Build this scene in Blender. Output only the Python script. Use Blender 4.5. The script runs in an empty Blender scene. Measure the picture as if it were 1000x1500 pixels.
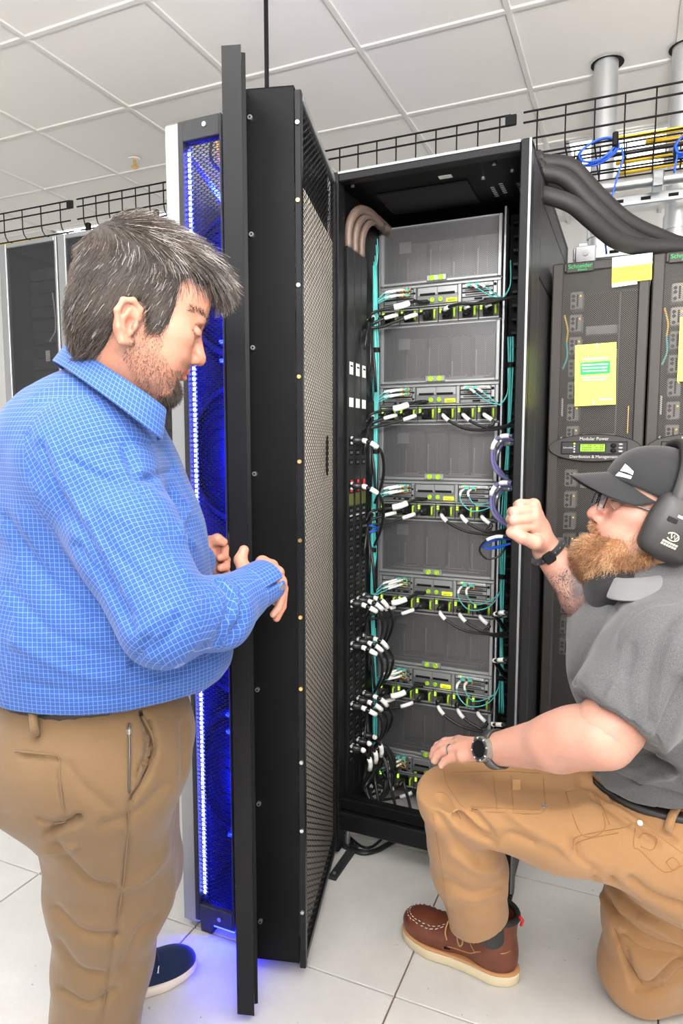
import bpy, math, random
import numpy as np
from mathutils import Vector, Matrix

random.seed(7); rng = np.random.default_rng(7)
SC = bpy.context.scene
COL = SC.collection

# ------------------------------------------------------------------ camera
CAM_H = 1.386
FPX = 975.0
YAW = math.radians(23.5); PIT = math.atan(96.0 / FPX)
CF = np.array([-math.sin(YAW) * math.cos(PIT), math.cos(YAW) * math.cos(PIT), -math.sin(PIT)])
CR = np.array([math.cos(YAW), math.sin(YAW), 0.0])
CU = np.cross(CR, CF)
CO = np.array([0.0, 0.0, CAM_H])
cam = bpy.data.cameras.new('camera'); cam_o = bpy.data.objects.new('camera', cam); COL.objects.link(cam_o)
cam_o.matrix_world = Matrix(((CR[0], CU[0], -CF[0], 0), (CR[1], CU[1], -CF[1], 0), (CR[2], CU[2], -CF[2], CAM_H), (0, 0, 0, 1)))
cam.sensor_fit = 'VERTICAL'; cam.sensor_height = 36.0; cam.lens = 36.0 * FPX / 1500.0
cam.clip_start = 0.05
SC.camera = cam_o

# ------------------------------------------------------------------ world and exposure
w = bpy.data.worlds.new('world'); SC.world = w; w.use_nodes = True
w.node_tree.nodes['Background'].inputs[0].default_value = (0.9, 0.95, 1, 1)
w.node_tree.nodes['Background'].inputs[1].default_value = 0.05
SC.view_settings.view_transform = 'Standard'; SC.view_settings.look = 'None'
SC.view_settings.gamma = 1.0; SC.view_settings.use_curve_mapping = False
SC.view_settings.exposure = 0.95

def area(name, loc, target, size, power, color=(1, 0.985, 0.96), spread=math.pi):
    l = bpy.data.lights.new(name, 'AREA'); l.shape = 'RECTANGLE'; l.size, l.size_y = size
    l.energy = power; l.color = color; l.spread = spread
    o = bpy.data.objects.new(name, l); COL.objects.link(o); o.location = loc
    d = Vector(target) - Vector(loc); o.rotation_euler = d.to_track_quat('-Z', 'Y').to_euler()
    return o
# photographer's softbox by the camera and lit troffers in the ceiling
area('softbox', (0.55, -0.55, 2.35), (-0.5, 1.9, 0.8), (1.2, 1.0), 9)
area('bounce_flash', (0.5, -0.7, 2.0), (0.35, 0.1, 3.04), (.6, .6), 82, (1, .965, .92))
TROFFERS = [(-2.5, 0.61), (-1.1, 0.0), (0.3, 0.0), (1.4, 0.61), (-2.5, -1.5), (-0.6, -1.5), (1.0, -1.5)]
for tx, ty in TROFFERS:
    area('troffer_lamp', (tx, ty, 3.0), (tx, ty, 0), (1.15, 0.55), 10)

# ------------------------------------------------------------------ helpers
def at(x, y, Y):
    r = CF + CR * (x - 500) / FPX - CU * (y - 750) / FPX
    return CO + r * (Y / r[1])
def atX(x, y, X):
    r = CF + CR * (x - 500) / FPX - CU * (y - 750) / FPX
    return CO + r * (X / r[0])
def atD(x, y, D):
    return CO + (CF + CR * (x - 500) / FPX - CU * (y - 750) / FPX) * D
def atZ(x, y, z=0.0):
    r = CF + CR * (x - 500) / FPX - CU * (y - 750) / FPX
    return CO + r * ((z - CAM_H) / r[2])
def proj(p):
    d = np.asarray(p) - CO; z = d @ CF
    return 500 + FPX * (d @ CR) / z, 750 - FPX * (d @ CU) / z

class MB:
    def __init__(s): s.v = []; s.f = []; s.m = []; s.mats = []; s.sm = []
    def mi(s, mat):
        if mat not in s.mats: s.mats.append(mat)
        return s.mats.index(mat)
    def add(s, v, f, mat=None, smooth=False):
        b = len(s.v); s.v.extend([tuple(map(float, p)) for p in v]); i = s.mi(mat)
        for q in f: s.f.append(tuple(b + k for k in q)); s.m.append(i); s.sm.append(smooth)
        return s
    def box(s, lo, hi, mat=None, c=0.0, R=None, o=None):
        lo = np.minimum(lo, hi) * 1.0 if False else np.array([min(a, b) for a, b in zip(lo, hi)], float)
        hi = np.array([max(a, b) for a, b in zip(lo, hi)], float) if False else np.maximum(np.array(hi, float), lo)
        c = min(c, 0.45 * float((hi - lo).min()))
        V = []; F = []
        if c <= 0:
            V = [(x, y, z) for x in (lo[0], hi[0]) for y in (lo[1], hi[1]) for z in (lo[2], hi[2])]
            F = [(0, 1, 3, 2), (4, 6, 7, 5), (0, 4, 5, 1), (2, 3, 7, 6), (0, 2, 6, 4), (1, 5, 7, 3)]
        else:
            idx = {}
            for sx in (0, 1):
                for sy in (0, 1):
                    for sz in (0, 1):
                        P = [(lo, hi)[q][k] for k, q in enumerate((sx, sy, sz))]
                        for a in range(3):
                            p = list(P)
                            for k, q in enumerate((sx, sy, sz)):
                                if k != a: p[k] += c if q == 0 else -c
                            idx[(sx, sy, sz, a)] = len(V); V.append(p)
            for a in range(3):
                u, w_ = (a + 1) % 3, (a + 2) % 3
                for q in (0, 1):
                    loop = []
                    for (i, j) in ((0, 0), (1, 0), (1, 1), (0, 1)):
                        k = [0, 0, 0]; k[a] = q; k[u] = i; k[w_] = j
                        loop.append(idx[(*k, a)])
                    F.append(tuple(loop if q else loop[::-1]))
                for i in (0, 1):
                    for j in (0, 1):
                        k0 = [0, 0, 0]; k1 = [0, 0, 0]; k1[a] = 1
                        for k in (k0, k1): k[u] = i; k[w_] = j
                        q = (idx[(*k0, u)], idx[(*k1, u)], idx[(*k1, w_)], idx[(*k0, w_)])
                        F.append(q if (i == j) else q[::-1])
            for sx in (0, 1):
                for sy in (0, 1):
                    for sz in (0, 1):
                        t = (idx[(sx, sy, sz, 0)], idx[(sx, sy, sz, 1)], idx[(sx, sy, sz, 2)])
                        F.append(t if (sx + sy + sz) % 2 else t[::-1])
        V = np.array(V)
        if R is not None: V = V @ np.array(R).T
        if o is not None: V = V + np.array(o)
        return s.add(V, F, mat)
    def cyl(s, a, b, r, mat=None, n=12, r2=None, cap=True, smooth=True):
        a = np.array(a, float); b = np.array(b, float); d = b - a; d /= np.linalg.norm(d)
        u = np.cross(d, [0, 0, 1.0]) if abs(d[2]) < .9 else np.cross(d, [1.0, 0, 0]); u /= np.linalg.norm(u); v = np.cross(d, u)
        r2 = r if r2 is None else r2
        t = np.arange(n) * 2 * np.pi / n
        ring = np.cos(t)[:, None] * u + np.sin(t)[:, None] * v
        s.add(np.vstack([a + ring * r, b + ring * r2]), [(i, (i + 1) % n, n + (i + 1) % n, n + i) for i in range(n)], mat, smooth)
        if cap:
            s.add(a + ring * r, [tuple(range(n))[::-1]], mat); s.add(b + ring * r2, [tuple(range(n))], mat)
        return s
    def tube(s, pts, r, mat=None, n=8, closed=False):
        P = np.array(pts, float); N = len(P)
        R_ = np.broadcast_to(np.asarray(r, float), (N,))
        T = np.gradient(P, axis=0)
        if closed: T = (np.roll(P, -1, 0) - np.roll(P, 1, 0))
        T /= np.linalg.norm(T, axis=1)[:, None] + 1e-12
        u = np.cross(T[0], [0, 0, 1.0]) if abs(T[0][2]) < .9 else np.cross(T[0], [1.0, 0, 0])
        u /= np.linalg.norm(u); V = []
        t = np.arange(n) * 2 * np.pi / n
        for i in range(N):
            u = u - T[i] * (u @ T[i]); u /= np.linalg.norm(u); v = np.cross(T[i], u)
            V.append(P[i] + R_[i] * (np.cos(t)[:, None] * u + np.sin(t)[:, None] * v))
        V = np.vstack(V); F = []
        for i in range(N if closed else N - 1):
            j = (i + 1) % N
            for k in range(n): F.append((i * n + k, i * n + (k + 1) % n, j * n + (k + 1) % n, j * n + k))
        if not closed: F += [tuple(range(n))[::-1], tuple((N - 1) * n + k for k in range(n))]
        return s.add(V, F, mat, True)
    def prism(s, pts, d, mat=None):
        P = np.array(pts, float); d = np.array(d, float); n = len(P)
        return s.add(np.vstack([P, P + d]), [tuple(range(n))[::-1], tuple(range(n, 2 * n))] + [(i, (i + 1) % n, n + (i + 1) % n, n + i) for i in range(n)], mat)
    def ell(s, c, r, mat=None, n=12, m=8, R=None):
        V = [(0, 0, -1)]
        for i in range(1, m):
            a = -math.pi / 2 + math.pi * i / m
            V += [(math.cos(a) * math.cos(2 * math.pi * k / n), math.cos(a) * math.sin(2 * math.pi * k / n), math.sin(a)) for k in range(n)]
        V += [(0, 0, 1)]; F = []
        for k in range(n): F.append((0, 1 + (k + 1) % n, 1 + k))
        for i in range(m - 2):
            for k in range(n): F.append((1 + i * n + k, 1 + i * n + (k + 1) % n, 1 + (i + 1) * n + (k + 1) % n, 1 + (i + 1) * n + k))
        for k in range(n): F.append((1 + (m - 2) * n + k, 1 + (m - 2) * n + (k + 1) % n, 1 + (m - 1) * n))
        V = np.array(V) * np.array(r)
        if R is not None: V = V @ np.array(R).T
        return s.add(V + np.array(c), F, mat, True)
    def mesh(s, name):
        me = bpy.data.meshes.new(name); me.from_pydata(s.v, [], s.f)
        for m in s.mats: me.materials.append(m)
        me.polygons.foreach_set('material_index', s.m); me.polygons.foreach_set('use_smooth', s.sm)
        me.update(); return me
    def obj(s, name, parent=None, at0=False, **props):
        o = bpy.data.objects.new(name, s.mesh(name)); COL.objects.link(o)
        if parent is not None: o.parent = parent
        if at0: o.location = -Vector(parent.location)
        return put(o, **props)
def put(o, label=None, cat=None, group=None, kind=None):
    if label: o['label'] = label
    if cat: o['category'] = cat
    if group: o['group'] = group
    if kind: o['kind'] = kind
    return o
def empty(name, loc=(0, 0, 0), label=None, cat=None, group=None, rz=0.0, parent=None):
    o = bpy.data.objects.new(name, None); COL.objects.link(o); o.location = loc; o.rotation_euler = (0, 0, rz)
    o.empty_display_size = 0.05
    if parent is not None: o.parent = parent
    return put(o, label, cat, group)
def link_copy(o, parent=None, loc=None, **props):
    c = o.copy(); COL.objects.link(c); c.parent = parent
    if loc is not None: c.location = loc
    for k in ('label', 'category', 'group'):
        if k in c and k in [{'cat': 'category'}.get(q, q) for q in props]: del c[k]
    put(c, **props)
    for ch in list(o.children): link_copy(ch, c)
    return c
def bez(pts, n=24):
    """smooth Catmull-Rom curve through points"""
    P = np.array(pts, float); P = np.vstack([2 * P[0] - P[1], P, 2 * P[-1] - P[-2]]); out = []
    segs = len(P) - 3; per = max(2, n // segs)
    for i in range(segs):
        p0, p1, p2, p3 = P[i:i + 4]
        for t in np.linspace(0, 1, per, endpoint=False):
            out.append(.5 * ((2 * p1) + (-p0 + p2) * t + (2 * p0 - 5 * p1 + 4 * p2 - p3) * t * t + (-p0 + 3 * p1 - 3 * p2 + p3) * t ** 3))
    out.append(P[-2]); return np.array(out)

# ------------------------------------------------------------------ materials
class NT:
    def __init__(s, name):
        s.m = bpy.data.materials.new(name); s.m.use_nodes = True; s.t = s.m.node_tree; s.n = s.t.nodes
        s.b = s.n['Principled BSDF']; s.out = s.n['Material Output']
    def node(s, typ, **kw):
        n = s.n.new(typ)
        for k, v in kw.items():
            if k == 'ins':
                for a, b in v.items():
                    if hasattr(b, 'is_linked') or isinstance(b, bpy.types.NodeSocket): s.t.links.new(b, n.inputs[a])
                    else: n.inputs[a].default_value = b
            else: setattr(n, k, v)
        return n
    def link(s, a, b): s.t.links.new(a, b)
    def math(s, op, a, b=None, c=None, clamp=False):
        n = s.n.new('ShaderNodeMath'); n.operation = op; n.use_clamp = clamp
        for i, q in enumerate((a, b, c)):
            if q is None: continue
            if isinstance(q, bpy.types.NodeSocket): s.t.links.new(q, n.inputs[i])
            else: n.inputs[i].default_value = q
        return n.outputs[0]
    def mix(s, fac, a, b):
        n = s.n.new('ShaderNodeMix'); n.data_type = 'RGBA'
        for i, q in ((0, fac), (6, a), (7, b)):
            if isinstance(q, bpy.types.NodeSocket): s.t.links.new(q, n.inputs[i])
            else: n.inputs[i].default_value = q if i == 0 else (*q, 1) if len(q) == 3 else q
        return n.outputs[2]
    def coord(s, which='Object'): return s.n.new('ShaderNodeTexCoord').outputs[which]
    def noise(s, scale, vec=None, detail=4, rough=.5, out='Fac'):
        n = s.n.new('ShaderNodeTexNoise'); n.inputs['Scale'].default_value = scale; n.inputs['Detail'].default_value = detail; n.inputs['Roughness'].default_value = rough
        s.t.links.new(vec if vec is not None else s.coord(), n.inputs['Vector']); return n.outputs[out]
    def ramp(s, fac, stops):
        n = s.n.new('ShaderNodeValToRGB'); s.t.links.new(fac, n.inputs[0]); e = n.color_ramp.elements
        while len(e) < len(stops): e.new(.5)
        for q, (p, c) in zip(e, stops): q.position = p; q.color = (*c, 1) if len(c) == 3 else c
        return n.outputs[0]
    def bump(s, h, strength=.3, dist=.002):
        n = s.n.new('ShaderNodeBump'); n.inputs['Strength'].default_value = strength; n.inputs['Distance'].default_value = dist
        s.t.links.new(h, n.inputs['Height']); s.t.links.new(n.outputs[0], s.b.inputs['Normal']); return n.outputs[0]
    def set(s, **kw):
        for k, v in kw.items():
            i = s.b.inputs[{'color': 'Base Color', 'rough': 'Roughness', 'metal': 'Metallic', 'spec': 'Specular IOR Level', 'emit': 'Emission Color', 'estr': 'Emission Strength', 'alpha': 'Alpha', 'trans': 'Transmission Weight', 'sheen': 'Sheen Weight', 'coat': 'Coat Weight', 'sss': 'Subsurface Weight', 'srad': 'Subsurface Radius', 'sscale': 'Subsurface Scale', 'ior': 'IOR'}[k]]
            if isinstance(v, bpy.types.NodeSocket): s.t.links.new(v, i)
            else: i.default_value = (*v, 1) if isinstance(v, tuple) and len(v) == 3 and i.type == 'RGBA' else v
        return s
def plain(name, color, rough=.5, metal=0.0, grain=0.0, gscale=400, var=.0, **kw):
    t = NT(name)
    if var:
        f = t.noise(6, detail=5)
        col = t.mix(f, tuple(c * (1 - var) for c in color), tuple(min(1, c * (1 + var)) for c in color)); t.set(color=col)
    else: t.set(color=color)
    t.set(rough=rough, metal=metal, **kw)
    if grain: t.bump(t.noise(gscale, detail=2), grain, .0006)
    return t.m
def emit(name, color, strength):
    t = NT(name); t.set(color=(0, 0, 0), emit=color, estr=strength); return t.m
def perforated(name, color, px, pz, fill, axis='xz', rough=.4, metal=.6, shape='circ'):
    """sheet with staggered punched holes (really see-through)"""
    t = NT(name); c = t.node('ShaderNodeSeparateXYZ', ins={0: t.coord()})
    a = t.math('DIVIDE', c.outputs['XYZ'.index(axis[0].upper())], px); b = t.math('DIVIDE', c.outputs['XYZ'.index(axis[1].upper())], pz)
    def cell(o):
        u = t.math('SUBTRACT', t.math('FRACT', t.math('ADD', a, o)), .5); v = t.math('SUBTRACT', t.math('FRACT', t.math('ADD', b, o)), .5)
        if shape == 'circ':
            v = t.math('MULTIPLY', v, pz / px)
            return t.math('SQRT', t.math('ADD', t.math('MULTIPLY', u, u), t.math('MULTIPLY', v, v)))
        return t.math('ADD', t.math('ABSOLUTE', u), t.math('ABSOLUTE', v))
    d = t.math('MINIMUM', cell(0.0), cell(0.5))
    t.set(color=color, rough=rough, metal=metal, alpha=t.math('GREATER_THAN', d, fill)); return t.m

M = {}
M['black'] = plain('black_powder_coat', (.006, .006, .0065), .42, .0, .25, 900, .15, spec=.10)
M['black_semi'] = plain('black_satin_metal', (.009, .009, .0105), .33, .0, .1, 900, spec=.18)
M['jet'] = plain('deep_black', (.004, .004, .0045), .6, spec=.2)
M['rubber'] = plain('black_rubber', (.012, .012, .013), .38)
M['rubber_matt'] = plain('matt_black_rubber', (.018, .017, .017), .62, grain=.2, gscale=200)
M['darkgrey'] = plain('charcoal_powder_coat', (.028, .028, .031), .45, 0, .2, 800, spec=.25)
M['pdugrey'] = plain('warm_charcoal_plastic', (.040, .036, .034), .5, 0, .2, 700, spec=.3)
M['steel'] = plain('brushed_steel', (.55, .56, .57), .34, .9)
M['post_steel'] = plain('satin_steel_post', (.34, .345, .35), .5, .6)
M['galv'] = plain('galvanised_steel', (.62, .64, .66), .38, .85, var=.12)
M['zinc'] = plain('zinc_grey', (.42, .45, .47), .36, .8)
M['frame_grey'] = plain('silver_grey_frame', (.3, .31, .32), .4, .6)
M['white'] = plain('white_plastic', (.85, .85, .83), .45)
M['label'] = plain('white_paper_label', (.9, .89, .86), .7)
M['beige_fin'] = plain('beige_fin', (.86, .78, .70), .5, .0)
M['aqua'] = plain('aqua_fibre_jacket', (.09, .52, .50), .4)
M['blue_cable'] = plain('blue_cable_jacket', (.01, .09, .62), .4)
M['yellow_cable'] = plain('yellow_fibre_jacket', (.86, .55, .02), .45)
M['orange'] = plain('amber_plastic', (.75, .38, .06), .4)
M['lime'] = plain('lime_green_plastic', (.42, .72, .02), .35)
M['gold'] = plain('brass', (.8, .55, .2), .3, .9)
M['red'] = plain('red_plastic', (.6, .01, .015), .4)
M['brown_hose'] = plain('brown_braided_sleeve', (.17, .12, .095), .5, .2, .6, 500)
M['lcd'] = emit('green_lcd', (.30, .70, .01), 1.0)
M['lcd_dark'] = plain('lcd_segment', (.05, .16, .0), .5)
M['lcd_yel'] = emit('yellow_lcd', (.75, .85, .02), 1.1)
M['led_green'] = emit('green_led', (.35, .9, .02), 1.6)
M['led_amber'] = emit('amber_led', (1, .6, .02), 1.3)
M['led_blue'] = emit('blue_led_strip', (.22, .25, 1.0), 20.0)
M['led_blue2'] = emit('blue_led_glow', (.02, .03, 1.0), 9.0)
M['lamp'] = emit('lit_diffuser', (1, 1, 1), 3.0)
M['green_ink'] = plain('green_ink', (.0, .42, .10), .6)
M['white_ink'] = plain('white_ink', (.88, .88, .88), .6)
M['grey_ink'] = plain('grey_ink', (.5, .5, .5), .6)
M['poster'] = plain('lime_yellow_paper', (.80, .90, .12), .6)
M['yellow_paper'] = plain('yellow_paper', (.95, .72, .05), .6)

t = NT('ceiling_tile'); f = t.noise(160, detail=3); t.set(color=t.mix(f, (.84, .82, .785), (.90, .88, .85)), rough=.9); t.bump(f, .12, .001); M['ctile'] = t.m
M['cgrid'] = plain('ceiling_grid', (.76, .745, .715), .6)
M['wall'] = plain('white_wall_paint', (.86, .86, .85), .8, grain=.1, gscale=300)
t = NT('floor_tile'); v = t.coord()
oi = t.node('ShaderNodeObjectInfo'); sh = t.node('ShaderNodeVectorMath', operation='ADD', ins={0: v}); s2 = t.node('ShaderNodeVectorMath', operation='SCALE', ins={0: oi.outputs['Location'], 'Scale': 3.7}); t.link(s2.outputs[0], sh.inputs[1]); vv = sh.outputs[0]
f1 = t.noise(5, vv, 6, .65); f2 = t.noise(90, vv, 4, .7)
c = t.mix(t.ramp(f1, [(.3, (0, 0, 0)), (.7, (1, 1, 1))]), (.52, .505, .485), (.61, .598, .58))
c = t.mix(t.ramp(f2, [(.45, (0, 0, 0)), (.75, (1, 1, 1))]), c, (.55, .535, .51))
sp = t.noise(45, vv, 2, .5); c = t.mix(t.ramp(sp, [(.74, (0, 0, 0)), (.76, (1, 1, 1))]), c, (.33, .30, .27))
t.set(color=c, rough=t.math('MULTIPLY_ADD', f1, .25, .25), spec=.45); t.bump(f2, .06, .0008); M['ftile'] = t.m
M['fjoint'] = plain('floor_tile_edge', (.20, .12, .085), .7)

# ------------------------------------------------------------------ room
RX0, RX1, RY0, RY1, RH = -5.2, 2.6, -2.6, 5.4, 3.04
fl = MB().box((RX0, RY0, -.08), (RX1, RY1, -.006), M['fjoint']).obj('floor', kind='structure')
TS = .61; GX, GY = -.4985, 1.482
tm = MB().box((-.3027, -.3027, -.02), (.3027, .3027, 0), M['ftile'], .0012).mesh('tile')
tx = GX + TS / 2 - TS * 8
while tx < RX1 + .3:
    ty = GY + TS / 2 - TS * 7
    while ty < RY1 + .3:
        if RX0 + .1 < tx < RX1 - .1 and RY0 + .1 < ty < RY1 - .1:
            o = bpy.data.objects.new('tile', tm); COL.objects.link(o); o.parent = fl; o.location = (tx, ty, 0)
        ty += TS
    tx += TS
ce = MB().box((RX0, RY0, RH + .02), (RX1, RY1, RH + .1), M['wall']).obj('ceiling', kind='structure')
cm = MB().box((-.302, -.302, 0.0), (.302, .302, .014), M['ctile'], .004).mesh('ceiling_panel')
CXS = []; CYS = []
x = GX - TS * 8
while x < RX1: CXS.append(x); x += TS
y = 2.74 - TS * 9
while y < RY1: CYS.append(y); y += TS
LITV = [(-.1, 4.27), (.5, 4.27), (-3.85, 4.27), (-3.25, 4.27), (-2.63, 4.27)]
for x in CXS:
    for y in CYS:
        px, py = x + TS / 2, y + TS / 2
        if not (RX0 + .1 < px < RX1 - .1 and RY0 + .1 < py < RY1 - .1): continue
        if any(abs(px - a) < .32 and abs(py - b) < .32 for a, b in LITV): continue
        o = bpy.data.objects.new('ceiling_panel', cm); COL.objects.link(o); o.parent = ce; o.location = (px, py, RH + .002)
for x in CXS: MB().box((x - .012, RY0, RH - .006), (x + .012, RY1, RH + .01), M['cgrid'], .002).obj('grid_bar', ce)
for y in CYS: MB().box((RX0, y - .012, RH - .0055), (RX1, y + .012, RH + .01), M['cgrid'], .002).obj('grid_bar', ce)
for nm, lo, hi in (('wall_left', (RX0 - .1, RY0, 0), (RX0, RY1, RH + .1)), ('wall_right', (RX1, RY0, 0), (RX1 + .1, RY1, RH + .1)),
                   ('wall_back', (RX0, RY1, 0), (RX1, RY1 + .1, RH + .1)), ('wall_front', (RX0, RY0 - .1, 0), (RX1, RY0, RH + .1))):
    MB().box(lo, hi, M['wall']).obj(nm, kind='structure')
n = 0
LN = ['lit ceiling light above the right tray, beside the vertical conduit', 'lit ceiling light at the far right, beyond the second conduit', 'farthest-left of the lit ceiling lights over the left tray', 'middle of the three lit ceiling lights over the left tray', 'lit ceiling light over the left tray, nearest the silver post']
for q_, (a, b) in enumerate(LITV):
    e = empty('ceiling_light', (a, b, RH), LN[q_], 'ceiling light', 'lit ceiling lights beyond the trays')
    MB().box((-.29, -.29, -.004), (.29, .29, .006), M['lamp']).obj('diffuser', e)
    fr = MB()
    for s in (-1, 1):
        fr.box((s * .29 - .012, -.302, -.012), (s * .29 + .012, .302, .012), M['white'], .002); fr.box((-.302, s * .29 - .012, -.012), (.302, s * .29 + .012, .012), M['white'], .002)
    fr.obj('frame', e)
for a, b in TROFFERS:
    e = empty('ceiling_light', (a, b, RH), 'rectangular troffer over the aisle, %s of the camera' % {(-2.5, .61): 'far left ahead', (-1.1, 0.0): 'left and level', (.3, 0.0): 'just right', (1.4, .61): 'far right ahead', (-2.5, -1.5): 'left and far behind', (-.6, -1.5): 'straight behind', (1.0, -1.5): 'right and far behind'}[(a, b)], 'ceiling light', 'aisle troffers')
    MB().box((-.59, -.29, -.018), (.59, .29, -.008), M['lamp'], .003).obj('diffuser', e)
# ------------------------------------------------------------------ grille with real staggered holes
def grille(mb, u0, u1, v0, v1, pu, pv, fill, P, mat, th=.0015):
    """staggered hexagon-hole lattice over u,v; P(u,v,d) -> world point"""
    nu = max(1, int((u1 - u0) / pu)); nv = max(1, int((v1 - v0) / (pv)))
    pu = (u1 - u0) / nu; pv = (v1 - v0) / nv
    C = []
    for j in range(2 * nv + 1):
        for i in range(nu + 1):
            cu = u0 + i * pu + (pu / 2 if j % 2 else 0); cv = v0 + j * pv / 2
            if u0 + pu * .4 < cu < u1 - pu * .4 and v0 + pv * .45 < cv < v1 - pv * .45: C.append((cu, cv))
    C = np.array(C)
    hexo = np.array([(.5, -1 / 6.), (.5, 1 / 6.), (0, 1 / 3.), (-.5, 1 / 6.), (-.5, -1 / 6.), (0, -1 / 3.)]) * np.array([pu, pv])
    hexo[:, 1] *= 1.0
    V = []; F = []
    b = 0
    for c in C:
        o = c + hexo; i_ = c + hexo * fill
        V += [P(x, y, 0) for x, y in o] + [P(x, y, 0) for x, y in i_] + [P(x, y, th) for x, y in i_]
        for k in range(6):
            l = (k + 1) % 6
            F.append((b + k, b + l, b + 6 + l, b + 6 + k)); F.append((b + 6 + k, b + 6 + l, b + 12 + l, b + 12 + k))
        b += 18
    mb.add(V, F, mat)

def pw(mb, name, e, **kw):
    o = mb.obj(name, e, **kw); o.location = -Vector(e.location); return o

# ------------------------------------------------------------------ main server cabinet
cab = empty('server_cabinet', (-.585, 2.5, 0), 'tall open black server cabinet holding six stacked servers', 'server cabinet')
X0, X1, Y0, Y1, ZT = -.89, -.283, 1.96, 3.06, 2.225
pw(MB().box((X0, Y0 + .03, .05), (X0 + .016, Y1, ZT - .02), M['black'], .002), 'side_panel', cab)
rp = MB().box((X1 - .014, Y0 + .215, .05), (X1, Y1, 1.9), M['darkgrey'], .003)
rp.box((X1 - .014, Y0 + .215, 1.906), (X1, Y1, ZT - .09), M['darkgrey'], .003)
pw(rp, 'side_panel', cab)
pw(MB().box((X1 - .014, Y0 + .03, .05), (X1, Y0 + .209, ZT - .02), M['darkgrey'], .003), 'side_panel', cab)
pw(MB().box((X1 - .014, Y0 + .215, ZT - .088), (X1, Y1, ZT - .02), M['darkgrey'], .003), 'side_panel', cab)
tp = MB().box((X0, Y0, ZT - .02), (X1, Y1, ZT), M['black'], .002)
tpo = pw(tp, 'top_panel', cab)
for x0, x1 in ((-.80, -.50),):
    pw(MB().box((x0, Y0 + .16, ZT - .026), (x1, Y0 + .36, ZT - .02), M['black_semi'], .002), 'cover_plate', cab)
pw(MB().box((-.575, Y0 + .10, ZT - .0215), (-.535, Y0 + .122, ZT - .0203), M['label']), 'sticker', cab, label='small white sticker under the cabinet roof')
# specks of light through roof slots, imitated by small bright steel bars
sl = MB()
for gx, gy in ((-.80, .29), (-.77, .29), (-.44, .27), (-.41, .25), (-.36, .27)):
    for k in range(6): sl.box((gx - .006, Y0 + gy - .02 + k * .016, ZT - .0215), (gx + .006, Y0 + gy - .015 + k * .016, ZT - .0202), M['steel'])
pw(sl, 'roof_light_specks', cab, kind='stuff')
sc = MB()
for x, y in ((-.84, .06), (-.40, .07), (-.36, .14), (-.45, .16)): sc.cyl((x, Y0 + y, ZT - .026), (x, Y0 + y, ZT - .02), .006, M['steel'], 10)
pw(sc, 'roof_screws', cab, kind='stuff')
for x in (X0, X1 - .03):
    p = pw(MB().box((x, Y0 - .008, .015), (x + .03, Y0 + .045, ZT - .001), M['black_semi'], .003), 'front_post', cab)
    MB().box((x + (.0 if x == X0 else .024), Y0 - .011, .03), (x + (.006 if x == X0 else .03), Y0 - .008, ZT - .002), M['frame_grey']).obj('edge_highlight', p)  # lighter grey lip paints in the highlight along the black post's edge
lb = pw(MB().box((X0 + .03, Y0 - .006, ZT - .03), (X1 - .03, Y0 + .03, ZT - .001), M['black_semi'], .003), 'lintel_beam', cab)
MB().box((X0 + .03, Y0 - .009, ZT - .008), (X1 - .03, Y0 - .006, ZT - .001), M['frame_grey']).obj('edge_highlight', lb)  # same painted highlight along the lintel
pw(MB().box((X0 + .02, Y0 + .0, .093), (X1 - .02, Y0 + .05, .155), M['black_semi'], .004).box((X0 + .02, Y0 + .012, .16), (X1 - .02, Y0 + .05, .20), M['black'], .004), 'base_beam', cab)
for sx in (X0 + .02, X1 - .05):
    for yy in (Y0 + .06, Y1 - .08):
        pw(MB().cyl((sx + .015, yy, 0), (sx + .015, yy, .014), .022, M['rubber']).cyl((sx + .015, yy, .014), (sx + .015, yy, .06), .009, M['steel']), 'levelling_foot', cab)
pw(MB().box((X0, Y1 - .02, .05), (X1, Y1, ZT - .02), M['jet'], .002), 'back_panel', cab)
# inner mounting rails and dark cable-manager plates
for x in (-.8725, -.424):
    r = MB().box((x, 2.352, .07), (x + .006, 2.40, 2.19), M['zinc'])
    pw(r, 'mounting_rail', cab)
rr = MB().box((-.318, 2.02, .3), (-.303, 2.05, 2.13), M['darkgrey'], .002)
for k in range(40): rr.box((-.3195, 2.028, .34 + k * .045), (-.3178, 2.042, .36 + k * .045), M['zinc'])
pw(rr, 'slotted_rail', cab)
cmg = MB().box((-.415, 2.42, .1), (-.305, 2.435, 2.18), M['jet'])
for k in range(44): cmg.box((-.40, 2.385, .16 + k * .046), (-.33, 2.42, .172 + k * .046), M['black_semi'], .002)
pw(cmg, 'cable_manager', cab)
pw(MB().box((X0 + .016, 2.36, .1), (-.875, 2.5, 2.18), M['jet']), 'filler_plate', cab)
# stabiliser plate on the floor in front of the left post
pw(MB().box((-.845, 1.83, .0), (-.815, 2.03, .012), M['darkgrey'], .003).cyl((-.83, 1.85, .012), (-.83, 1.85, .016), .005, M['steel']), 'stabiliser_plate', cab)
pw(MB().prism([(X1 - .03, Y0 - .004, 0), (X1 - .002, Y0 - .004, 0), (X1 - .002, Y0 - .004, .13), (X1 - .03, Y0 - .004, .13)], (0, .05, 0), M['black']), 'foot_bracket', cab)

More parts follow.
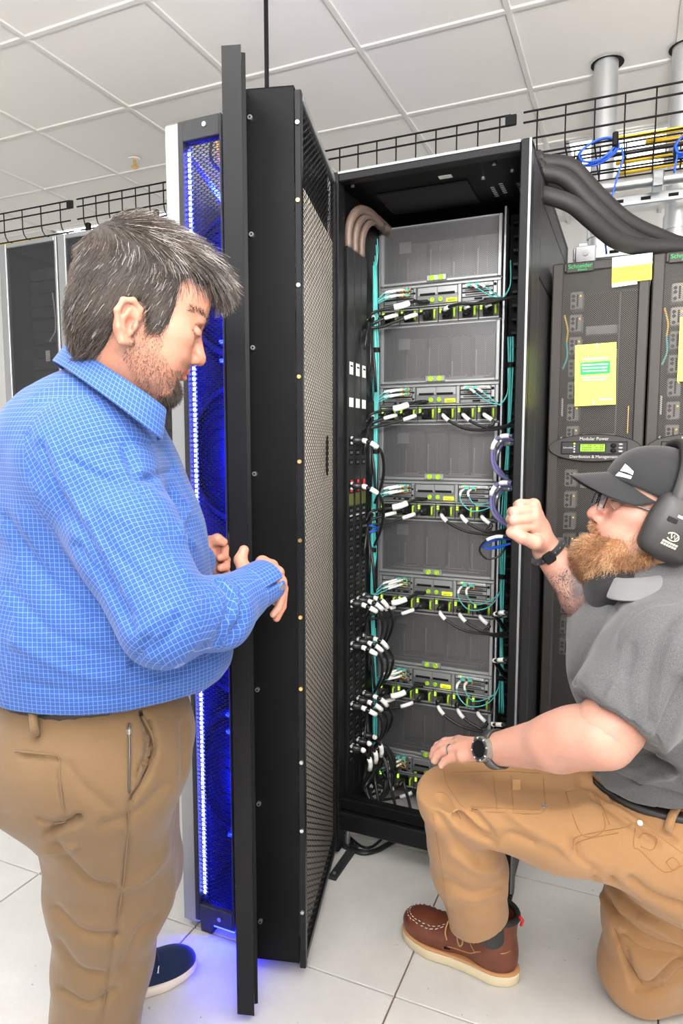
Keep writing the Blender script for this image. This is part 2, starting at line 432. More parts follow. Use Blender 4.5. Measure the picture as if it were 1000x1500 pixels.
# ------------------------------------------------------------------ the cabinet's open door: deep box with perforated inner face and tall fascia
dn = np.array([-.722, 1.432]); df = np.array([-.8545, 1.925])          # free edge and hinge edge of the inner face
dd = (df - dn); DL = np.linalg.norm(dd); dd /= DL; nn = np.array([-dd[1], dd[0]])   # nn: outward (to the left)
def DP(s, t, z): q = dn + dd * s + nn * t; return (q[0], q[1], z)
DZ0, DZ1 = .052, 2.205
def dbox(mb, s0, s1, t0, t1, z0, z1, mat, c=.002):
    R = np.array([[dd[0], nn[0], 0], [dd[1], nn[1], 0], [0, 0, 1]])
    return mb.box((s0, t0, z0), (s1, t1, z1), mat, c, R, (dn[0], dn[1], 0))
tn, tf = .134, .03
shell = MB()
shell.prism([DP(0, .018, DZ0), DP(0, tn, DZ0), DP(.003, tn, DZ0), DP(.003, .018, DZ0)], (0, 0, DZ1 - DZ0), M['black'])
shell.prism([DP(0, .018, DZ1), DP(0, tn, DZ1), DP(DL, tf, DZ1), DP(DL, .018, DZ1)], (0, 0, -.003), M['black'])
shell.prism([DP(0, .018, DZ0), DP(0, tn, DZ0), DP(DL, tf, DZ0), DP(DL, .018, DZ0)], (0, 0, .003), M['black'])
shell.prism([DP(0, tn, DZ0), DP(0, tn - .003, DZ0), DP(DL, tf - .003, DZ0), DP(DL, tf, DZ0)], (0, 0, DZ1 - DZ0), M['black'])
door = pw(shell, 'door', cab, label='open black cabinet door, deep box with perforated inner face')
fr = MB()
dbox(fr, -.006, .016, 0, .016, DZ0 - .01, DZ1 - .012, M['black_semi'])
dbox(fr, DL - .014, DL, 0, .016, DZ0, DZ1 - .012, M['black_semi']); dbox(fr, .018, DL - .016, 0, .016, DZ0, DZ0 + .022, M['black_semi'])
dbox(fr, .018, DL - .016, 0, .016, DZ1 - .028, DZ1 - .012, M['frame_grey'])
fr.obj('door_frame', door)
g = MB(); grille(g, .017, DL - .014, DZ0 + .022, DZ1 - .028, .026, .0165, .90, lambda u, v, d: DP(u, .006 + d, v), M['black_semi'], .0015)
g.obj('perforated_panel', door)
fin = MB()
for k in range(46):
    s_ = .03 + k * .0102; dbox(fin, s_, s_ + .0072, .0095, .03, DZ0 + .05, DZ1 - .20, M['beige_fin'], 0)
for k in range(34): dbox(fin, .02, DL - .02, .0305, .034, DZ0 + .06 + k * .056, DZ0 + .064 + k * .056, M['steel'], 0)
fin.obj('cooling_fins', door, kind='stuff', label='beige heat-exchanger fins behind the perforations')
fs = MB()
fin_, fou = [(-.776, 1.262), (-.856, 1.393), (-.895, 1.56)], [(-.816, 1.250), (-.888, 1.385), (-.932, 1.56)]
ci = [p[:2] for p in bez([(*p, 0) for p in fin_], 12)]; co_ = [p[:2] for p in bez([(*p, 0) for p in fou], 12)]
lp_ = list(ci) + list(co_)[::-1]; nl = len(ci)
V = [(p[0], p[1], z) for z in (.03, 2.215) for p in lp_]; N2 = len(lp_)
F = [(i, (i + 1) % N2, N2 + (i + 1) % N2, N2 + i) for i in range(N2)]
for i in range(nl - 1):
    F.append((i, N2 - 1 - i, N2 - 2 - i, i + 1)); F.append((N2 + i, N2 + i + 1, 2 * N2 - 2 - i, 2 * N2 - 1 - i))
fs.add(V, F, M['black_semi'])
fs.prism([(-.776, 1.2625, .06), (-.769, 1.268, .06), (-.806, 1.328, .06), (-.813, 1.322, .06)], (0, 0, 2.14), M['black'])
fs.obj('door_fascia', door)
for zz in (.16, .48, .78, 1.06, 1.32, 1.62, 1.88, 2.14):
    for (s_, tt, r, deep) in ((-.0035, tn - .014, .0055, .004),):
        a = DP(s_ - deep, tt, zz); b_ = DP(0, tt, zz)
        MB().cyl(a, b_, r, M['steel'], 12).cyl(DP(-deep - .0042, tt, zz), DP(-deep - .0034, tt, zz), r * .45, M['jet'], 8).obj('screw', door)
for zz in (.2, .42, .6, .79, .97, 1.16, 1.35, 1.55, 1.76, 1.95, 2.12):
    MB().cyl(DP(-.011, .008, zz), DP(-.005, .008, zz), .0048, M['gold'] if int(zz * 100) % 2 else M['steel'], 12).obj('screw', door)
wl = [DP(.30 + .02 * math.cos(a), -.004 - .004 * math.sin(a * .5), 1.36 + .055 * math.sin(a)) for a in np.linspace(0, 2 * math.pi, 24)]
MB().tube(wl, .0022, M['jet'], 6, True).obj('wire_loop', door)
hd = MB()
hd.prism([(-.819, 1.262, 1.065), (-.833, 1.270, 1.065), (-.850, 1.298, 1.065), (-.836, 1.29, 1.065)], (0, 0, .125), M['black_semi'])
hd.obj('handle', door, label='black pull handle on the outer edge')

# ------------------------------------------------------------------ blue-lit in-row cooling unit
cool = empty('cooling_unit', (-1.04, 1.9, 0), 'tall narrow cooling unit glowing blue behind the open cabinet door', 'cooling unit')
CX0, CX1, CY0, CY1, CZ0, CZ1 = -1.143, -.955, 1.455, 2.45, .05, 2.20
cb = MB().box((CX0, CY0 + .05, CZ0), (CX0 + .004, CY1, CZ1), M['steel']).box((CX1 - .004, CY0 + .06, CZ0), (CX1, CY1 - .5, CZ1), M['darkgrey'])
cb.box((CX0, CY0 + .5, CZ0), (CX1, CY0 + .504, CZ1 - .02), M['darkgrey']).box((CX0, CY0 + .05, CZ0), (CX1, CY0 + .5, CZ0 + .004), M['darkgrey'])
pw(cb, 'housing', cool)
pw(MB().box((CX0, CY0 + .02, CZ0 - .03), (CX0 + .056, CY0 + .07, CZ1 + .012), M['post_steel'], .006), 'corner_post', cool, label='brushed silver corner post')
fo = MB(); fo.box((CX0 + .058, CY0, CZ0), (CX0 + .073, CY0 + .03, CZ1), M['darkgrey'], .002); fo.box((CX1 - .006, CY0, CZ0), (CX1, CY0 + .03, CZ1), M['darkgrey'], .002)
fo.box((CX0 + .073, CY0, CZ1 - .05), (CX1 - .006, CY0 + .03, CZ1), M['darkgrey'], .002); fo.box((CX0 + .073, CY0, CZ0), (CX1 - .006, CY0 + .03, CZ0 + .05), M['darkgrey'], .002)
frm = pw(fo, 'front_frame', cool)
for zz in (CZ1 - .02, CZ0 + .025): MB().cyl((CX0 + .14, CY0 - .003, zz), (CX0 + .14, CY0, zz), .006, M['steel'], 12).obj('screw', frm)
g = MB(); grille(g, CX0 + .073, CX1 - .006, CZ0 + .05, CZ1 - .05, 0.0165, .0115, .84, lambda u, v, d: (u, CY0 + .012 + d, v), M['black_semi'], .0018)
pw(g, 'perforated_panel', cool)
ls = MB(); ls.box((CX0 + .076, CY0 + .020, CZ0 + .07), (CX0 + .085, CY0 + .024, CZ1 - .06), M['led_blue2'])
lsm = pw(ls, 'light_strip', cool, label='glowing blue light strip')
lb_ = MB()
for k in range(150): lb_.box((CX0 + .077, CY0 + .0165, CZ0 + .075 + k * .0134), (CX0 + .083, CY0 + .020, CZ0 + .083 + k * .0134), M['led_blue'])
lb_.obj('light_beads', lsm, kind='stuff')
rs = MB().box((CX1 - .012, CY0 + .024, CZ0 + .07), (CX1 - .008, CY0 + .030, CZ1 - .06), M['led_blue2']); pw(rs, 'light_strip', cool)
for k, zz in enumerate((2.03, 1.66, 1.61, 1.12, 1.06, .62, .57, .26)):
    pw(MB().box((CX0 + .11, CY0 + .09, zz), (CX1 - .01, CY0 + .46, zz + .012), M['zinc'], .002), 'shelf', cool)
br = MB()
br.box((-.008, -.008, 0), (.008, .008, .20), M['steel'], .002, Matrix.Rotation(math.radians(-38), 3, 'Y'), (CX1 - .03, CY0 + .08, CZ1 - .20))
pw(br, 'diagonal_brace', cool)
for zz in (1.83, 1.365, .85, .42):
    c_ = np.array([CX1 - .085, CY0 + .17, zz]); f_ = MB(); n_ = 28
    ring = [c_ + np.array([.135 * math.cos(a), 0, .185 * math.sin(a)]) for a in np.linspace(0, 2 * math.pi, n_, endpoint=False)]
    f_.tube(ring, .012, M['darkgrey'], 8, True)
    f_.ell(c_ + np.array([0, -.0, 0]), (.125, .07, .175), M['black_semi'], 28, 14)
    f_.v = [(min(p[0], CX1 - .007), p[1], p[2]) for p in f_.v]
    fo_ = pw(f_, 'fan_housing', cool)
    hb = MB()
    for q in range(5):
        rr_ = (.03 + .022 * q) / .125; hb.tube([c_ + np.array([.125 * rr_ * math.cos(a), -.070 * math.sqrt(max(0, 1 - rr_ * rr_)) - .003, .175 * rr_ * math.sin(a)]) for a in np.linspace(0, 2 * math.pi, 24, endpoint=False)], .0022, M['jet'], 5, True)
    hb.v = [(min(p[0], CX1 - .008), p[1], p[2]) for p in hb.v]
    hb.obj('fan_guard', fo_)
for lo_, hi_ in (((CX0 + .06, CY0 + .02, .0), (CX0 + .10, CY0 + .10, CZ0)), ((CX1 - .03, CY0 + .4, 0), (CX1, CY0 + .48, CZ0)), ((CX0, CY0 + .4, 0), (CX0 + .04, CY0 + .48, CZ0))): pw(MB().box(lo_, hi_, M['darkgrey'], .004), 'foot', cool)
def blue_lamp(x, y, z, d, sx, sy, p):
    o = area('blue_lamp', (x, y, z), (x + d[0], y + d[1], z + d[2]), (sx, sy), p, (.0, .004, 1.0)); o.parent = cool; o.location = Vector((x, y, z)) - Vector(cool.location); return o
blue_lamp(CX0 + .09, CY0 + .028, 1.12, (.7, .6, 0), .012, 2.0, 20); blue_lamp(CX1 - .02, CY0 + .035, 1.12, (-.5, .9, 0), .012, 2.0, 9); blue_lamp(CX0 + .14, CY0 + .01, .035, (.2, -1, -.25), .15, .02, .9)
bl = MB().box((CX0 + .10, CY0 + .03, .02), (CX1 - .02, CY0 + .034, CZ0), M['led_blue2']); pw(bl, 'light_strip', cool)
# cables seen through the top of the cooling unit
for k, (mm, dx) in enumerate((('orange', 0), ('yellow_cable', .02), ('red', .035), ('rubber', -.02))):
    pts = bez([(CX1 - .09 + dx, CY0 + .12, CZ1 - .005), (CX1 - .07 + dx, CY0 + .10, CZ1 - .07), (CX1 - .035, CY0 + .12 + .02 * k, CZ1 - .14), (CX1 - .02, CY0 + .14, CZ1 - .25)], 15)
    pw(MB().tube(pts, .004, M[mm], 6), 'wire', cool)
pw(MB().box((-1.085, 1.90, CZ1), (-1.075, 1.91, RH - .01), M['jet']), 'hanger_rod', cool)
hr = bpy.data.objects['hanger_rod']

# ------------------------------------------------------------------ perforated units of the row on the far left
M['perf_rack'] = perforated('fine_perforated_black_steel', (.05, .05, .055), .009, .009, .30, 'xz', .45, .3)
UY = 2.3
us = [at(-4, 352, UY)[0], at(82, 343, UY)[0], at(193, 327, UY)[0], at(290, 315, UY)[0]]
lab = ['dark perforated unit at the far end of the row, by the white wall', 'dark perforated unit standing directly behind the blue-shirted man\'s head', 'dark perforated unit whose edge shows between the man\'s hair and silver post']
for k in range(3):
    a, b = us[k] + .004, us[k + 1] - .004; zt = 2.318
    e = empty('perforated_unit', ((a + b) / 2, UY, 0), lab[k], 'rack unit')
    fw = .045 if k != 2 else .03
    pw(MB().box((a, UY + .02, .04), (a + .01, UY + 1, zt), M['darkgrey']).box((b - .01, UY + .02, .04), (b, UY + 1, zt), M['darkgrey']).box((a, UY + .02, zt - .01), (b, UY + 1, zt), M['darkgrey']).box((a, UY + .98, .04), (b, UY + 1, zt), M['jet']).box((a, UY + .02, .0), (b, UY + 1, .06), M['darkgrey']), 'housing', e)
    f = MB().box((a, UY, .04), (a + fw, UY + .022, zt), M['frame_grey'], .003).box((b - .014, UY, .04), (b, UY + .022, zt), M['frame_grey'], .003)
    f.box((a + fw, UY, zt - .02), (b - .014, UY + .022, zt), M['frame_grey'], .003).box((a + fw, UY, .04), (b - .014, UY + .022, .14), M['frame_grey'], .003)
    pw(f, 'front_frame', e)
    d = pw(MB().box((a + fw, UY + .008, .14), (b - .014, UY + .010, zt - .02), M['perf_rack']), 'perforated_door', e)
    it = MB()
    for q in range(34): it.box((a + .06, UY + .12, .2 + q * .06), (b - .03, UY + .14, .245 + q * .06), M['darkgrey'], .002)
    pw(it, 'equipment', e, kind='stuff')
    pw(MB().box((a + .16, UY + .10, 1.79), (a + .185, UY + .104, 1.84), M['white']).tube(bez([(a + .23, UY + .09, 2.1), (a + .25, UY + .08, 2.02), (a + .24, UY + .09, 1.93), (a + .19, UY + .1, 1.88)], 18), .003, M['white'], 6), 'patch_lead', e)
    if k == 1: pw(MB().box((b - .012, UY - .001, .14), (b - .009, UY, zt), M['jet']), 'door_gap', e)

# ------------------------------------------------------------------ six stacked servers
M['srv_mesh'] = perforated('server_perforated_steel', (.25, .25, .26), .0062, .0072, .30, 'xz', .4, .75)
M['srv'] = plain('server_grey_metal', (.22, .23, .24), .42, .7, var=.1)
M['srv_lt'] = plain('server_light_metal', (.42, .43, .44), .38, .75, var=.1)
M['srv_in'] = plain('server_interior', (.10, .09, .085), .6, .2)
M['fin_light'] = plain('inner_heatsink', (.42, .37, .33), .45, .7)
SW, SH, SY = .436, .347, 2.345
def make_server():
    e = empty('server')
    b = MB().box((0, .012, .142), (.004, .68, SH), M['srv']).box((SW - .004, .012, .142), (SW, .68, SH), M['srv']).box((0, .012, SH - .004), (SW, .68, SH), M['srv'])
    b.box((0, .012, .0), (SW, .68, .004), M['srv']).box((0, .6, .0), (SW, .604, SH), M['jet']).box((0, .012, .138), (SW, .6, .142), M['srv'])
    ch = b.obj('chassis', e)
    f = MB().box((0, 0, .142), (.013, .014, SH), M['srv_lt'], .002).box((SW - .013, 0, .142), (SW, .014, SH), M['srv_lt'], .002).box((.013, .002, SH - .006), (SW - .013, .014, SH), M['srv_lt'], .001).box((.013, .0, .142), (SW - .013, .014, .152), M['srv_lt'], .002)
    f.obj('mesh_frame', e)
    MB().box((.013, .005, .152), (SW - .013, .0062, SH - .006), M['srv_mesh']).obj('mesh_panel', e)
    it = MB()
    for k in range(4):
        x = .075 + k * .086
        it.tube([(x, .05, .172), (x + .005, .05, .164), (x + .06, .05, .164), (x + .065, .05, .172)], .0024, M['fin_light'], 5)
        it.box((x + .008, .06, .165), (x + .011, .065, .25 + .03 * math.sin(k * 2.2)), M['fin_light']); it.box((x + .035, .09, .17), (x + .037, .095, .29), M['srv'])
        it.box((x - .012, .12, .155), (x + .066, .5, .32), M['srv_in'], .004)
    it.box((.05, .03, .155), (SW - .06, .034, .161), M['fin_light']).box((.045, .08, .275), (.09, .083, .315), M['srv_lt'])
    it.obj('heatsinks', e)
    lt = MB().box((.176, -.008, .145), (.248, .002, .166), M['srv_lt'], .002); lo = lt.obj('latch_plate', e)
    for x in (.196, .228): MB().tube([(x + .0075 * math.cos(a), -.010, .155 + .0075 * math.sin(a)) for a in np.linspace(0, 2 * math.pi, 14, endpoint=False)], .0026, M['lime'], 6, True).cyl((x, -.012, .155), (x, -.006, .155), .004, M['lime'], 10).obj('latch_knob', lo)
    # io tray
    io = MB().box((.0, .03, .06), (SW, .5, .138), M['srv_in']).box((0, .002, .128), (SW, .03, .138), M['srv_lt'], .002).box((0, .002, .06), (SW, .03, .066), M['srv_lt'], .002)
    for x in (0, .125, .288, .424): io.box((x, .0, .066), (x + .012, .03, .128), M['srv_lt'], .0015)
    tr = io.obj('motherboard_tray', e)
    lc = MB()
    for k in range(3): lc.box((.014, .006, .078 + k * .017), (.123, .03, .091 + k * .017), M['srv_lt'], .001).box((.06, .0045, .081 + k * .017), (.12, .006, .088 + k * .017), M['srv_in'])
    lc.box((.014, .004, .0665), (.123, .03, .076), M['srv'], .001)
    for x, w_ in ((.055, .010), (.075, .010), (.098, .02)): lc.box((x, .0025, .068), (x + w_, .0045, .0745), M['jet'])
    lc.obj('card_cage', tr)
    ce_ = MB().box((.138, .004, .067), (.288, .03, .127), M['srv'], .002)
    ce_.box((.142, .002, .10), (.212, .0045, .126), M['srv_lt'], .001).box((.214, .002, .10), (.284, .0045, .126), M['srv_lt'], .001)
    ce_.box((.150, .0005, .098), (.206, .0025, .106), M['jet']).box((.216, .0005, .098), (.276, .0025, .106), M['jet'])
    ce_.obj('drive_bay', tr)
    for x in (.196, .226): MB().tube([(x + .0065 * math.cos(a), -.002, .081 + .0065 * math.sin(a)) for a in np.linspace(0, 2 * math.pi, 14, endpoint=False)], .0022, M['lime'], 6, True).cyl((x, -.003, .081), (x, .004, .081), .0035, M['lime'], 8).obj('release_knob', tr)
    MB().box((.246, .0, .071), (.284, .004, .084), M['lcd_yel'], .001).box((.252, -.0006, .074), (.278, 0, .077), M['lcd_dark']).obj('status_display', tr)
    MB().box((.145, -.002, .07), (.186, .004, .079), M['jet'], .001).box((.15, -.004, .0715), (.16, -.002, .0775), M['lime']).obj('port_block', tr)
    rc = MB()
    for k in range(3): rc.box((.301, .006, .083 + k * .0155), (.408, .03, .095 + k * .0155), M['srv_lt'] if k != 1 else M['srv'], .001).box((.312, .0045, .086 + k * .0155), (.395, .006, .092 + k * .0155), M['srv_in'])
    for k in range(22): rc.box((.312 + k * .0042, .004, .118), (.3145 + k * .0042, .0065, .126), M['white'])
    rc.box((.301, .004, .067), (.408, .03, .080), M['srv'], .001).box((.345, .0025, .070), (.372, .0045, .077), M['jet'])
    rc.box((.318, .002, .121), (.324, .005, .125), M['led_green'])
    rc.obj('card_cage', tr)
    es = MB().box((.410, -.003, .068), (.424, .006, .127), M['srv_lt'], .002)
    for z in (.082, .115): es.cyl((.417, -.007, z), (.417, -.003, z), .005, M['jet'], 10)
    es.obj('latch_column', tr)
    es = MB().box((.127, -.003, .068), (.136, .006, .127), M['srv_lt'], .002)
    for z in (.085, .108): es.cyl((.1315, -.006, z), (.1315, -.003, z), .0035, M['jet'], 10)
    es.obj('latch_column', tr)
    # six power supplies
    for k in range(6):
        x = .004 + k * .0715
        p = MB().box((x, .006, .005), (x + .069, .4, .057), M['srv_in'], .001).box((x, .004, .004), (x + .069, .008, .010), M['srv_lt'], .001).box((x, .004, .052), (x + .069, .008, .057), M['srv_lt'], .001)
        p.box((x + .014, .003, .012), (x + .05, .007, .05), M['jet'], .002)
        ps = p.obj('power_supply', e)
        MB().tube([(x + .060, .004, .016), (x + .060, -.012, .018), (x + .060, -.012, .044), (x + .060, .004, .046)], .0036, M['lime'], 6).obj('release_handle', ps)
        MB().box((x + .004, .002, .036), (x + .010, .006, .041), M['led_green']).box((x + .004, .002, .044), (x + .010, .006, .049), M['led_green']).obj('status_light', ps)
    return e
ordn = ['topmost server', 'second server from the top', 'third server from the top', 'fourth server from the top', 'fifth server from the top', 'bottom server']
tails = ['its mesh just under the cabinet roof', 'below the bundle of crossed black cords', 'level with the white-labelled plugs', 'level with the bearded man\'s fist', 'above the kneeling man\'s hand', 'half hidden behind the raised knee']
srv0 = make_server()
SZ = [1.975 - .3495 * k - .154 for k in range(6)]
for k in range(6):
    o = srv0 if k == 0 else link_copy(srv0)
    o.location = (-.8655, SY, SZ[k])
    put(o, 'grey rack server, %s, %s' % (ordn[k].replace(' server', '').replace(' from the top', ' from top'), tails[k]), 'server', 'servers stacked in the open cabinet')
# support shelves so each server rests on something
for k in range(6):
    for x in (-.8685, -.4345):
        pw(MB().box((x, SY + .02, SZ[k] - .0020), (x + .006, SY + .68, SZ[k] - .0005), M['zinc']), 'support_rail', cab)

# ------------------------------------------------------------------ three vertical power strips on the left inner wall
for k in range(3):
    y0 = 2.01 + k * .056; e = empty('power_strip', (X0 + .016, y0, 0), ['black vertical power strip nearest the cabinet front, left inner wall', 'middle of three black vertical power strips on the cabinet wall', 'black vertical power strip deepest inside, beside the aqua fibre'][k], 'power strip', None)
    xx = X0 + .0165
    pw(MB().box((xx, y0, .18), (xx + .022, y0 + .055, 2.02), M['black_semi'], .003), 'body', e)
    s_ = MB()
    for z in np.arange(.3, 1.42, .032):
        if 1.18 < z < 1.30: continue
        s_.box((xx + .022, y0 + .014, z), (xx + .0235, y0 + .041, z + .021), M['jet'], 0)
        s_.box((xx + .0232, y0 + .02, z + .006), (xx + .0245, y0 + .022, z + .014), M['zinc']); s_.box((xx + .0232, y0 + .032, z + .006), (xx + .0245, y0 + .034, z + .014), M['zinc'])
    pw(s_, 'outlets', e, kind='stuff')
    pw(MB().box((xx + .022, y0 + .02, 1.235), (xx + .027, y0 + .034, 1.275), M['red'], .002), 'breaker', e, label='red breaker rocker')
    pw(MB().box((xx + .022, y0 + .012, 1.19), (xx + .024, y0 + .044, 1.23), plain('olive_label', (.10, .11, .02), .5)), 'rating_label', e)
    pw(MB().box((xx + .022, y0 + .014, 1.62), (xx + .0235, y0 + .042, 1.66), M['label']).box((xx + .0235, y0 + .018, 1.645), (xx + .0238, y0 + .038, 1.65), M['jet']), 'sticker', e)
    pw(MB().box((xx + .022, y0 + .012, 1.515), (xx + .0235, y0 + .044, 1.545), M['label']), 'sticker', e)
    pw(MB().box((xx + .022, y0 + .018, 1.145), (xx + .0235, y0 + .038, 1.158), M['grey_ink']), 'sticker', e)
# ------------------------------------------------------------------ power distribution racks on the right
M['pdu_mesh'] = perforated('pdu_perforated_steel', (.085, .078, .074), .0074, .0066, .29, 'xz', .5, .2)
M['breaker'] = plain('breaker_grey', (.20, .185, .175), .55)
M['breaker_lt'] = plain('breaker_light', (.42, .38, .34), .55)
def text(name, body, size, loc, mat, parent, align='CENTER', rot=(math.pi / 2, 0, 0), **kw):
    c = bpy.data.curves.new(name, 'FONT'); c.body = body; c.size = size; c.align_x = align; c.align_y = 'CENTER'; c.extrude = .0002
    o0 = bpy.data.objects.new(name, c); COL.objects.link(o0); bpy.context.view_layer.update(); me = bpy.data.meshes.new_from_object(o0.evaluated_get(bpy.context.evaluated_depsgraph_get())); bpy.data.objects.remove(o0)
    me.materials.clear(); me.materials.append(mat); o = bpy.data.objects.new(name, me); COL.objects.link(o); o.parent = parent
    o.location = Vector(loc) - (Vector(parent.location) if parent.parent is None else Vector((0, 0, 0))); o.rotation_euler = rot; return put(o, **kw)
PY, PZ = 2.4, 1.995
pxs = [-.272, .0345, .341]
plab = ['dark power rack beside the open cabinet, lime poster on its mesh door', 'dark power rack at the right picture edge, behind the ear muffs']
oval = lambda cx, cz, a, b, n=40: [(cx + a * math.cos(q), cz + b * math.sin(q)) for q in np.linspace(0, 2 * math.pi, n, endpoint=False)]
for k in range(2):
    a, b = pxs[k] + .003, pxs[k + 1] - .003; cx = (a + b) / 2
    e = empty('power_rack', (cx, PY, 0), plab[k], 'power rack')
    pw(MB().box((a, PY + .02, .03), (a + .006, PY + .78, PZ), M['pdugrey']).box((b - .006, PY + .02, .03), (b, PY + .78, PZ), M['pdugrey']).box((a, PY + .02, PZ - .006), (b, PY + .78, PZ), M['pdugrey']).box((a, PY + .76, .03), (b, PY + .78, PZ), M['jet']).box((a, PY + .03, 0), (b, PY + .78, .05), M['pdugrey']), 'housing', e)
    f = MB().box((a, PY, .03), (a + .036, PY + .02, PZ), M['pdugrey'], .004).box((b - .034, PY, .03), (b, PY + .02, PZ), M['pdugrey'], .004)
    f.box((a + .036, PY, PZ - .03), (b - .034, PY + .02, PZ), M['pdugrey'], .003).box((a + .036, PY, .03), (b - .034, PY + .02, .09), M['pdugrey'], .003)
    fo = pw(f, 'door_frame', e)
    pw(MB().box((a + .034, PY + .008, .09), (b - .032, PY + .0092, PZ - .03), M['pdu_mesh']), 'perforated_door', e)
    pl = pw(MB().box((a + .045, PY - .004, PZ - .034), (a + .13, PY + .002, PZ - .004), M['pdugrey'], .002), 'name_plate', e)
    text('lettering', 'Schneider', .019, (a + .0875, PY - .0045, PZ - .015), M['green_ink'], e)
    text('lettering', 'Electric', .0095, (a + .095, PY - .0045, PZ - .027), M['green_ink'], e)
    # breaker modules behind the mesh
    for q in range(16):
        zz = 1.845 - q * .0745 - (.0 if q < 7 else .075)
        if zz < .15: break
        m = M['breaker_lt'] if (k == 1 and q < 2) else M['breaker']
        bm_ = MB().box((a + .058, PY + .018, zz), (a + .098, PY + .075, zz + .058), m, .003)
        for (dx, dz) in ((.010, .012), (.010, .032), (.010, .045)): bm_.cyl((a + .058 + dx, PY + .016, zz + dz - .002), (a + .058 + dx, PY + .0185, zz + dz - .002), .0058, M['jet'], 10)
        bm_.box((a + .078, PY + .0165, zz + .008), (a + .084, PY + .0185, zz + .048), M['jet'])
        mo = pw(bm_, 'breaker_module', e)
        MB().box((a + .088, PY + .0155, zz + .040), (a + .093, PY + .0185, zz + .045), M['led_amber']).obj('status_light', mo)
    wr = bez([(a + .040, PY + .03, 1.83), (a + .052, PY + .026, 1.78), (a + .05, PY + .03, 1.74), (a + .053, PY + .026, 1.69), (a + .04, PY + .03, 1.65)], 20)
    pw(MB().tube(wr[:11], .003, M['yellow_cable'], 6), 'earth_wire', e); pw(MB().tube(wr[10:], .003, M['aqua'], 6), 'earth_wire', e)
    it = MB().box((a + .01, PY + .30, .1), (b - .01, PY + .31, 1.95), M['jet'])
    for zz in (1.77, 1.69, 1.40, 1.24, 1.05, .9): it.box((a + .105, PY + .10, zz), (a + .21, PY + .12, zz + .03), M['breaker'], .002)
    it.box((a + .21, PY + .06, .2), (a + .214, PY + .10, 1.9), M['pdugrey'])
    for zz in (1.55, 1.42): it.box((a + .040, PY + .02, zz - .06), (a + .045, PY + .03, zz), M['breaker_lt'])
    it.box((b - .05, PY + .02, 1.43), (b - .047, PY + .024, 1.52), M['yellow_cable'])
    pw(it, 'inner_equipment', e)
    # oval control panel
    oz = 1.381
    od = MB(); od.prism([(x, PY - .004, z) for x, z in oval(cx, oz, .146, .047)], (0, .01, 0), M['jet']); od.prism([(x, PY - .012, z) for x, z in oval(cx, oz, .143, .044)], (0, .01, 0), M['pdugrey'])
    op = pw(od, 'control_panel', e)
    L = Vector(e.location)
    MB().box((cx - .104, PY - .014, oz - .0215), (cx + .104, PY - .011, oz + .0215), M['jet'], .002).box((cx - .102, PY - .0155, oz - .0195), (cx + .102, PY - .013, oz + .0195), M['darkgrey'], .001).obj('panel_bezel', op)
    MB().box((cx - .045, PY - .0165, oz - .0135), (cx + .038, PY - .0155, oz + .0145), M['jet']).box((cx - .042, PY - .0172, oz - .0115), (cx + .035, PY - .0165, oz + .0125), M['lcd']).obj('display', op, label='lit green display')
    tx_ = MB()
    for r in range(3):
        for c_ in range(11):
            if rng.random() < .75: tx_.box((cx - .036 + c_ * .0062, PY - .0174, oz + .006 - r * .007), (cx - .0315 + c_ * .0062, PY - .0172, oz + .0095 - r * .007), M['lcd_dark'])
    tx_.obj('display_characters', op, kind='stuff')
    for q in range(4): MB().cyl((cx - .061, PY - .0165, oz + .0145 - q * .009), (cx - .061, PY - .0150, oz + .0145 - q * .009), .003, M['led_green'] if q == 0 else M['grey_ink'], 10).obj('indicator', op)
    kb = MB()
    for (dx, dz, r) in ((.061, .008, .0095), (.061, -.009, .0095)): kb.ell((cx + dx, PY - .0165, oz + dz), (r, .003, r * .85), M['jet'], 12, 6)
    for q in range(3): kb.ell((cx + .083, PY - .0165, oz + .012 - q * .0115), (.0085, .0028, .0042), M['breaker'], 10, 6)
    for q in range(3): kb.ell((cx + .083, PY - .0188, oz + .0125 - q * .0115), (.0055, .0012, .0016), M['white_ink'], 8, 4)
    kb.obj('keypad', op)
    text('lettering', 'Modular Power', .0145, (cx + .0, PY - .0122, oz + .0305), M['grey_ink'], e)
    text('lettering', 'Distribution & Management', .0135, (cx, PY - .0122, oz - .0295), M['grey_ink'], e)
    text('lettering', 'Schneider', .0085, (cx - .080, PY - .0157, oz + .001), M['grey_ink'], e)
def sheet(c, w_, h_, mat, mb=None, y=0.0, tilt=0.0):
    mb = mb or MB(); cs, sn = math.cos(tilt), math.sin(tilt)
    R = np.array([[cs, 0, -sn], [0, 1, 0], [sn, 0, cs]])
    return mb.box((-w_ / 2, -.0006, -h_ / 2), (w_ / 2, .0, h_ / 2), mat, 0, R, (c[0], c[1] + y, c[2]))
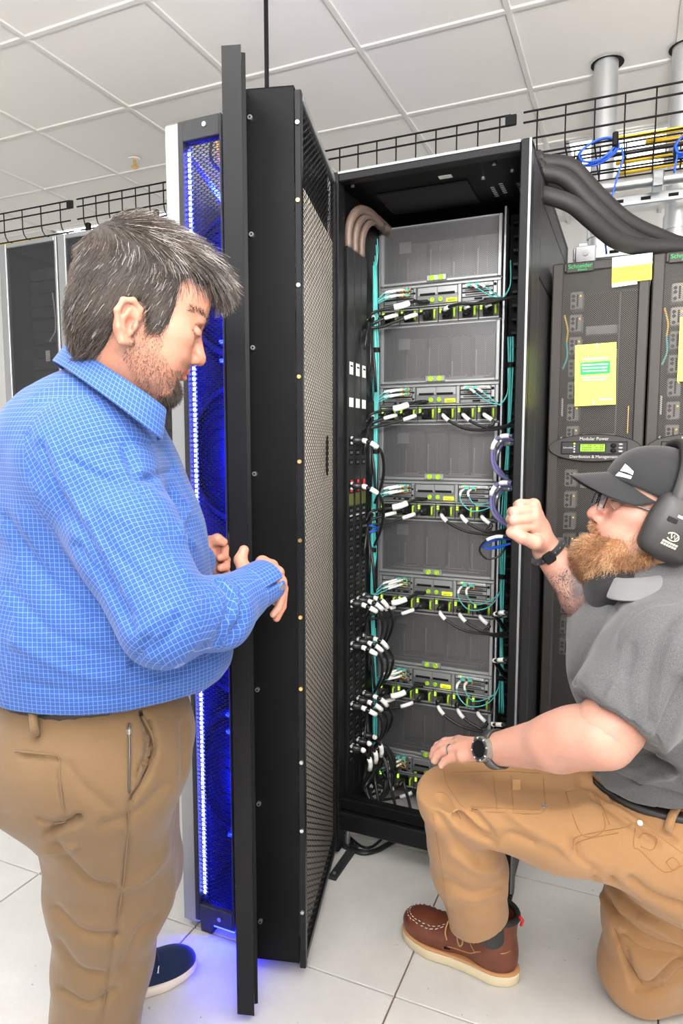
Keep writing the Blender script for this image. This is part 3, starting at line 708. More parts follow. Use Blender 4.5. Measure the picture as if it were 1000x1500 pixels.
# lime poster on the first rack's door
pc = at(871.5, 549, PY); po = empty('poster', (pc[0], PY - .004, pc[2]), 'lime poster headed New name on the dark mesh door', 'poster')
tl = math.radians(1.5)
pw(sheet((pc[0], PY - .004, pc[2]), .128, .202, M['poster'], tilt=tl), 'paper', po)
pw(sheet((pc[0] - .001, PY - .0047, pc[2] + .022), .092, .041, M['green_ink'], tilt=tl), 'green_panel', po)
text('lettering', 'New name.', .021, (pc[0] + .0, PY - .0048, pc[2] + .066), M['green_ink'], po)
wl = MB()
for dx, dz, w_, h_ in ((0, .0525, .078, .0055), (-.002, .033, .084, .0042), (-.002, .0225, .080, .0042), (-.001, .0125, .076, .0038), (-.001, -.0075, .082, .0032), (.0, -.0165, .072, .0036), (.034, -.082, .045, .005)):
    for q in range(9):
        if q in (3, 6) and w_ < .081: pass
        sheet((pc[0] + dx - w_ / 2 + (q + .45) * w_ / 9, PY - .0053, pc[2] + dz), w_ / 9 * .86, h_ * (.8 + .4 * rng.random()), M['white_ink'], wl)
pw(wl, 'printed_lines', po, kind='stuff')
for s in (1, -1): pw(MB().cyl((pc[0] + s * .002, PY - .0052, pc[2] + s * .088), (pc[0] + s * .002, PY - .004, pc[2] + s * .088), .0022, M['jet'], 10).box((pc[0] + s * .002 - .002, PY - .0056, pc[2] + s * .094 - .006), (pc[0] + s * .002 + .002, PY - .0046, pc[2] + s * .094 + .008), M['white']), 'zip_tie', po)
# white and yellow card at the top corner
yc = at(925, 394, PY); ya = empty('card', (yc[0], PY - .004, yc[2]), 'white and yellow card taped over the rack\'s upper right corner', 'card')
pw(sheet((yc[0], PY - .004, yc[2] - .0), .118, .082, M['yellow_paper'], tilt=.02), 'yellow_half', ya)
pw(sheet((yc[0] + .0, PY - .0047, yc[2] + .026), .118, .032, M['label'], tilt=.02), 'white_half', ya)
pw(sheet((yc[0] - .02, PY - .0042, yc[2] - .046), .075, .012, M['label'], tilt=.06), 'torn_tape', ya)
wl = MB(); sheet((yc[0] - .0, PY - .0052, yc[2] + .026), .026, .007, M['grey_ink'], wl); ink = plain('orange_ink', (.85, .55, .02), .6)
sheet((yc[0] - .012, PY - .0052, yc[2] + .001), .026, .003, ink, wl); sheet((yc[0] + .017, PY - .0052, yc[2] + .002), .026, .003, ink, wl); sheet((yc[0] - .02, PY - .0052, yc[2] - .026), .036, .003, ink, wl); sheet((yc[0] + .02, PY - .0052, yc[2] - .025), .036, .003, ink, wl)
pw(wl, 'printed_lines', ya, kind='stuff')
lp = at(998, 512, PY); la = empty('poster', (lp[0] + .055, PY - .004, lp[2]), 'lime poster cut off by the right picture edge, second power rack', 'poster')
pw(sheet((lp[0] + .055, PY - .004, lp[2]), .128, .20, M['poster']), 'paper', la)

# ------------------------------------------------------------------ wire cable trays
TY0, TY1 = 2.56, 2.96
def tray(x0, x1, zb, label, n):
    e = empty('cable_tray', ((x0 + x1) / 2, TY0, zb), label, 'cable tray')
    r = .0028
    rails = [(TY0, zb + .138), (TY0, zb + .103), (TY0, zb + .045), (TY0 + .02, zb), (TY0 + .10, zb - .002), (TY0 + .2, zb - .002), (TY0 + .3, zb - .002), (TY1 - .02, zb), (TY1, zb + .045), (TY1, zb + .103), (TY1, zb + .138)]
    for y, z in rails: pw(MB().cyl((x0, y, z), (x1, y, z), r * 1.25, M['jet'], 6), 'rail_wire', e)
    cw = None
    for k in range(n):
        x = x0 + (x1 - x0) * (k + .5) / n
        if cw is None:
            pts = [(0, 0, .138), (0, 0, .045), (0, .006, .02), (0, .02, .004), (0, TY1 - TY0 - .02, .004), (0, TY1 - TY0 - .006, .02), (0, TY1 - TY0, .045), (0, TY1 - TY0, .138)]
            cw = MB().tube(pts, r, M['jet'], 6).mesh('cross_wire')
        o = bpy.data.objects.new('cross_wire', cw); COL.objects.link(o); o.parent = e; o.location = (x - e.location[0], 0, 0)
    for s in (0, TY1 - TY0):
        pw(MB().box((x1 - .02, TY0 + s - .006, zb + .10), (x1 + .02, TY0 + s + .006, zb + .138), M['black_semi'], .003), 'splice_clamp', e)
    for x in (x0 + .2, x1 - .2):
        for y in (TY0 + .03, TY1 - .03): pw(MB().cyl((x, y, zb), (x, y, RH - .002), .004, M['zinc'], 6), 'hanger_rod', e) if False else None
    return e
xs = [-4.6, at(106, 262, TY0)[0], at(757, 185, TY0)[0], 1.9]
tray(xs[0], xs[1] - .022, 2.436, 'black wire cable tray length at the far left above dark units', 16)
tray(xs[1] + .022, xs[2] - .022, 2.436, 'black wire cable tray length passing behind the tall open cabinet', 26)
tray(xs[2] + .022, xs[3], 2.436, 'black wire cable tray length on the right, full of yellow fibre', 24)
# strut frame that carries the trays, and threaded hanging rods
def strut(x0, x1, y, z, label, h=.041):
    e = empty('strut_channel', ((x0 + x1) / 2, y, z), label, 'strut channel')
    pw(MB().box((x0, y - .0205, z), (x1, y + .0205, z + h), M['galv'], .003), 'channel', e)
    s = MB()
    for x in np.arange(x0 + .06, x1, .1): s.box((x - .018, y - .0212, z + .014), (x + .018, y - .0203, z + .027), M['jet'], 0)
    pw(s, 'slots', e, kind='stuff')
    return e
strut(-.15, 2.0, 3.05, 2.355, 'upper galvanised strut rail under the right cable tray')
strut(-.26, 2.0, 3.05, 2.16, 'lower slotted galvanised strut rail behind the black cables', .05)
strut(-.26, 2.0, 3.30, 2.27, 'thin galvanised strut rail farthest back behind the black cables', .03)
e = empty('conduit', (.9, 2.93, 2.405), 'horizontal galvanised pipe just below the right cable tray', 'conduit')
pw(MB().cyl((-.17, 2.93, 2.405), (2.0, 2.93, 2.405), .024, M['galv'], 16), 'pipe', e)
pw(MB().box((.03, 2.895, 2.37), (.07, 2.965, 2.431), M['zinc'], .004).cyl((.05, 2.93, 2.42), (.05, 2.93, 2.432), .008, M['steel'], 8), 'pipe_clamp', e)
pw(MB().box((-.25, 3.02, 2.10), (-.17, 3.028, 2.215), M['galv'], .003).cyl((-.21, 3.02, 2.14), (-.21, 3.012, 2.14), .012, M['steel'], 8).cyl((-.21, 3.02, 2.185), (-.21, 3.012, 2.185), .012, M['steel'], 8), 'end_bracket', e)
for (px, lab) in ((888, 'vertical grey conduit pipe rising through the ceiling behind the tray'), (1004, 'vertical grey conduit pipe at the right picture edge')):
    p = atZ(px, 90 if px < 900 else 66, RH); e = empty('conduit_riser', (p[0], p[1], 0), lab, 'conduit')
    pw(MB().cyl((p[0], p[1], 0.0), (p[0], p[1], RH + .01), .050, M['galv'], 20, cap=False), 'pipe', e)
    pw(MB().cyl((p[0] + .004, p[1] + .008, RH - .008), (p[0] + .004, p[1] + .008, RH - .0065), .068, M['jet'], 20), 'ceiling_hole', e, label='dark round hole cut in the ceiling')
    pw(MB().cyl((p[0], p[1], 2.30), (p[0], p[1], 2.36), .056, M['galv'], 20), 'coupling', e)
# sprinkler on the ceiling
p = atZ(197, 231, RH); e = empty('sprinkler', (p[0], p[1], RH), 'small brass ceiling sprinkler above the far-left units', 'sprinkler')
pw(MB().cyl((p[0], p[1], RH - .012), (p[0], p[1], RH - .006), .034, M['white'], 20), 'escutcheon', e)
pw(MB().cyl((p[0], p[1], RH - .05), (p[0], p[1], RH - .01), .009, M['gold'], 10).cyl((p[0], p[1], RH - .055), (p[0], p[1], RH - .05), .022, M['gold'], 12), 'head', e)
# fibre lying in the trays
yk = 0
for (dy, dz, mat, nm, x0, x1) in ((.05, .02, 'yellow_cable', 'yellow', -.12, 1.95), (.13, .014, 'yellow_cable', 'yellow', .0, 1.95), (.20, .02, 'rubber', 'black', -.12, 1.95), (.26, .014, 'yellow_cable', 'yellow', -.1, 1.95), (.31, .03, 'rubber', 'black', -.1, 1.95), (.35, .016, 'yellow_cable', 'yellow', -.1, 1.95), (.38, .06, 'rubber', 'black', -.1, 1.95), (.37, .09, 'orange', 'amber', -.1, 1.95)):
    pts = [(x, TY0 + dy + .012 * math.sin(x * 3 + dy * 40), 2.436 + dz + .006 * math.sin(x * 5 + dy * 70)) for x in np.linspace(x0, x1, 30)]
    o = MB().tube(pts, .008 if nm != 'amber' else .005, M[mat], 7).obj('tray_cable'); yk += 1
    order = ['nearest the front wires', 'second from the front wires', 'third from the front wires', 'at the middle of the tray floor', 'fifth from the front wires', 'third from the rear wires', 'low along the rear wires', 'raised along the rear wires'][yk - 1]
    put(o, '%s cable lying in the right tray, %s' % (nm, order), 'cable')
o = MB().tube(bez([(-3.35, TY0 + .1, 2.47), (-3.0, TY0 + .2, 2.50), (-2.6, TY0 + .22, 2.49), (-2.0, TY0 + .2, 2.47), (-1.4, TY0 + .2, 2.46)], 30), .006, M['yellow_cable'], 7).obj('tray_cable'); put(o, 'yellow cable arching in the left tray above the dark units', 'cable')
for px, py in ((125, 331), (225, 312)):
    p = at(px, py, TY0); o = MB().box((p[0] - .012, TY0 + .008, p[2] - .02), (p[0] + .012, TY0 + .03, p[2] + .02), M['jet'], .004).obj('tray_clip'); put(o, 'small black clip on the left tray\'s wires, %s' % ('nearer the far left' if px < 200 else 'beside the silver post'), 'clip')
# coiled blue patch cables tied to the tray
def coil(cx, cz, y, rx, rz, turns, label, tail):
    e = empty('patch_cable', (cx, y, cz), label, 'cable')
    pts = []
    for k, a in enumerate(np.linspace(0, 2 * math.pi * turns, turns * 22)):
        g = 1 + .10 * math.sin(k * .37); pts.append((cx + rx * g * math.cos(a) , y - .008 + .012 * math.sin(a * 1.3), cz + rz * g * math.sin(a) + .35 * rz * math.cos(a)))
    pw(MB().tube(pts, .0035, M['blue_cable'], 6), 'coil', e)
    pw(MB().tube(bez(tail, 24), .0035, M['blue_cable'], 6), 'tail', e)
    pw(MB().box((cx + rx * .75, y - .03, cz + rz * .0), (cx + rx * 1.05, y + .005, cz + rz * 1.3), M['jet'], .004), 'tie', e)
    pw(MB().box((cx - rx * 1.1, y - .02, cz - rz * 1.6), (cx - rx * .8, y + .005, cz - rz * .2), M['jet'], .004), 'plug', e)
c = at(875, 222, TY0 - .02)
coil(c[0], c[2], TY0 - .016, .062, .036, 4, 'blue patch cable coiled on the tray, its tail hanging down', [at(910, 216, TY0 - .03), at(912, 232, TY0 - .03), at(903, 262, TY0 - .03), at(893, 300, TY0 - .03), at(884, 330, TY0 - .03), at(886, 352, TY0 - .03), at(888, 372, TY0 - .03)])
c = at(1003, 212, TY0 - .02)
coil(c[0], c[2], TY0 - .016, .03, .03, 4, 'blue patch cable coiled on the tray at the right picture edge', [at(992, 215, TY0 - .03), at(990, 235, TY0 - .03), at(987, 252, TY0 - .03), at(989, 246, TY0 - .035)])
# heavy black cables running from the cabinet roof over the power racks
hv = [((792, 238, 2.34), (835, 244, 2.36), (870, 280, 2.40), (915, 322, 2.46), (960, 345, 2.52), (1010, 362, 2.58), (1100, 380, 2.66)),
      ((793, 252, 2.30), (828, 262, 2.31), (868, 302, 2.36), (910, 340, 2.42), (955, 362, 2.50), (1010, 376, 2.56), (1100, 392, 2.64)),
      ((800, 272, 2.36), (832, 284, 2.37), (868, 318, 2.41), (908, 350, 2.47), (950, 368, 2.53), (1005, 380, 2.60), (1100, 395, 2.7)),
      ((806, 288, 2.32), (838, 300, 2.33), (868, 325, 2.37), (902, 352, 2.43), (940, 372, 2.50), (1000, 384, 2.58), (1100, 398, 2.66)),
      ((792, 246, 2.44), (836, 252, 2.46), (872, 288, 2.5), (918, 326, 2.56), (965, 352, 2.62), (1015, 366, 2.68), (1100, 382, 2.76))]
hl = ['topmost heavy black cable arching from the cabinet roof', 'second heavy black cable from the top, lying over the others', 'third heavy black cable from the top of the bundle', 'lowest heavy black cable sagging onto the power rack', 'heavy black cable at the back of the arching bundle']
for k, q in enumerate(hv):
    dy_ = (.02, -.04, .08, -.10, .14)[k]; P = [at(q_[0], q_[1], h_[2] + dy_) for q_, h_ in zip(q, hv[0])]; P = [np.array([p_[0], p_[1], max(p_[2], 2.026) if p_[1] > 2.36 and p_[0] > -.30 else p_[2]]) for p_ in P]
    P0 = P[0]; pre = [np.array([X1 - .10, P0[1] + .02, ZT + .03]), np.array([X1 - .03, P0[1], max(P0[2] + .012, ZT + .028)])] if k in (0, 1, 4) else [np.array([X1 - .06, P0[1], P0[2] + .008]), np.array([X1 - .01, P0[1], P0[2] + .008])]
    o = MB().tube(bez(pre + P, 56), .0265, M['rubber_matt'], 12).obj('feeder_cable'); put(o, hl[k], 'cable', 'heavy black cables arching over the power racks')

# ------------------------------------------------------------------ cabling inside the cabinet
ordn2 = ['topmost', 'second', 'third', 'fourth', 'fifth', 'bottom']
SX = -.8655
def cord(name, pts, r, mat, label, cat, group, sleeve=None, smat='label', plug=None, n=26, sr=.0075, pmat='rubber'):
    P = bez(pts, n); e = empty(name, tuple(P[0]), label, cat, group)
    pw(MB().tube(P, r, M[mat], 7), 'cord', e)
    for sl in (sleeve or []):
        i = max(1, min(len(P) - 3, int(sl * (len(P) - 1)))); k_ = 3
        pw(MB().tube(P[i:i + k_ + 1], sr, M[smat], 8), 'label_sleeve', e)
    for a, b, rr in (plug or []): pw(MB().tube([a, np.array(a) * .7 + np.array(b) * .3, b], [rr, rr, rr * .6], M[pmat], 10), 'plug', e)
    return e
bayn = ['leftmost', 'second', 'third', 'fourth', 'fifth', 'rightmost']
LZ = []
for k in range(6):
    zb = SZ[k]
    jit = lambda s: rng.uniform(-s, s)
    for q in range(6):
        sx = SX + .004 + q * .0715 + .032; sy = SY + .003; sz = zb + .031
        if k == 5 and q > 3: continue
        pl = [((sx, sy, sz), (sx - .004, sy - .045, sz - .002), .0125)]
        if q < 3:
            pts = [(sx - .004, sy - .04, sz - .002), (sx - .03, sy - .075, sz - .004 - .004 * q), (sx - .075, sy - .09, sz - .016 - .006 * q), (max(SX + .006, sx - .13), sy - .10, sz - .028 - .008 * q + jit(.004)), (SX + .006 - .002 * q, sy - .11, sz - .038 - .006 * q), (SX + .003, sy - .14, sz - .05 + jit(.01)), (-.840 + .013 * q, sy - .20, sz - .075 - .05 * q), (-.840 + .013 * q, sy - .22 + q * .02, sz - .14 - .07 * q)]
            slv = [.13]; pts = [(max(p_[0], SX + .006), p_[1], p_[2]) for p_ in pts]
        else:
            pts = [(sx - .002, sy - .04, sz - .002), (sx + .012, sy - .075, sz - .012), (sx + .045, sy - .085, sz - .036), (min(SX + .42, sx + .11), sy - .09, sz - .052 - .004 * (5 - q)), (SX + .455, sy - .10, sz - .058 + jit(.006)), (SX + .50, sy - .12, sz - .045 + jit(.01)), (SX + .535, sy - .16, sz - .03 + .03 * (q - 4)), (SX + .54, sy - .20, sz + .02 * (q - 4))]
            slv = [.10]
            if k == 0:
                pts = [(sx - .002, sy - .04, sz - .002), (sx + .015, sy - .07, sz + .004), (sx + .06, sy - .085, sz + .010), (SX + .40, sy - .09, sz + .018 - .006 * (5 - q)), (SX + .47, sy - .10, sz + .012), (SX + .51, sy - .12, sz + .01), (SX + .54, sy - .17, sz - .02)]
        cord('power_cable', pts, .0052, 'rubber', 'black power cord plugged into the %s supply bay of the %s server' % (bayn[q], ordn2[k]), 'power cord', 'cords of the server supplies', slv, 'label', pl, 26, .0072)
    # thick management lead with a large white label
    mp = [(SX + .165, SY - .004, zb + .074), (SX + .15, SY - .05, zb + .070), (SX + .11, SY - .085, zb + .052), (SX + .06, SY - .10, zb + .042), (SX + .01, SY - .11, zb + .03), (SX + .002, SY - .14, zb + .0)]
    if k < 5: 
        P = bez(mp, 30); e = empty('network_lead', mp[0], 'black network lead with big white tag on the %s server' % ordn2[k], 'network lead', 'tagged leads of the servers')
        pw(MB().tube(P, .005, M['rubber'], 7), 'cord', e); pw(MB().tube(P[9:16], .011, M['label'], 8), 'tag', e, label='large white tag')
        pw(MB().box((SX + .146, SY - .022, zb + .069), (SX + .186, SY - .005, zb + .08), M['rubber'], .003), 'plug', e)
    # fibre leads on the left card cage
    for q in range(4):
        cx_ = SX + .085 + (q % 2) * .022; cz_ = zb + .104 + (q // 2) * .017
        up = 1 if (k % 2 == 0) else -1
        fx = -.862 + .004 * q
        pts = [(cx_, SY - .002, cz_), (cx_ - .018, SY - .035, cz_ - .004), (cx_ - .05, SY - .05, cz_ - .012), (SX + .005, SY - .055, cz_ - .026 - .004 * q), (SX - .003 - .001 * q, SY - .055, cz_ - .012 + .01 * q), (fx, SY - .07, cz_ + .05 + .02 * q), (fx, SY - .075, cz_ + .11 + .02 * q)]
        if k in (3, 5): pts = [(cx_, SY - .002, cz_), (cx_ - .018, SY - .035, cz_ - .004), (cx_ - .05, SY - .05, cz_ - .016), (SX + .005, SY - .06, cz_ - .04 - .003 * q), (SX - .004, SY - .055, cz_ - .04 + .01 * q), (fx, SY - .07, cz_ + .03 + .02 * q), (fx, SY - .075, cz_ + .10 + .02 * q)]
        e = cord('fibre_lead', pts, .0018, 'aqua', 'aqua fibre lead in the %s server, %s %s port of the left cage' % (ordn2[k], ['lower', 'upper'][q // 2], ['left', 'right'][q % 2]), 'fibre lead', 'fibre leads of the left card cages', None, n=30)
        P = bez(pts, 30)
        pw(MB().tube(P[2:11], .0042, M['label'], 7), 'boot', e, label='white boot')
        lo = [(cx_ + .002, SY - .004, cz_ + .003), (cx_ + .008, SY - .022, cz_ + .004), (cx_ + .016, SY - .030, cz_ - .0), (cx_ + .010, SY - .026, cz_ - .008), (cx_ - .006, SY - .02, cz_ - .007)]
        pw(MB().tube(bez(lo, 14), .0016, M['orange'], 6), 'pull_tab', e, label='amber pull loop')
        pw(MB().box((cx_ - .006, SY - .014, cz_ - .004), (cx_ + .008, SY + .004, cz_ + .005), M['aqua'], .001), 'connector', e)
    # fibre leads on the right card cage
    for q in range(2):
        cx_ = SX + .330 + q * .026; cz_ = zb + .117
        if k == 5: continue
        if k < 2: pts = [(cx_, SY - .002, cz_), (cx_ + .02, SY - .035, cz_ - .008), (cx_ + .055, SY - .05, cz_ - .034), (cx_ + .09, SY - .06, cz_ - .055 - .006 * q), (SX + .455, SY - .06, cz_ - .06), (SX + .475, SY - .05, cz_ - .02), (SX + .472, SY - .04, cz_ + .06)]
        else: pts = [(cx_, SY - .002, cz_), (cx_ - .012, SY - .035, cz_ - .014), (cx_ - .006 + .012 * q, SY - .05, cz_ - .045), (cx_ + .035, SY - .06, cz_ - .076 + .022 * q), (SX + .43, SY - .06, cz_ - .058 + .02 * q), (SX + .465, SY - .05, cz_ - .005), (SX + .472, SY - .04, cz_ + .07)]
        e = cord('fibre_lead', pts, .0020, 'aqua', 'aqua fibre lead looping from the %s server, %s port of its right cage' % (ordn2[k], ['left', 'right'][q]), 'fibre lead', 'fibre leads of the right card cages', None, n=30)
        P = bez(pts, 30); pw(MB().tube(P[2:8], .0045, M['label'], 7), 'boot', e, label='white boot')
        pw(MB().box((cx_ - .006, SY - .014, cz_ - .004), (cx_ + .010, SY + .004, cz_ + .006), M['aqua'], .001), 'connector', e)
        pw(MB().tube([(cx_ + .009, SY - .006, cz_ + .004), (cx_ + .014, SY - .024, cz_ + .002), (cx_ + .012, SY - .024, cz_ - .010), (cx_ + .004, SY - .018, cz_ - .010)], .0015, M['orange'], 6), 'pull_tab', e)
# aqua trunk bundles
def bundle(x, z0, z1, y, label, n_=8, sway=.006):
    e = empty('fibre_bundle', (x, y, z0), label, 'fibre bundle')
    for q in range(n_):
        ox, oy = .0075 * math.cos(q * 2.4) * (q / n_) ** .5, .0075 * math.sin(q * 2.4) * (q / n_) ** .5
        pts = [(x + ox * (1 + .5 * math.sin(z * 9 + q)) + sway * math.sin(z * 5.0), y + oy, z) for z in np.linspace(z0, z1, 40)]
        pw(MB().tube(pts, .0027, M['aqua'], 5), 'fibre', e)
    for z in np.arange(z0 + .12, z1, .36): pw(MB().cyl((x + sway * math.sin(z * 5), y, z), (x + sway * math.sin(z * 5), y, z + .016), .0135, M['jet'], 10), 'hook_tie', e)
bundle(-.855, .16, 2.02, 2.27, 'aqua fibre bundle running down the cabinet\'s left side')
bundle(SX + .475, .45, 1.75, SY - .04, 'aqua fibre bundle down the cabinet\'s right side, beside the servers', 6)
# plugs in the vertical power strips
lv = [(645, 'beside the third server\'s mesh', 1), (712, 'above the red breakers', 1), (885, 'by the fifth server\'s top', 3), (947, 'beside the fifth server\'s mesh', 3), (1035, 'beside the fifth server\'s supplies', 3), (1097, 'lowest on the left strips', 3)]
for li, (py, where, cnt) in enumerate(lv):
    for q in range(cnt):
        fx = X0 + .0165 + .023; yy = 2.038 + q * .056; zc = atX(512, py, fx)[2] + .0
        pts = [(fx + .035, yy, zc), (fx + .05, yy - .003, zc - .002), (fx + .075, yy, zc - .012), (fx + .095, yy + .03, zc - .04 - .01 * q), (fx + .085, yy + .08, zc - .10), (fx + .06, yy + .12, zc - .16), (fx + .02, yy + .17, zc - .22)]
        if li == 5: pts = [(fx + .035, yy, zc), (fx + .05, yy, zc - .005), (fx + .065, yy + .02, zc - .06), (fx + .03, yy + .03, zc - .16), (fx + .05, yy + .02, max(.22, zc - .25)), (fx + .06, yy + .1, .25)]
        e = cord('strip_cable', pts, .0052, 'rubber', 'sleeved black cord, %s strip, %s' % (['front', 'middle', 'rear'][q], where), 'power cord', 'cords plugged into the left power strips', [.10, .32], 'label', [((fx, yy, zc), (fx + .04, yy, zc), .0135)], 26, .0085)
        pw(MB().box((fx - .0005, yy - .012, zc - .013), (fx + .01, yy + .012, zc + .013), M['grey_ink'], .003), 'plug_face', e)
rv = [(643, 'beside the third server\'s mesh', 'violet_lead'), (712, 'level with the third server\'s cards', 'violet_lead'), (902, 'level with the fourth server\'s supplies', 'rubber'), (972, 'above the fifth server\'s cards', 'rubber'), (1068, 'lowest on the right', 'rubber')]
M['violet_lead'] = plain('violet_grey_jacket', (.16, .15, .34), .4)
for li, (py, where, mt) in enumerate(rv):
    fx = X1 - .02; p0 = at(752, py, 2.12)
    for q in range(3):
        yy = 2.12 + .03 * q; zc = p0[2] + .008 - .012 * q
        pts = [(fx - .03, yy, zc), (fx - .05, yy, zc + .002), (fx - .085, yy + .01, zc - .004), (fx - .105, yy + .02, zc - .04 - .01 * q), (fx - .10 + .01 * q, yy + .03, zc - .10), (fx - .06, yy + .06, zc - .14), (fx - .04, yy + .1, zc - .15)] if li < 2 else [(fx - .03, yy, zc), (fx - .05, yy, zc), (fx - .08, yy + .02, zc - .012), (fx - .09, yy + .06, zc - .03), (fx - .07, yy + .1, zc - .08), (fx - .05, yy + .15, zc - .12)]
        e = cord('strip_cable', pts, .0055, mt, '%s cord, right wall socket %s, %s of three' % ('violet grey' if li < 2 else 'black', where, ['front', 'middle', 'rear'][q]), 'power cord', 'cords plugged into the right wall', [.2, .4] if q != 1 else [.3], 'label' if q == 0 else 'zinc', [((fx, yy, zc), (fx - .04, yy, zc), .0135)], 26, .0075)
        pw(MB().box((fx - .012, yy - .012, zc - .012), (fx + .002, yy + .012, zc + .012), M['zinc'], .003), 'plug_face', e)
# small blue patch leads, both sides
e = None
for q in range(2):
    pts = [at(508, 772, 2.2), at(525, 770 - 2 * q, 2.21), at(548, 771, 2.24), at(551, 776 + q, 2.26), at(530, 780 + 2 * q, 2.24), at(510, 779, 2.22)]
    cord('patch_lead', pts, .0032, 'blue_cable', 'small blue patch lead on the cabinet\'s left, %s of two' % ['upper', 'lower'][q], 'patch lead', None, None)
    pts = [at(748, 790, 2.15), at(730, 790 - 2 * q, 2.17), at(708, 798, 2.18), at(712, 803 + q, 2.19), at(730, 800 + 2 * q, 2.18), at(748, 796, 2.16)]
    cord('patch_lead', pts, .0034, 'blue_cable', 'small blue patch lead below the bearded man\'s fist, %s of two' % ['upper', 'lower'][q], 'patch lead', None, None)
cord('patch_lead', [at(506, 767, 2.18), at(520, 767, 2.19), at(535, 772, 2.2), at(545, 774, 2.22)], .004, 'rubber', 'black lead with white plug above the left blue leads', 'patch lead', None, [.05, .55], 'white', None, 16, .009)
cord('patch_lead', [at(750, 788, 2.14), at(728, 786, 2.15), at(710, 793, 2.15), at(702, 806, 2.16), at(712, 818, 2.17), at(730, 815, 2.18), at(742, 800, 2.2)], .0035, 'rubber', 'black looped lead with white sleeve under the bearded man\'s fist', 'patch lead', None, [.12, .2], 'label', None, 30, .006)
# brown braided sleeves curving down to the strips
for q in range(3):
    y0 = 2.038 + .056 * q; xx = X0 + .0165 + .012
    pts = [(xx, y0, 2.02), (xx, y0, 2.07), (xx + .004, y0 + .01, 2.11), (xx + .012, y0 + .05, 2.150), (xx + .02, y0 + .12, 2.165), (xx + .02, y0 + .25, 2.16)]
    o = MB().tube(bez(pts, 22), np.linspace(.012, .018, 21)[:len(bez(pts, 22))] if len(bez(pts, 22)) <= 21 else .016, M['brown_hose'], 10).obj('cable_sleeve')
    put(o, 'brown braided cable sleeve above the %s vertical power strip' % ['front', 'middle', 'rear'][q], 'cable sleeve', 'brown sleeves above the power strips')
# spare cord coils in the cabinet's foot and the leads on the floor
for q in range(5):
    c_ = at(505 + 11 * q, 1130 + 8 * (q % 3), 2.15 + .03 * q); c_[0] = max(c_[0], -.80); pts = []
    for a in np.linspace(0, 2 * math.pi * 2, 40): pts.append((c_[0] + (.045 + .006 * math.sin(a * 2.3 + q)) * math.cos(a) * .9, c_[1] + .03 * math.sin(a + q), max(.20, c_[2]) + (.075 + .02 * (q % 2)) * math.sin(a)))
    o = MB().tube(pts, .0055, M['rubber'], 7, False).obj('cord_coil'); put(o, 'coil of black cord hanging in the cabinet foot, %s from the hinge side' % ['first', 'second', 'third', 'fourth', 'fifth'][q], 'cord', 'coils of spare cord')
for q in range(7):
    x0 = -.80 + .055 * q; pts = [(x0, 2.13, .22), (x0 + .04, 2.09 + .02 * math.sin(q), .10), (x0 + .02, 2.10 + .03 * math.cos(q), .03), (x0 + .10, 2.18, .0085), (x0 + .16 * math.cos(q), 2.26, .0085), (x0 + .1, 2.36, .0085)]
    o = MB().tube(bez(pts, 24), .0055, M['rubber'], 7).obj('floor_lead'); put(o, 'black lead reaching the floor inside the cabinet foot, %s from its hinge side' % ['first', 'second', 'third', 'fourth', 'fifth', 'sixth', 'seventh'][q], 'cord', 'leads in the cabinet foot')
fl_ = [[(493, 1218), (505, 1232), (525, 1246), (548, 1246), (572, 1234), (600, 1226)], [(492, 1224), (508, 1240), (530, 1250), (552, 1246), (568, 1238), (590, 1226)], [(494, 1210), (512, 1226), (530, 1240), (545, 1240), (560, 1228)]]
for q, pl in enumerate(fl_):
    pts = [atZ(x, y, .008) for x, y in pl]
    cord('floor_lead', pts, .007 if q < 2 else .0045, 'rubber', 'black lead curling on the floor tiles before the cabinet, %s of three' % ['rear', 'front', 'thin middle'][q], 'cord', 'leads on the floor before the cabinet', None, n=26)
cord('patch_lead', [atZ(490, 1212, .006), atZ(500, 1222, .006), atZ(512, 1233, .006)], .004, 'blue_cable', 'short blue lead on the floor by the cabinet\'s left foot', 'patch lead', None)
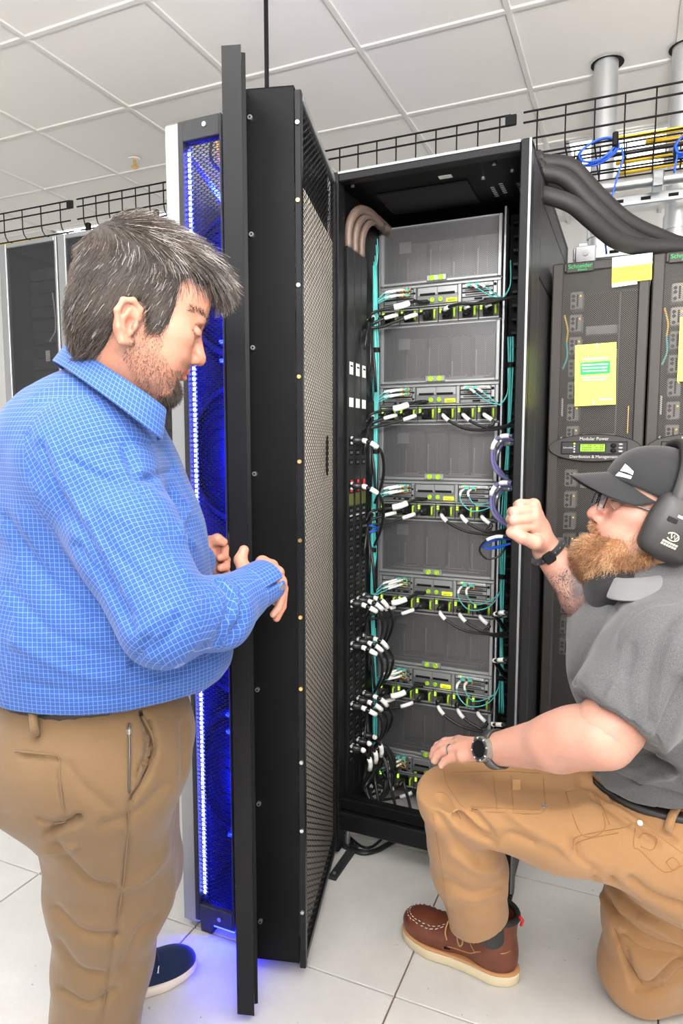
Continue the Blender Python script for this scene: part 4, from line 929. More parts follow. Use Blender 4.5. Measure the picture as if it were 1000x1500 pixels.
# ------------------------------------------------------------------ organic modelling: distance fields turned into one smooth mesh
class Sdf:
    def __init__(s, lo, hi, h):
        s.lo = np.array(lo, float); s.h = h
        s.n = np.maximum(4, np.ceil((np.array(hi, float) - s.lo) / h).astype(int) + 1)
        s.ax = [(s.lo[k] + np.arange(s.n[k]) * h).astype(np.float32) for k in range(3)]
        s.d = np.full(tuple(s.n), .25, np.float32)
    def _sub(s, lo, hi, pad):
        a = np.clip(np.floor((np.array(lo) - pad - s.lo) / s.h).astype(int), 0, s.n); b = np.clip(np.ceil((np.array(hi) + pad - s.lo) / s.h).astype(int) + 1, 0, s.n)
        if (b <= a).any(): return None, None
        sl = tuple(slice(i, j) for i, j in zip(a, b))
        return sl, (s.ax[0][sl[0]][:, None, None], s.ax[1][sl[1]][None, :, None], s.ax[2][sl[2]][None, None, :])
    def _op(s, sl, e, k, mode):
        d = s.d[sl]
        if mode == 'sub': d, e = d, -e
        if mode == 'add':
            if k > 0: hh = np.maximum(k - np.abs(d - e), 0) / k; r = np.minimum(d, e) - hh * hh * k * .25
            else: r = np.minimum(d, e)
        else:
            if k > 0: hh = np.maximum(k - np.abs(d - e), 0) / k; r = np.maximum(d, e) + hh * hh * k * .25
            else: r = np.maximum(d, e)
        s.d[sl] = r
    def cap(s, a, b, ra, rb=None, k=.01, mode='add'):
        rb = ra if rb is None else rb; a = np.array(a, float); b = np.array(b, float); m = max(ra, rb)
        sl, P = s._sub(np.minimum(a, b) - m, np.maximum(a, b) + m, k + 3 * s.h)
        if sl is None: return s
        d = b - a; L = max(float(d @ d), 1e-12)
        t = ((P[0] - a[0]) * d[0] + (P[1] - a[1]) * d[1] + (P[2] - a[2]) * d[2]) / L; t = np.clip(t, 0, 1)
        e = np.sqrt((P[0] - a[0] - t * d[0]) ** 2 + (P[1] - a[1] - t * d[1]) ** 2 + (P[2] - a[2] - t * d[2]) ** 2) - (ra + (rb - ra) * t)
        s._op(sl, e.astype(np.float32), k, mode); return s
    def chain(s, pts, rs, k=.01, mode='add'):
        for i in range(len(pts) - 1): s.cap(pts[i], pts[i + 1], rs[i], rs[i + 1], k, mode)
        return s
    def ell(s, c, r, A=None, k=.01, mode='add'):
        c = np.array(c, float); r = np.array(r, float); A = np.eye(3) if A is None else np.array(A, float)
        ext = np.sqrt(((A * r[:, None]) ** 2).sum(0))
        sl, P = s._sub(c - ext, c + ext, k + 3 * s.h)
        if sl is None: return s
        q = [P[i] - c[i] for i in range(3)]
        L = [(q[0] * A[i][0] + q[1] * A[i][1] + q[2] * A[i][2]) / r[i] for i in range(3)]
        k0 = np.sqrt(L[0] ** 2 + L[1] ** 2 + L[2] ** 2); k1 = np.sqrt((L[0] / r[0]) ** 2 + (L[1] / r[1]) ** 2 + (L[2] / r[2]) ** 2) + 1e-9
        s._op(sl, (k0 * (k0 - 1) / k1).astype(np.float32), k, mode); return s
    def box(s, c, r, A=None, rd=.005, k=.01, mode='add'):
        c = np.array(c, float); r = np.array(r, float); A = np.eye(3) if A is None else np.array(A, float)
        ext = (np.abs(A) * r[:, None]).sum(0)
        sl, P = s._sub(c - ext, c + ext, k + 3 * s.h)
        if sl is None: return s
        q = [P[i] - c[i] for i in range(3)]
        L = [np.abs(q[0] * A[i][0] + q[1] * A[i][1] + q[2] * A[i][2]) - (r[i] - rd) for i in range(3)]
        e = np.sqrt(sum(np.maximum(x, 0) ** 2 for x in L)) + np.minimum(np.maximum(np.maximum(L[0], L[1]), L[2]), 0) - rd
        s._op(sl, e.astype(np.float32), k, mode); return s
    def plane(s, p, n, k=.0):
        """keep the side the normal points away from"""
        n = np.array(n, float); n /= np.linalg.norm(n); sl, P = s._sub(s.lo, s.lo + s.n * s.h, 0)
        e = ((P[0] - p[0]) * n[0] + (P[1] - p[1]) * n[1] + (P[2] - p[2]) * n[2]).astype(np.float32)
        s._op(sl, e, k, 'int'); return s
    def nets(s, smooth=1):
        d = s.d; sg = d < 0; n = s.n
        c = np.zeros(tuple(n - 1), np.int8)
        for i in (0, 1):
            for j in (0, 1):
                for k in (0, 1): c += sg[i:n[0] - 1 + i, j:n[1] - 1 + j, k:n[2] - 1 + k]
        I = np.argwhere((c > 0) & (c < 8)); del c
        cor = np.array([(i, j, k) for i in (0, 1) for j in (0, 1) for k in (0, 1)])
        val = np.stack([d[I[:, 0] + o[0], I[:, 1] + o[1], I[:, 2] + o[2]] for o in cor], 1)
        acc = np.zeros((len(I), 3)); cnt = np.zeros(len(I))
        for a in range(8):
            for b in range(a + 1, 8):
                if np.abs(cor[a] - cor[b]).sum() != 1: continue
                m = (val[:, a] < 0) != (val[:, b] < 0)
                t = val[m, a] / (val[m, a] - val[m, b]); acc[m] += cor[a] + t[:, None] * (cor[b] - cor[a]); cnt[m] += 1
        V = s.lo + (I + acc / cnt[:, None]) * s.h
        ids = np.full(tuple(n - 1), -1, np.int32); ids[I[:, 0], I[:, 1], I[:, 2]] = np.arange(len(I))
        Fs = []
        for a in range(3):
            sa = [slice(None)] * 3; sb = [slice(None)] * 3; sa[a] = slice(0, n[a] - 1); sb[a] = slice(1, n[a])
            A = sg[tuple(sa)]; B = sg[tuple(sb)]; E = np.argwhere(A != B)
            u, w_ = (a + 1) % 3, (a + 2) % 3
            E = E[(E[:, u] > 0) & (E[:, w_] > 0) & (E[:, u] < n[u] - 1) & (E[:, w_] < n[w_] - 1)]
            fl = A[E[:, 0], E[:, 1], E[:, 2]]
            q = []
            for du, dw in ((-1, -1), (0, -1), (0, 0), (-1, 0)):
                T = E.copy(); T[:, u] += du; T[:, w_] += dw; q.append(ids[T[:, 0], T[:, 1], T[:, 2]])
            q = np.stack(q, 1); q[~fl] = q[~fl][:, ::-1]; Fs.append(q)
        F = np.vstack(Fs); F = F[(F >= 0).all(1)]
        for _ in range(smooth):
            V = taubin(V, F)
        return V, F
def taubin(V, F, lam=.5, mu=-.52):
    e = np.vstack([F[:, [0, 1]], F[:, [1, 2]], F[:, [2, 3]], F[:, [3, 0]]])
    e = np.vstack([e, e[:, ::-1]])
    cn = np.bincount(e[:, 0], minlength=len(V)).astype(float); cn[cn == 0] = 1
    for l in (lam, mu):
        av = np.stack([np.bincount(e[:, 0], V[e[:, 1], k], len(V)) for k in range(3)], 1) / cn[:, None]
        V = V + l * (av - V)
    return V
def vnormals(V, F):
    fn = np.cross(V[F[:, 2]] - V[F[:, 0]], V[F[:, 3]] - V[F[:, 1]]); N = np.zeros_like(V)
    for k in range(4):
        for c in range(3): N[:, c] += np.bincount(F[:, k], fn[:, c], len(V))
    return N / (np.linalg.norm(N, axis=1)[:, None] + 1e-12)
def to_px(V):
    d = V - CO; z = d @ CF; return np.stack([500 + FPX * (d @ CR) / z, 750 - FPX * (d @ CU) / z], 1), z
def seg_dist(P, poly):
    best = np.full(len(P), 1e9)
    for a, b in zip(poly[:-1], poly[1:]):
        a = np.array(a, float); b = np.array(b, float); d = b - a; t = np.clip(((P - a) @ d) / max(d @ d, 1e-9), 0, 1)
        best = np.minimum(best, np.linalg.norm(P - a - t[:, None] * d, axis=1))
    return best
def sculpt(V, F, strokes, gain=1.0):
    """push creases and ridges into a cloth surface: strokes of (polyline seen from the front, half width, depth in m)"""
    for poly, wd, amp in strokes:
        N = vnormals(V, F); P, z = to_px(V); vw = (V - CO); vw /= np.linalg.norm(vw, axis=1)[:, None]
        fac = np.clip(-(N * vw).sum(1) * 2.5, 0, 1)
        poly = [p[:2] for p in bez([(*p, 0) for p in poly], 6 * len(poly))]
        dd_ = seg_dist(P, poly); g = np.exp(-(dd_ / wd) ** 2)
        V = V + N * (gain * amp * g * fac)[:, None]
    return V
def wob(V, sc, amp, seed=0):
    """smooth low-frequency waviness"""
    r = np.random.default_rng(seed); o = np.zeros(len(V))
    for _ in range(9):
        k = r.normal(size=3); k *= sc * r.uniform(.6, 1.6) / np.linalg.norm(k); o += np.sin(V @ k + r.uniform(0, 6.28))
    return o * amp / 3
def qmesh(name, V, F, mat, parent=None, uv=None, tint=None, **props):
    me = bpy.data.meshes.new(name); nf = len(F)
    me.vertices.add(len(V)); me.vertices.foreach_set('co', np.asarray(V, np.float32).ravel())
    me.loops.add(nf * 4); me.loops.foreach_set('vertex_index', np.asarray(F, np.int32).ravel())
    me.polygons.add(nf); me.polygons.foreach_set('loop_start', np.arange(0, nf * 4, 4, dtype=np.int32))
    me.polygons.foreach_set('use_smooth', np.ones(nf, bool)); me.materials.append(mat); me.update(calc_edges=True); me.validate()
    if uv is not None:
        l = me.uv_layers.new(name='weave'); l.data.foreach_set('uv', np.asarray(uv, np.float32).ravel())
    if tint is not None:
        a = me.color_attributes.new('tint', 'FLOAT_COLOR', 'POINT'); t4 = np.ones((len(V), 4), np.float32); t4[:, :3] = tint; a.data.foreach_set('color', t4.ravel())
    o = bpy.data.objects.new(name, me); COL.objects.link(o)
    if parent is not None:
        o.parent = parent
        if parent.parent is None: o.location = -Vector(parent.location)
    return put(o, **props)
def box_uv(V, F, frames):
    """per-face flat unrolling: frames = list of (centre a, b, axis matrix rows [along, p, q]); nearest bone wins"""
    C = V[F].mean(1); fn = np.cross(V[F[:, 2]] - V[F[:, 0]], V[F[:, 3]] - V[F[:, 1]]); fn /= np.linalg.norm(fn, axis=1)[:, None] + 1e-12
    D = np.stack([seg_dist(C, [a, b]) / w_ for a, b, A, w_ in frames], 1); b_ = D.argmin(1); UV = np.zeros((len(F), 4, 2))
    for i, (a, b, A, w_) in enumerate(frames):
        m = b_ == i; A = np.array(A); L = (V[F[m]] - np.array(a)) @ A.T; nl = fn[m] @ A.T
        useq = np.abs(nl[:, 1]) > np.abs(nl[:, 2])
        u = np.where(useq[:, None], L[:, :, 2], L[:, :, 1]); UV[m] = np.stack([u, L[:, :, 0]], 2)
    return UV.reshape(-1, 2)
def unit(v): v = np.array(v, float); return v / np.linalg.norm(v)
def axes(along, ref):
    a = unit(along); q = unit(np.array(ref) - a * (np.array(ref) @ a)); return [a, q, np.cross(a, q)]

# ------------------------------------------------------------------ skin, hair and cloth
def skin_mat(name, base, red, tat=False):
    t = NT(name); at_ = t.node('ShaderNodeAttribute', attribute_name='tint'); sp = t.node('ShaderNodeSeparateColor', ins={0: at_.outputs['Color']})
    v = t.coord(); n1 = t.noise(22, v, 5); n2 = t.noise(260, v, 3)
    c = t.mix(t.ramp(n1, [(.35, (0, 0, 0)), (.7, (1, 1, 1))]), base, red)
    c = t.mix(t.math('MULTIPLY', t.ramp(n2, [(.45, (0, 0, 0)), (.65, (1, 1, 1))]), .18), c, tuple(x * .72 for x in red))
    c = t.mix(sp.outputs[1], c, tuple(x * y for x, y in zip(red, (.92, .55, .55))))
    st = t.math('MULTIPLY', sp.outputs[0], t.ramp(t.noise(420, v, 2), [(.38, (.25, .25, .25)), (.62, (1, 1, 1))]))
    c = t.mix(st, c, (.055, .042, .035))
    if tat:
        w_ = t.node('ShaderNodeTexNoise', ins={'Scale': 26.0, 'Detail': 3.0, 'Distortion': 2.2, 'Vector': v})
        band = t.math('ABSOLUTE', t.math('SUBTRACT', t.math('FRACT', t.math('MULTIPLY', w_.outputs[0], 9.0)), .5))
        ink = t.ramp(band, [(.10, (1, 1, 1)), (.19, (0, 0, 0))]); sh_ = t.ramp(t.noise(15, v, 4), [(.42, (0, 0, 0)), (.62, (1, 1, 1))])
        ink = t.math('MAXIMUM', t.math('MULTIPLY', ink, .95), t.math('MULTIPLY', sh_, .85)); c = t.mix(t.math('MULTIPLY', ink, sp.outputs[2]), c, (.03, .034, .042))
    t.set(color=c, rough=t.math('MULTIPLY_ADD', n2, .2, .36), sss=.12, sscale=.01, spec=.42); t.b.inputs['Subsurface Radius'].default_value = (1, .35, .2)
    t.bump(n2, .14, .0012); return t.m
M['skin_a'] = skin_mat('skin_light', (.43, .215, .145), (.47, .20, .135))
M['skin_b'] = skin_mat('skin_ruddy', (.45, .255, .19), (.47, .215, .16), True)
def hair_mat(name, dark, light, lo=.35, hi=.7, sc=14):
    t = NT(name); v = t.coord(); hi_ = t.node('ShaderNodeHairInfo').outputs['Random']
    f = t.math('ADD', t.math('MULTIPLY', t.noise(sc, v, 3), .75), t.math('MULTIPLY', hi_, .3))
    t.set(color=t.ramp(f, [(lo, dark), (hi, light)]), rough=.38, spec=.5); return t.m
M['hair_a'] = hair_mat('dark_brown_hair', (.012, .007, .005), (.10, .070, .052), .40, .80, 16)
M['hair_g'] = hair_mat('silver_hair', (.08, .07, .062), (.50, .47, .45), .42, .75, 24)
M['hair_base'] = plain('hair_base', (.02, .014, .011), .7)
M['beard_b'] = hair_mat('ginger_beard', (.16, .060, .020), (.68, .43, .24), .42, .74, 17)
M['beard_base'] = plain('beard_base', (.24, .095, .035), .8)
def cloth(name, c0, c1, weave=1800, bumpy=.25, rough=.85, sheen=.15, wrinkle=0):
    t = NT(name); v = t.coord(); n1 = t.noise(5, v, 5); n2 = t.noise(weave, v, 2)
    c = t.mix(n1, c0, c1); c = t.mix(t.math('MULTIPLY', t.ramp(n2, [(.4, (0, 0, 0)), (.6, (1, 1, 1))]), .22), c, tuple(x * .6 for x in c0))
    t.set(color=c, rough=rough, sheen=sheen, spec=.25)
    hgt = t.math('MULTIPLY', n2, .25)
    if wrinkle: hgt = t.math('ADD', hgt, t.math('MULTIPLY', t.noise(38, v, 4, .6), wrinkle))
    t.bump(hgt, bumpy, .004); return t.m
M['khaki'] = cloth('khaki_twill', (.145, .087, .043), (.18, .110, .055), 900, .2)
M['khaki_in'] = cloth('khaki_shadow_lining', (.05, .03, .018), (.06, .036, .02))
M['duck'] = cloth('tan_canvas', (.32, .170, .074), (.385, .21, .095), 800, .25, wrinkle=.6)
M['duck_stitch'] = plain('tan_stitching', (.50, .29, .125), .8)
M['duck_dark'] = cloth('tan_canvas_edge', (.30, .14, .045), (.35, .17, .055))
t = NT('grey_jersey'); v = t.coord(); n2 = t.noise(700, v, 3, .7); n3 = t.noise(120, v, 3); c = t.mix(t.ramp(n2, [(.3, (0, 0, 0)), (.7, (1, 1, 1))]), (.045, .045, .047), (.125, .125, .13)); t.set(color=c, rough=.9, sheen=.2, spec=.2); t.bump(t.math('ADD', n2, n3), .15, .002); M['jersey'] = t.m
M['blackcloth'] = cloth('black_cloth', (.012, .012, .013), (.018, .018, .02), 900, .25)
t = NT('blue_check_shirt'); uv = t.node('ShaderNodeUVMap', uv_map='weave').outputs[0]; s3 = t.node('ShaderNodeSeparateXYZ', ins={0: uv})
def gl(o, per, wd): f = t.math('ABSOLUTE', t.math('SUBTRACT', t.math('FRACT', t.math('DIVIDE', o, per)), .5)); return t.math('LESS_THAN', f, wd)
g1 = t.math('MAXIMUM', gl(s3.outputs[0], .0074, .055), gl(s3.outputs[1], .0074, .055)); n2 = t.noise(1500, None, 2)
c = t.mix(n2, (.014, .060, .26), (.025, .09, .34)); c = t.mix(t.math('MULTIPLY', g1, .46), c, (.26, .38, .66)); t.set(color=c, rough=.75, sheen=.12, spec=.3)
t.bump(t.math('ADD', t.math('MULTIPLY', n2, .2), t.math('MULTIPLY', t.noise(26, None, 4, .55), .5)), .25, .004); M['shirt'] = t.m
M['eyewhite'] = plain('eye_white', (.75, .72, .69), .25)
M['iris'] = plain('iris', (.06, .07, .05), .2)
M['lens'] = (lambda t: (t.set(color=(.6, .6, .65), rough=.05, alpha=.16, spec=.6), t.m)[1])(NT('spectacle_glass'))
M['belt'] = plain('black_leather', (.014, .012, .011), .45, grain=.3, gscale=250)
M['boot'] = (lambda t: (t.set(color=t.mix(t.noise(28, None, 5), (.085, .020, .010), (.19, .052, .024)), rough=.38, spec=.5), t.bump(t.noise(180, None, 4), .2, .002), t.m)[2])(NT('red_brown_leather'))
M['crepe'] = plain('cream_wedge_sole', (.62, .53, .36), .8, grain=.3, gscale=300, var=.1)
M['welt'] = plain('tan_welt', (.48, .24, .10), .7)
M['navy'] = cloth('navy_knit', (.006, .014, .045), (.010, .022, .065), 500, .4)
M['pinkwhite'] = plain('off_white_sole', (.74, .64, .56), .7)
M['steel_dark'] = plain('gunmetal', (.12, .125, .13), .35, .8)

def strands(name, roots, dirs, length, rad, mat, parent, npt=6, curl=0.0, grav=(0, 0, -1), gw=.0, seed=3, wave=None, **props):
    """hair as real curves growing from points along directions"""
    r = np.random.default_rng(seed); n = len(roots); P = np.zeros((n, npt, 3)); P[:, 0] = roots
    d = dirs.copy(); L = np.broadcast_to(np.asarray(length, float), (n,)) / (npt - 1)
    ph = r.uniform(0, 6.28, n); u = np.cross(d, [0.3, .5, .8]); u /= np.linalg.norm(u, axis=1)[:, None] + 1e-9
    for i in range(1, npt):
        d = d + np.array(grav) * gw / npt; d /= np.linalg.norm(d, axis=1)[:, None] + 1e-9
        w_ = np.cross(d, u); off = (np.cos(ph + i * 1.9)[:, None] * u + np.sin(ph + i * 1.9)[:, None] * w_) * curl
        P[:, i] = P[:, i - 1] + (d + off) * L[:, None]
    hc = bpy.data.hair_curves.new(name); hc.add_curves([npt] * n)
    hc.attributes['position'].data.foreach_set('vector', P.astype(np.float32).ravel())
    ra = hc.attributes.new('radius', 'FLOAT', 'POINT') if 'radius' not in hc.attributes else hc.attributes['radius']
    ra.data.foreach_set('value', np.tile(np.linspace(rad, rad * .35, npt), n).astype(np.float32)); hc.materials.append(mat)
    o = bpy.data.objects.new(name, hc); COL.objects.link(o); o.parent = parent
    if parent is not None and parent.parent is None: o.location = -Vector(parent.location)
    return put(o, **props)
from mathutils.bvhtree import BVHTree
class Skinned:
    """finds where a line of sight meets a modelled surface"""
    def __init__(s, V, F): s.t = BVHTree.FromPolygons([tuple(p) for p in V], [tuple(int(i) for i in f) for f in F]); s.last = None
    def __call__(s, px, py, off=.0006):
        d = CF + CR * (px - 500) / FPX - CU * (py - 750) / FPX; h, n, i, q = s.t.ray_cast(Vector(CO), Vector(d).normalized())
        if h is None: return s.last
        n = np.array(n); n = -n if n @ d > 0 else n; s.n = n; s.last = np.array(h) + n * off; return s.last
def pick(V, F, mask, n, seed=1):
    """random surface points (with normals) on faces where mask holds"""
    r = np.random.default_rng(seed); N = vnormals(V, F); fm = mask[F].all(1); Fi = F[fm]
    a = np.linalg.norm(np.cross(V[Fi[:, 2]] - V[Fi[:, 0]], V[Fi[:, 3]] - V[Fi[:, 1]]), axis=1); idx = r.choice(len(Fi), n, p=a / a.sum())
    u, v_ = r.random(n), r.random(n); q = Fi[idx]
    w4 = np.stack([(1 - u) * (1 - v_), u * (1 - v_), u * v_, (1 - u) * v_], 1)
    P = (V[q] * w4[:, :, None]).sum(1); NN = (N[q] * w4[:, :, None]).sum(1); return P, NN / np.linalg.norm(NN, axis=1)[:, None]
def head_sdf(g, T, wide=1.0, ear_off=(0, 0), jaw=1.0):
    """a head with face in local (forward, side, up) coordinates around the ear-canal midpoint; T maps to the world, A are its axes"""
    A = T.A
    E = lambda c, r, k=.012, mode='add': g.ell(T(c), r, A, k, mode)
    C = lambda a, b, ra, rb=None, k=.012, mode='add': g.cap(T(a), T(b), ra, rb, k, mode)
    E((-.012, 0, .048), (.100, .077 * wide, .090), 0)
    E((.046, 0, .055), (.052, .062 * wide, .058), .03)
    E((.040, 0, -.01), (.052, .062 * wide, .062), .03)
    E((.032, 0, -.058), (.058, .056 * wide * jaw, .046 * jaw), .03)
    for s_ in (-1, 1):
        C((-.002, s_ * .055 * wide, -.05), (.074, s_ * .016, -.094), .020 * jaw, .017 * jaw, .025)
        E((.062, s_ * .042 * wide, -.006), (.028, .021, .020), .02)
        E((.066, s_ * .030, -.036), (.026, .022, .022), .02)
    E((.083, 0, -.094), (.020, .025, .018), .018)
    E((.074, 0, -.042), (.028, .032, .026), .02)
    C((.086, -.034, .032), (.086, .034, .032), .011, None, .014)
    for s_ in (-1, 1): E((.096, s_ * .032, .010), (.017, .021, .014), .010, 'sub')
    C((.088, 0, .024), (.112, 0, -.018), .0085, .0115, .010)
    E((.113, 0, -.024), (.0125, .0115, .0105), .008)
    for s_ in (-1, 1):
        E((.103, s_ * .0135, -.028), (.0125, .0065, .0085), .006)
        E((.107, s_ * .007, -.036), (.006, .0034, .004), .003, 'sub')
        E((.086, s_ * .032, .0105), (.0135, .0165, .0105), .004)
    C((.088, 0, -.036), (.097, 0, -.046), .008, .006, .008)
    for s_ in (-1, 1):
        C((.1015, 0, -.0515), (.088, s_ * .024, -.0555), .0052, .003, .005)
        C((.1005, 0, -.0635), (.087, s_ * .023, -.0575), .0062, .003, .005)
    for s_ in (-1, 1): C((.106, 0, -.0573), (.086, s_ * .024, -.0575), .0016, .0012, .002, 'sub')
    E((.101, 0, -.0775), (.007, .018, .006), .012, 'sub')
    for s_ in (-1, 1): ear(g, T, s_, wide, ear_off)
def ear(g, T0, s_, wide, eo=(0, 0)):
    class Q:
        A = T0.A
        def __call__(s, p): return T0((p[0] + eo[0], p[1], p[2] + eo[1]))
    T = Q()
    y = s_ * .079 * wide
    pts = [(.006, y, -.026), (-.006, y + s_ * .006, -.030), (-.018, y + s_ * .011, -.014), (-.028, y + s_ * .015, .008), (-.025, y + s_ * .015, .026), (-.012, y + s_ * .011, .033), (.002, y + s_ * .005, .026), (.006, y + s_ * .002, .012)]
    g.ell(T((-.010, y + s_ * .004, .0)), (.018, .007, .030), T.A, .006)
    g.chain([T(p) for p in pts], [.0062, .0060, .0050, .0046, .0046, .0044, .0042, .004], .004)
    g.chain([T((-.012, y + s_ * .010, .018)), T((-.016, y + s_ * .011, .002)), T((-.008, y + s_ * .009, -.012))], [.004, .004, .004], .004)
    g.ell(T((-.002, y + s_ * .011, -.001)), (.0085, .008, .0115), T.A, .004, 'sub')
    g.ell(T((.004, y + s_ * .007, -.002)), (.004, .004, .006), T.A, .004)
class Frame:
    def __init__(s, c, f, u): s.c = np.array(c, float); s.f = unit(f); s.s = unit(np.cross(u, s.f)); s.u = np.cross(s.f, s.s); s.A = np.array([s.f, s.s, s.u])
    def __call__(s, p): return s.c + s.f * p[0] + s.s * p[1] + s.u * p[2]
    def inv(s, V): return (V - s.c) @ s.A.T
def ring_strip(mb, rings, mat, closed=True):
    """loft through rings of points"""
    V = [p for r in rings for p in r]; n = len(rings[0]); F = []
    for i in range(len(rings) - 1):
        for k in range(n if closed else n - 1): F.append((i * n + k, i * n + (k + 1) % n, (i + 1) * n + (k + 1) % n, (i + 1) * n + k))
    return mb.add(V, F, mat, True)
def solid(o, th, off=0.0, sub=0):
    m = o.modifiers.new('thickness', 'SOLIDIFY'); m.thickness = th; m.offset = off
    if sub: q = o.modifiers.new('smooth', 'SUBSURF'); q.levels = sub; q.render_levels = sub
    return o
class Merge:
    def __init__(s): s.V = []; s.F = []; s.T = []; s.n = 0
    def add(s, V, F, T=None): s.V.append(V); s.F.append(F + s.n); s.T.append(np.zeros((len(V), 3)) if T is None else T); s.n += len(V)
    def get(s): return np.vstack(s.V), np.vstack(s.F), np.vstack(s.T)
# ------------------------------------------------------------------ the standing man in the blue check shirt
def horiz(px):
    r = CF + CR * (px - 500) / FPX; v = np.array([r[0], r[1], 0]); return v / np.linalg.norm(v)
Z3 = np.array([0, 0, 1.0])
def build_man_a():
    D = atD; pxm = lambda r, d: r * d / FPX
    v = horiz(170); fw = unit(np.cross(v, Z3)); fw = fw if fw @ CR > 0 else -fw; nr = -v      # fw: the way he faces, nr: towards the camera
    root = empty('person', (-.98, 1.05, 0), 'standing bearded man in blue check shirt and khaki trousers, holding the open door', 'person')
    A = np.array([fw, nr, Z3])
    # ---- head
    hc = D(204, 465, 1.108); EO = (-.008, -.030); pit_ = math.radians(22); ya = math.radians(4)
    hf = unit((fw * math.cos(ya) + v * math.sin(ya)) * math.cos(pit_) - Z3 * math.sin(pit_)); hu = unit(Z3 * math.cos(pit_) + fw * math.sin(pit_))
    T = Frame(hc, hf, hu)
    g = Sdf(hc - .21, hc + np.array([.21, .21, .19]), .0022)
    head_sdf(g, T, 1.04, EO, jaw=1.10)
    nb = D(146, 612, 1.19)
    g.cap(T((-.03, 0, -.02)), nb, .060, .070, .03); g.cap(T((-.045, 0, -.01)), nb + fw * .015, .048, .055, .03)
    g.cap(T((.035, 0, -.075)), nb + fw * .05, .045, .05, .03)
    V, F = g.nets(1); L = T.inv(V)
    near_jaw = [(.015, -.03), (.02, -.06), (.05, -.085), (.085, -.10), (.095, -.085)]
    jd = seg_dist(L[:, [0, 2]], near_jaw)
    st = np.clip(1.15 - jd / .030, 0, 1) * .50
    st = np.maximum(st, np.clip(1.2 - seg_dist(L[:, [0, 2]], [(.082, -.088), (.102, -.098)]) / .017, 0, 1) * .95)
    st = np.maximum(st, np.clip(1.2 - seg_dist(L[:, [0, 2]], [(.088, -.046), (.104, -.045)]) / .008, 0, 1) * .7)
    st *= (np.abs(L[:, 1]) < .09) & (L[:, 0] > -.02)
    brow = np.clip(1.3 - seg_dist(L[:, [0, 2]], [(.064, .036), (.084, .041), (.100, .034)]) / .0058, 0, 1); st = np.maximum(st, brow * .45)
    lash = np.clip(1.3 - seg_dist(L[:, [0, 2]], [(.078, .008), (.090, .0055), (.098, .005)]) / .0022, 0, 1) * (np.abs(L[:, 1]) > .015); st = np.maximum(st, lash * .95)
    red = np.clip(1.2 - seg_dist(L, [(.098, -.02, -.0575), (.106, 0, -.0575), (.098, .02, -.0575)]) / .010, 0, 1) * .75
    red = np.maximum(red, np.clip(1 - seg_dist(L[:, [0, 2]], [(.10, -.02), (.12, -.022)]) / .014, 0, 1) * .35)
    red = np.maximum(red, np.clip(1 - np.linalg.norm(L[:, [0, 2]] - np.array([-.016, -.03]), axis=1) / .036, 0, 1) * (np.abs(L[:, 1]) > .07) * .5)
    mg = Merge(); mg.add(V, F, np.stack([st, red, 0 * st], 1)); HV, HF, HL = V, F, L
    # ---- near hand, relaxed, dropping in front of the door
    def hand(wr, kn, fin, th, k0=.0125, h=.0018, extra=None):
        allp = [wr] + kn + [p for f_ in fin for p in f_] + th
        lo = np.min(allp, 0) - .03; hi = np.max(allp, 0) + .03
        if extra is not None: lo = np.minimum(lo, extra - .05); hi = np.maximum(hi, extra + .05)
        g = Sdf(lo, hi, h)
        if extra is not None: g.cap(extra, wr, .032, .027, .01)
        for i, q in enumerate(kn): g.cap(wr + (q - wr) * .12, q, .019 if i < 3 else .017, .0125, .012)
        g.cap((wr + kn[0]) / 2, (wr + kn[3]) / 2, .016, .016, .012); g.cap(kn[0], kn[3], .0105, .010, .008)
        for i, f_ in enumerate(fin):
            r0 = (.0095, .0098, .0092, .0080)[i]; ch = [kn[i]] + f_
            g.chain(ch, [r0 + .0012, r0, r0 - .0008, r0 - .0018][:len(ch)], .0018)
        g.chain([wr + (kn[0] - wr) * .25] + th, [.017, .0135, .0115, .0095], .006)
        return g.nets(1)
    wr = D(377, 856, 1.195)
    kn = [D(384, 824, 1.255), D(398, 829, 1.25), D(407, 839, 1.235), D(410, 853, 1.215)]
    fin = [[D(402, 838, 1.285), D(408, 862, 1.29), D(404, 882, 1.285)], [D(412, 850, 1.27), D(413, 878, 1.27), D(407, 900, 1.262)], [D(415, 862, 1.25), D(413, 888, 1.245), D(405, 905, 1.238)], [D(413, 872, 1.222), D(408, 890, 1.218), D(400, 900, 1.212)]]
    th = [D(358, 834, 1.225), D(352, 820, 1.235), D(357, 806, 1.24)]
    V, F = hand(wr, kn, fin, th, extra=D(345, 880, 1.15)); mg.add(V, F)
    # ---- far hand closed on the door handle
    wr2 = D(288, 822, 1.41); kn2 = [D(318, 793, 1.46), D(320, 812, 1.458), D(320, 831, 1.456), D(318, 848, 1.452)]
    fin2 = [[D(329, 803, 1.452), D(329, 815, 1.43), D(322, 817, 1.415)], [D(331, 820, 1.45), D(331, 830, 1.428), D(323, 832, 1.414)], [D(331, 838, 1.448), D(330, 847, 1.428), D(322, 848, 1.414)], [D(328, 854, 1.445), D(327, 860, 1.428), D(320, 860, 1.416)]]
    th2 = [D(305, 795, 1.43), D(318, 790, 1.425), D(327, 794, 1.43)]
    V, F = hand(wr2, kn2, fin2, th2, extra=D(262, 830, 1.39)); mg.add(V, F)
    # ---- the rest of the body, inside the clothes
    core = Sdf((-2.0, .3, .05), (-.3, 2.0, 1.6), .016)
    core.ell(D(140, 760, 1.27), (.16, .17, .2), A, .05); core.ell(D(155, 950, 1.29), (.17, .16, .17), A, .05); core.cap(nb, D(135, 700, 1.24), .06, .09, .05)
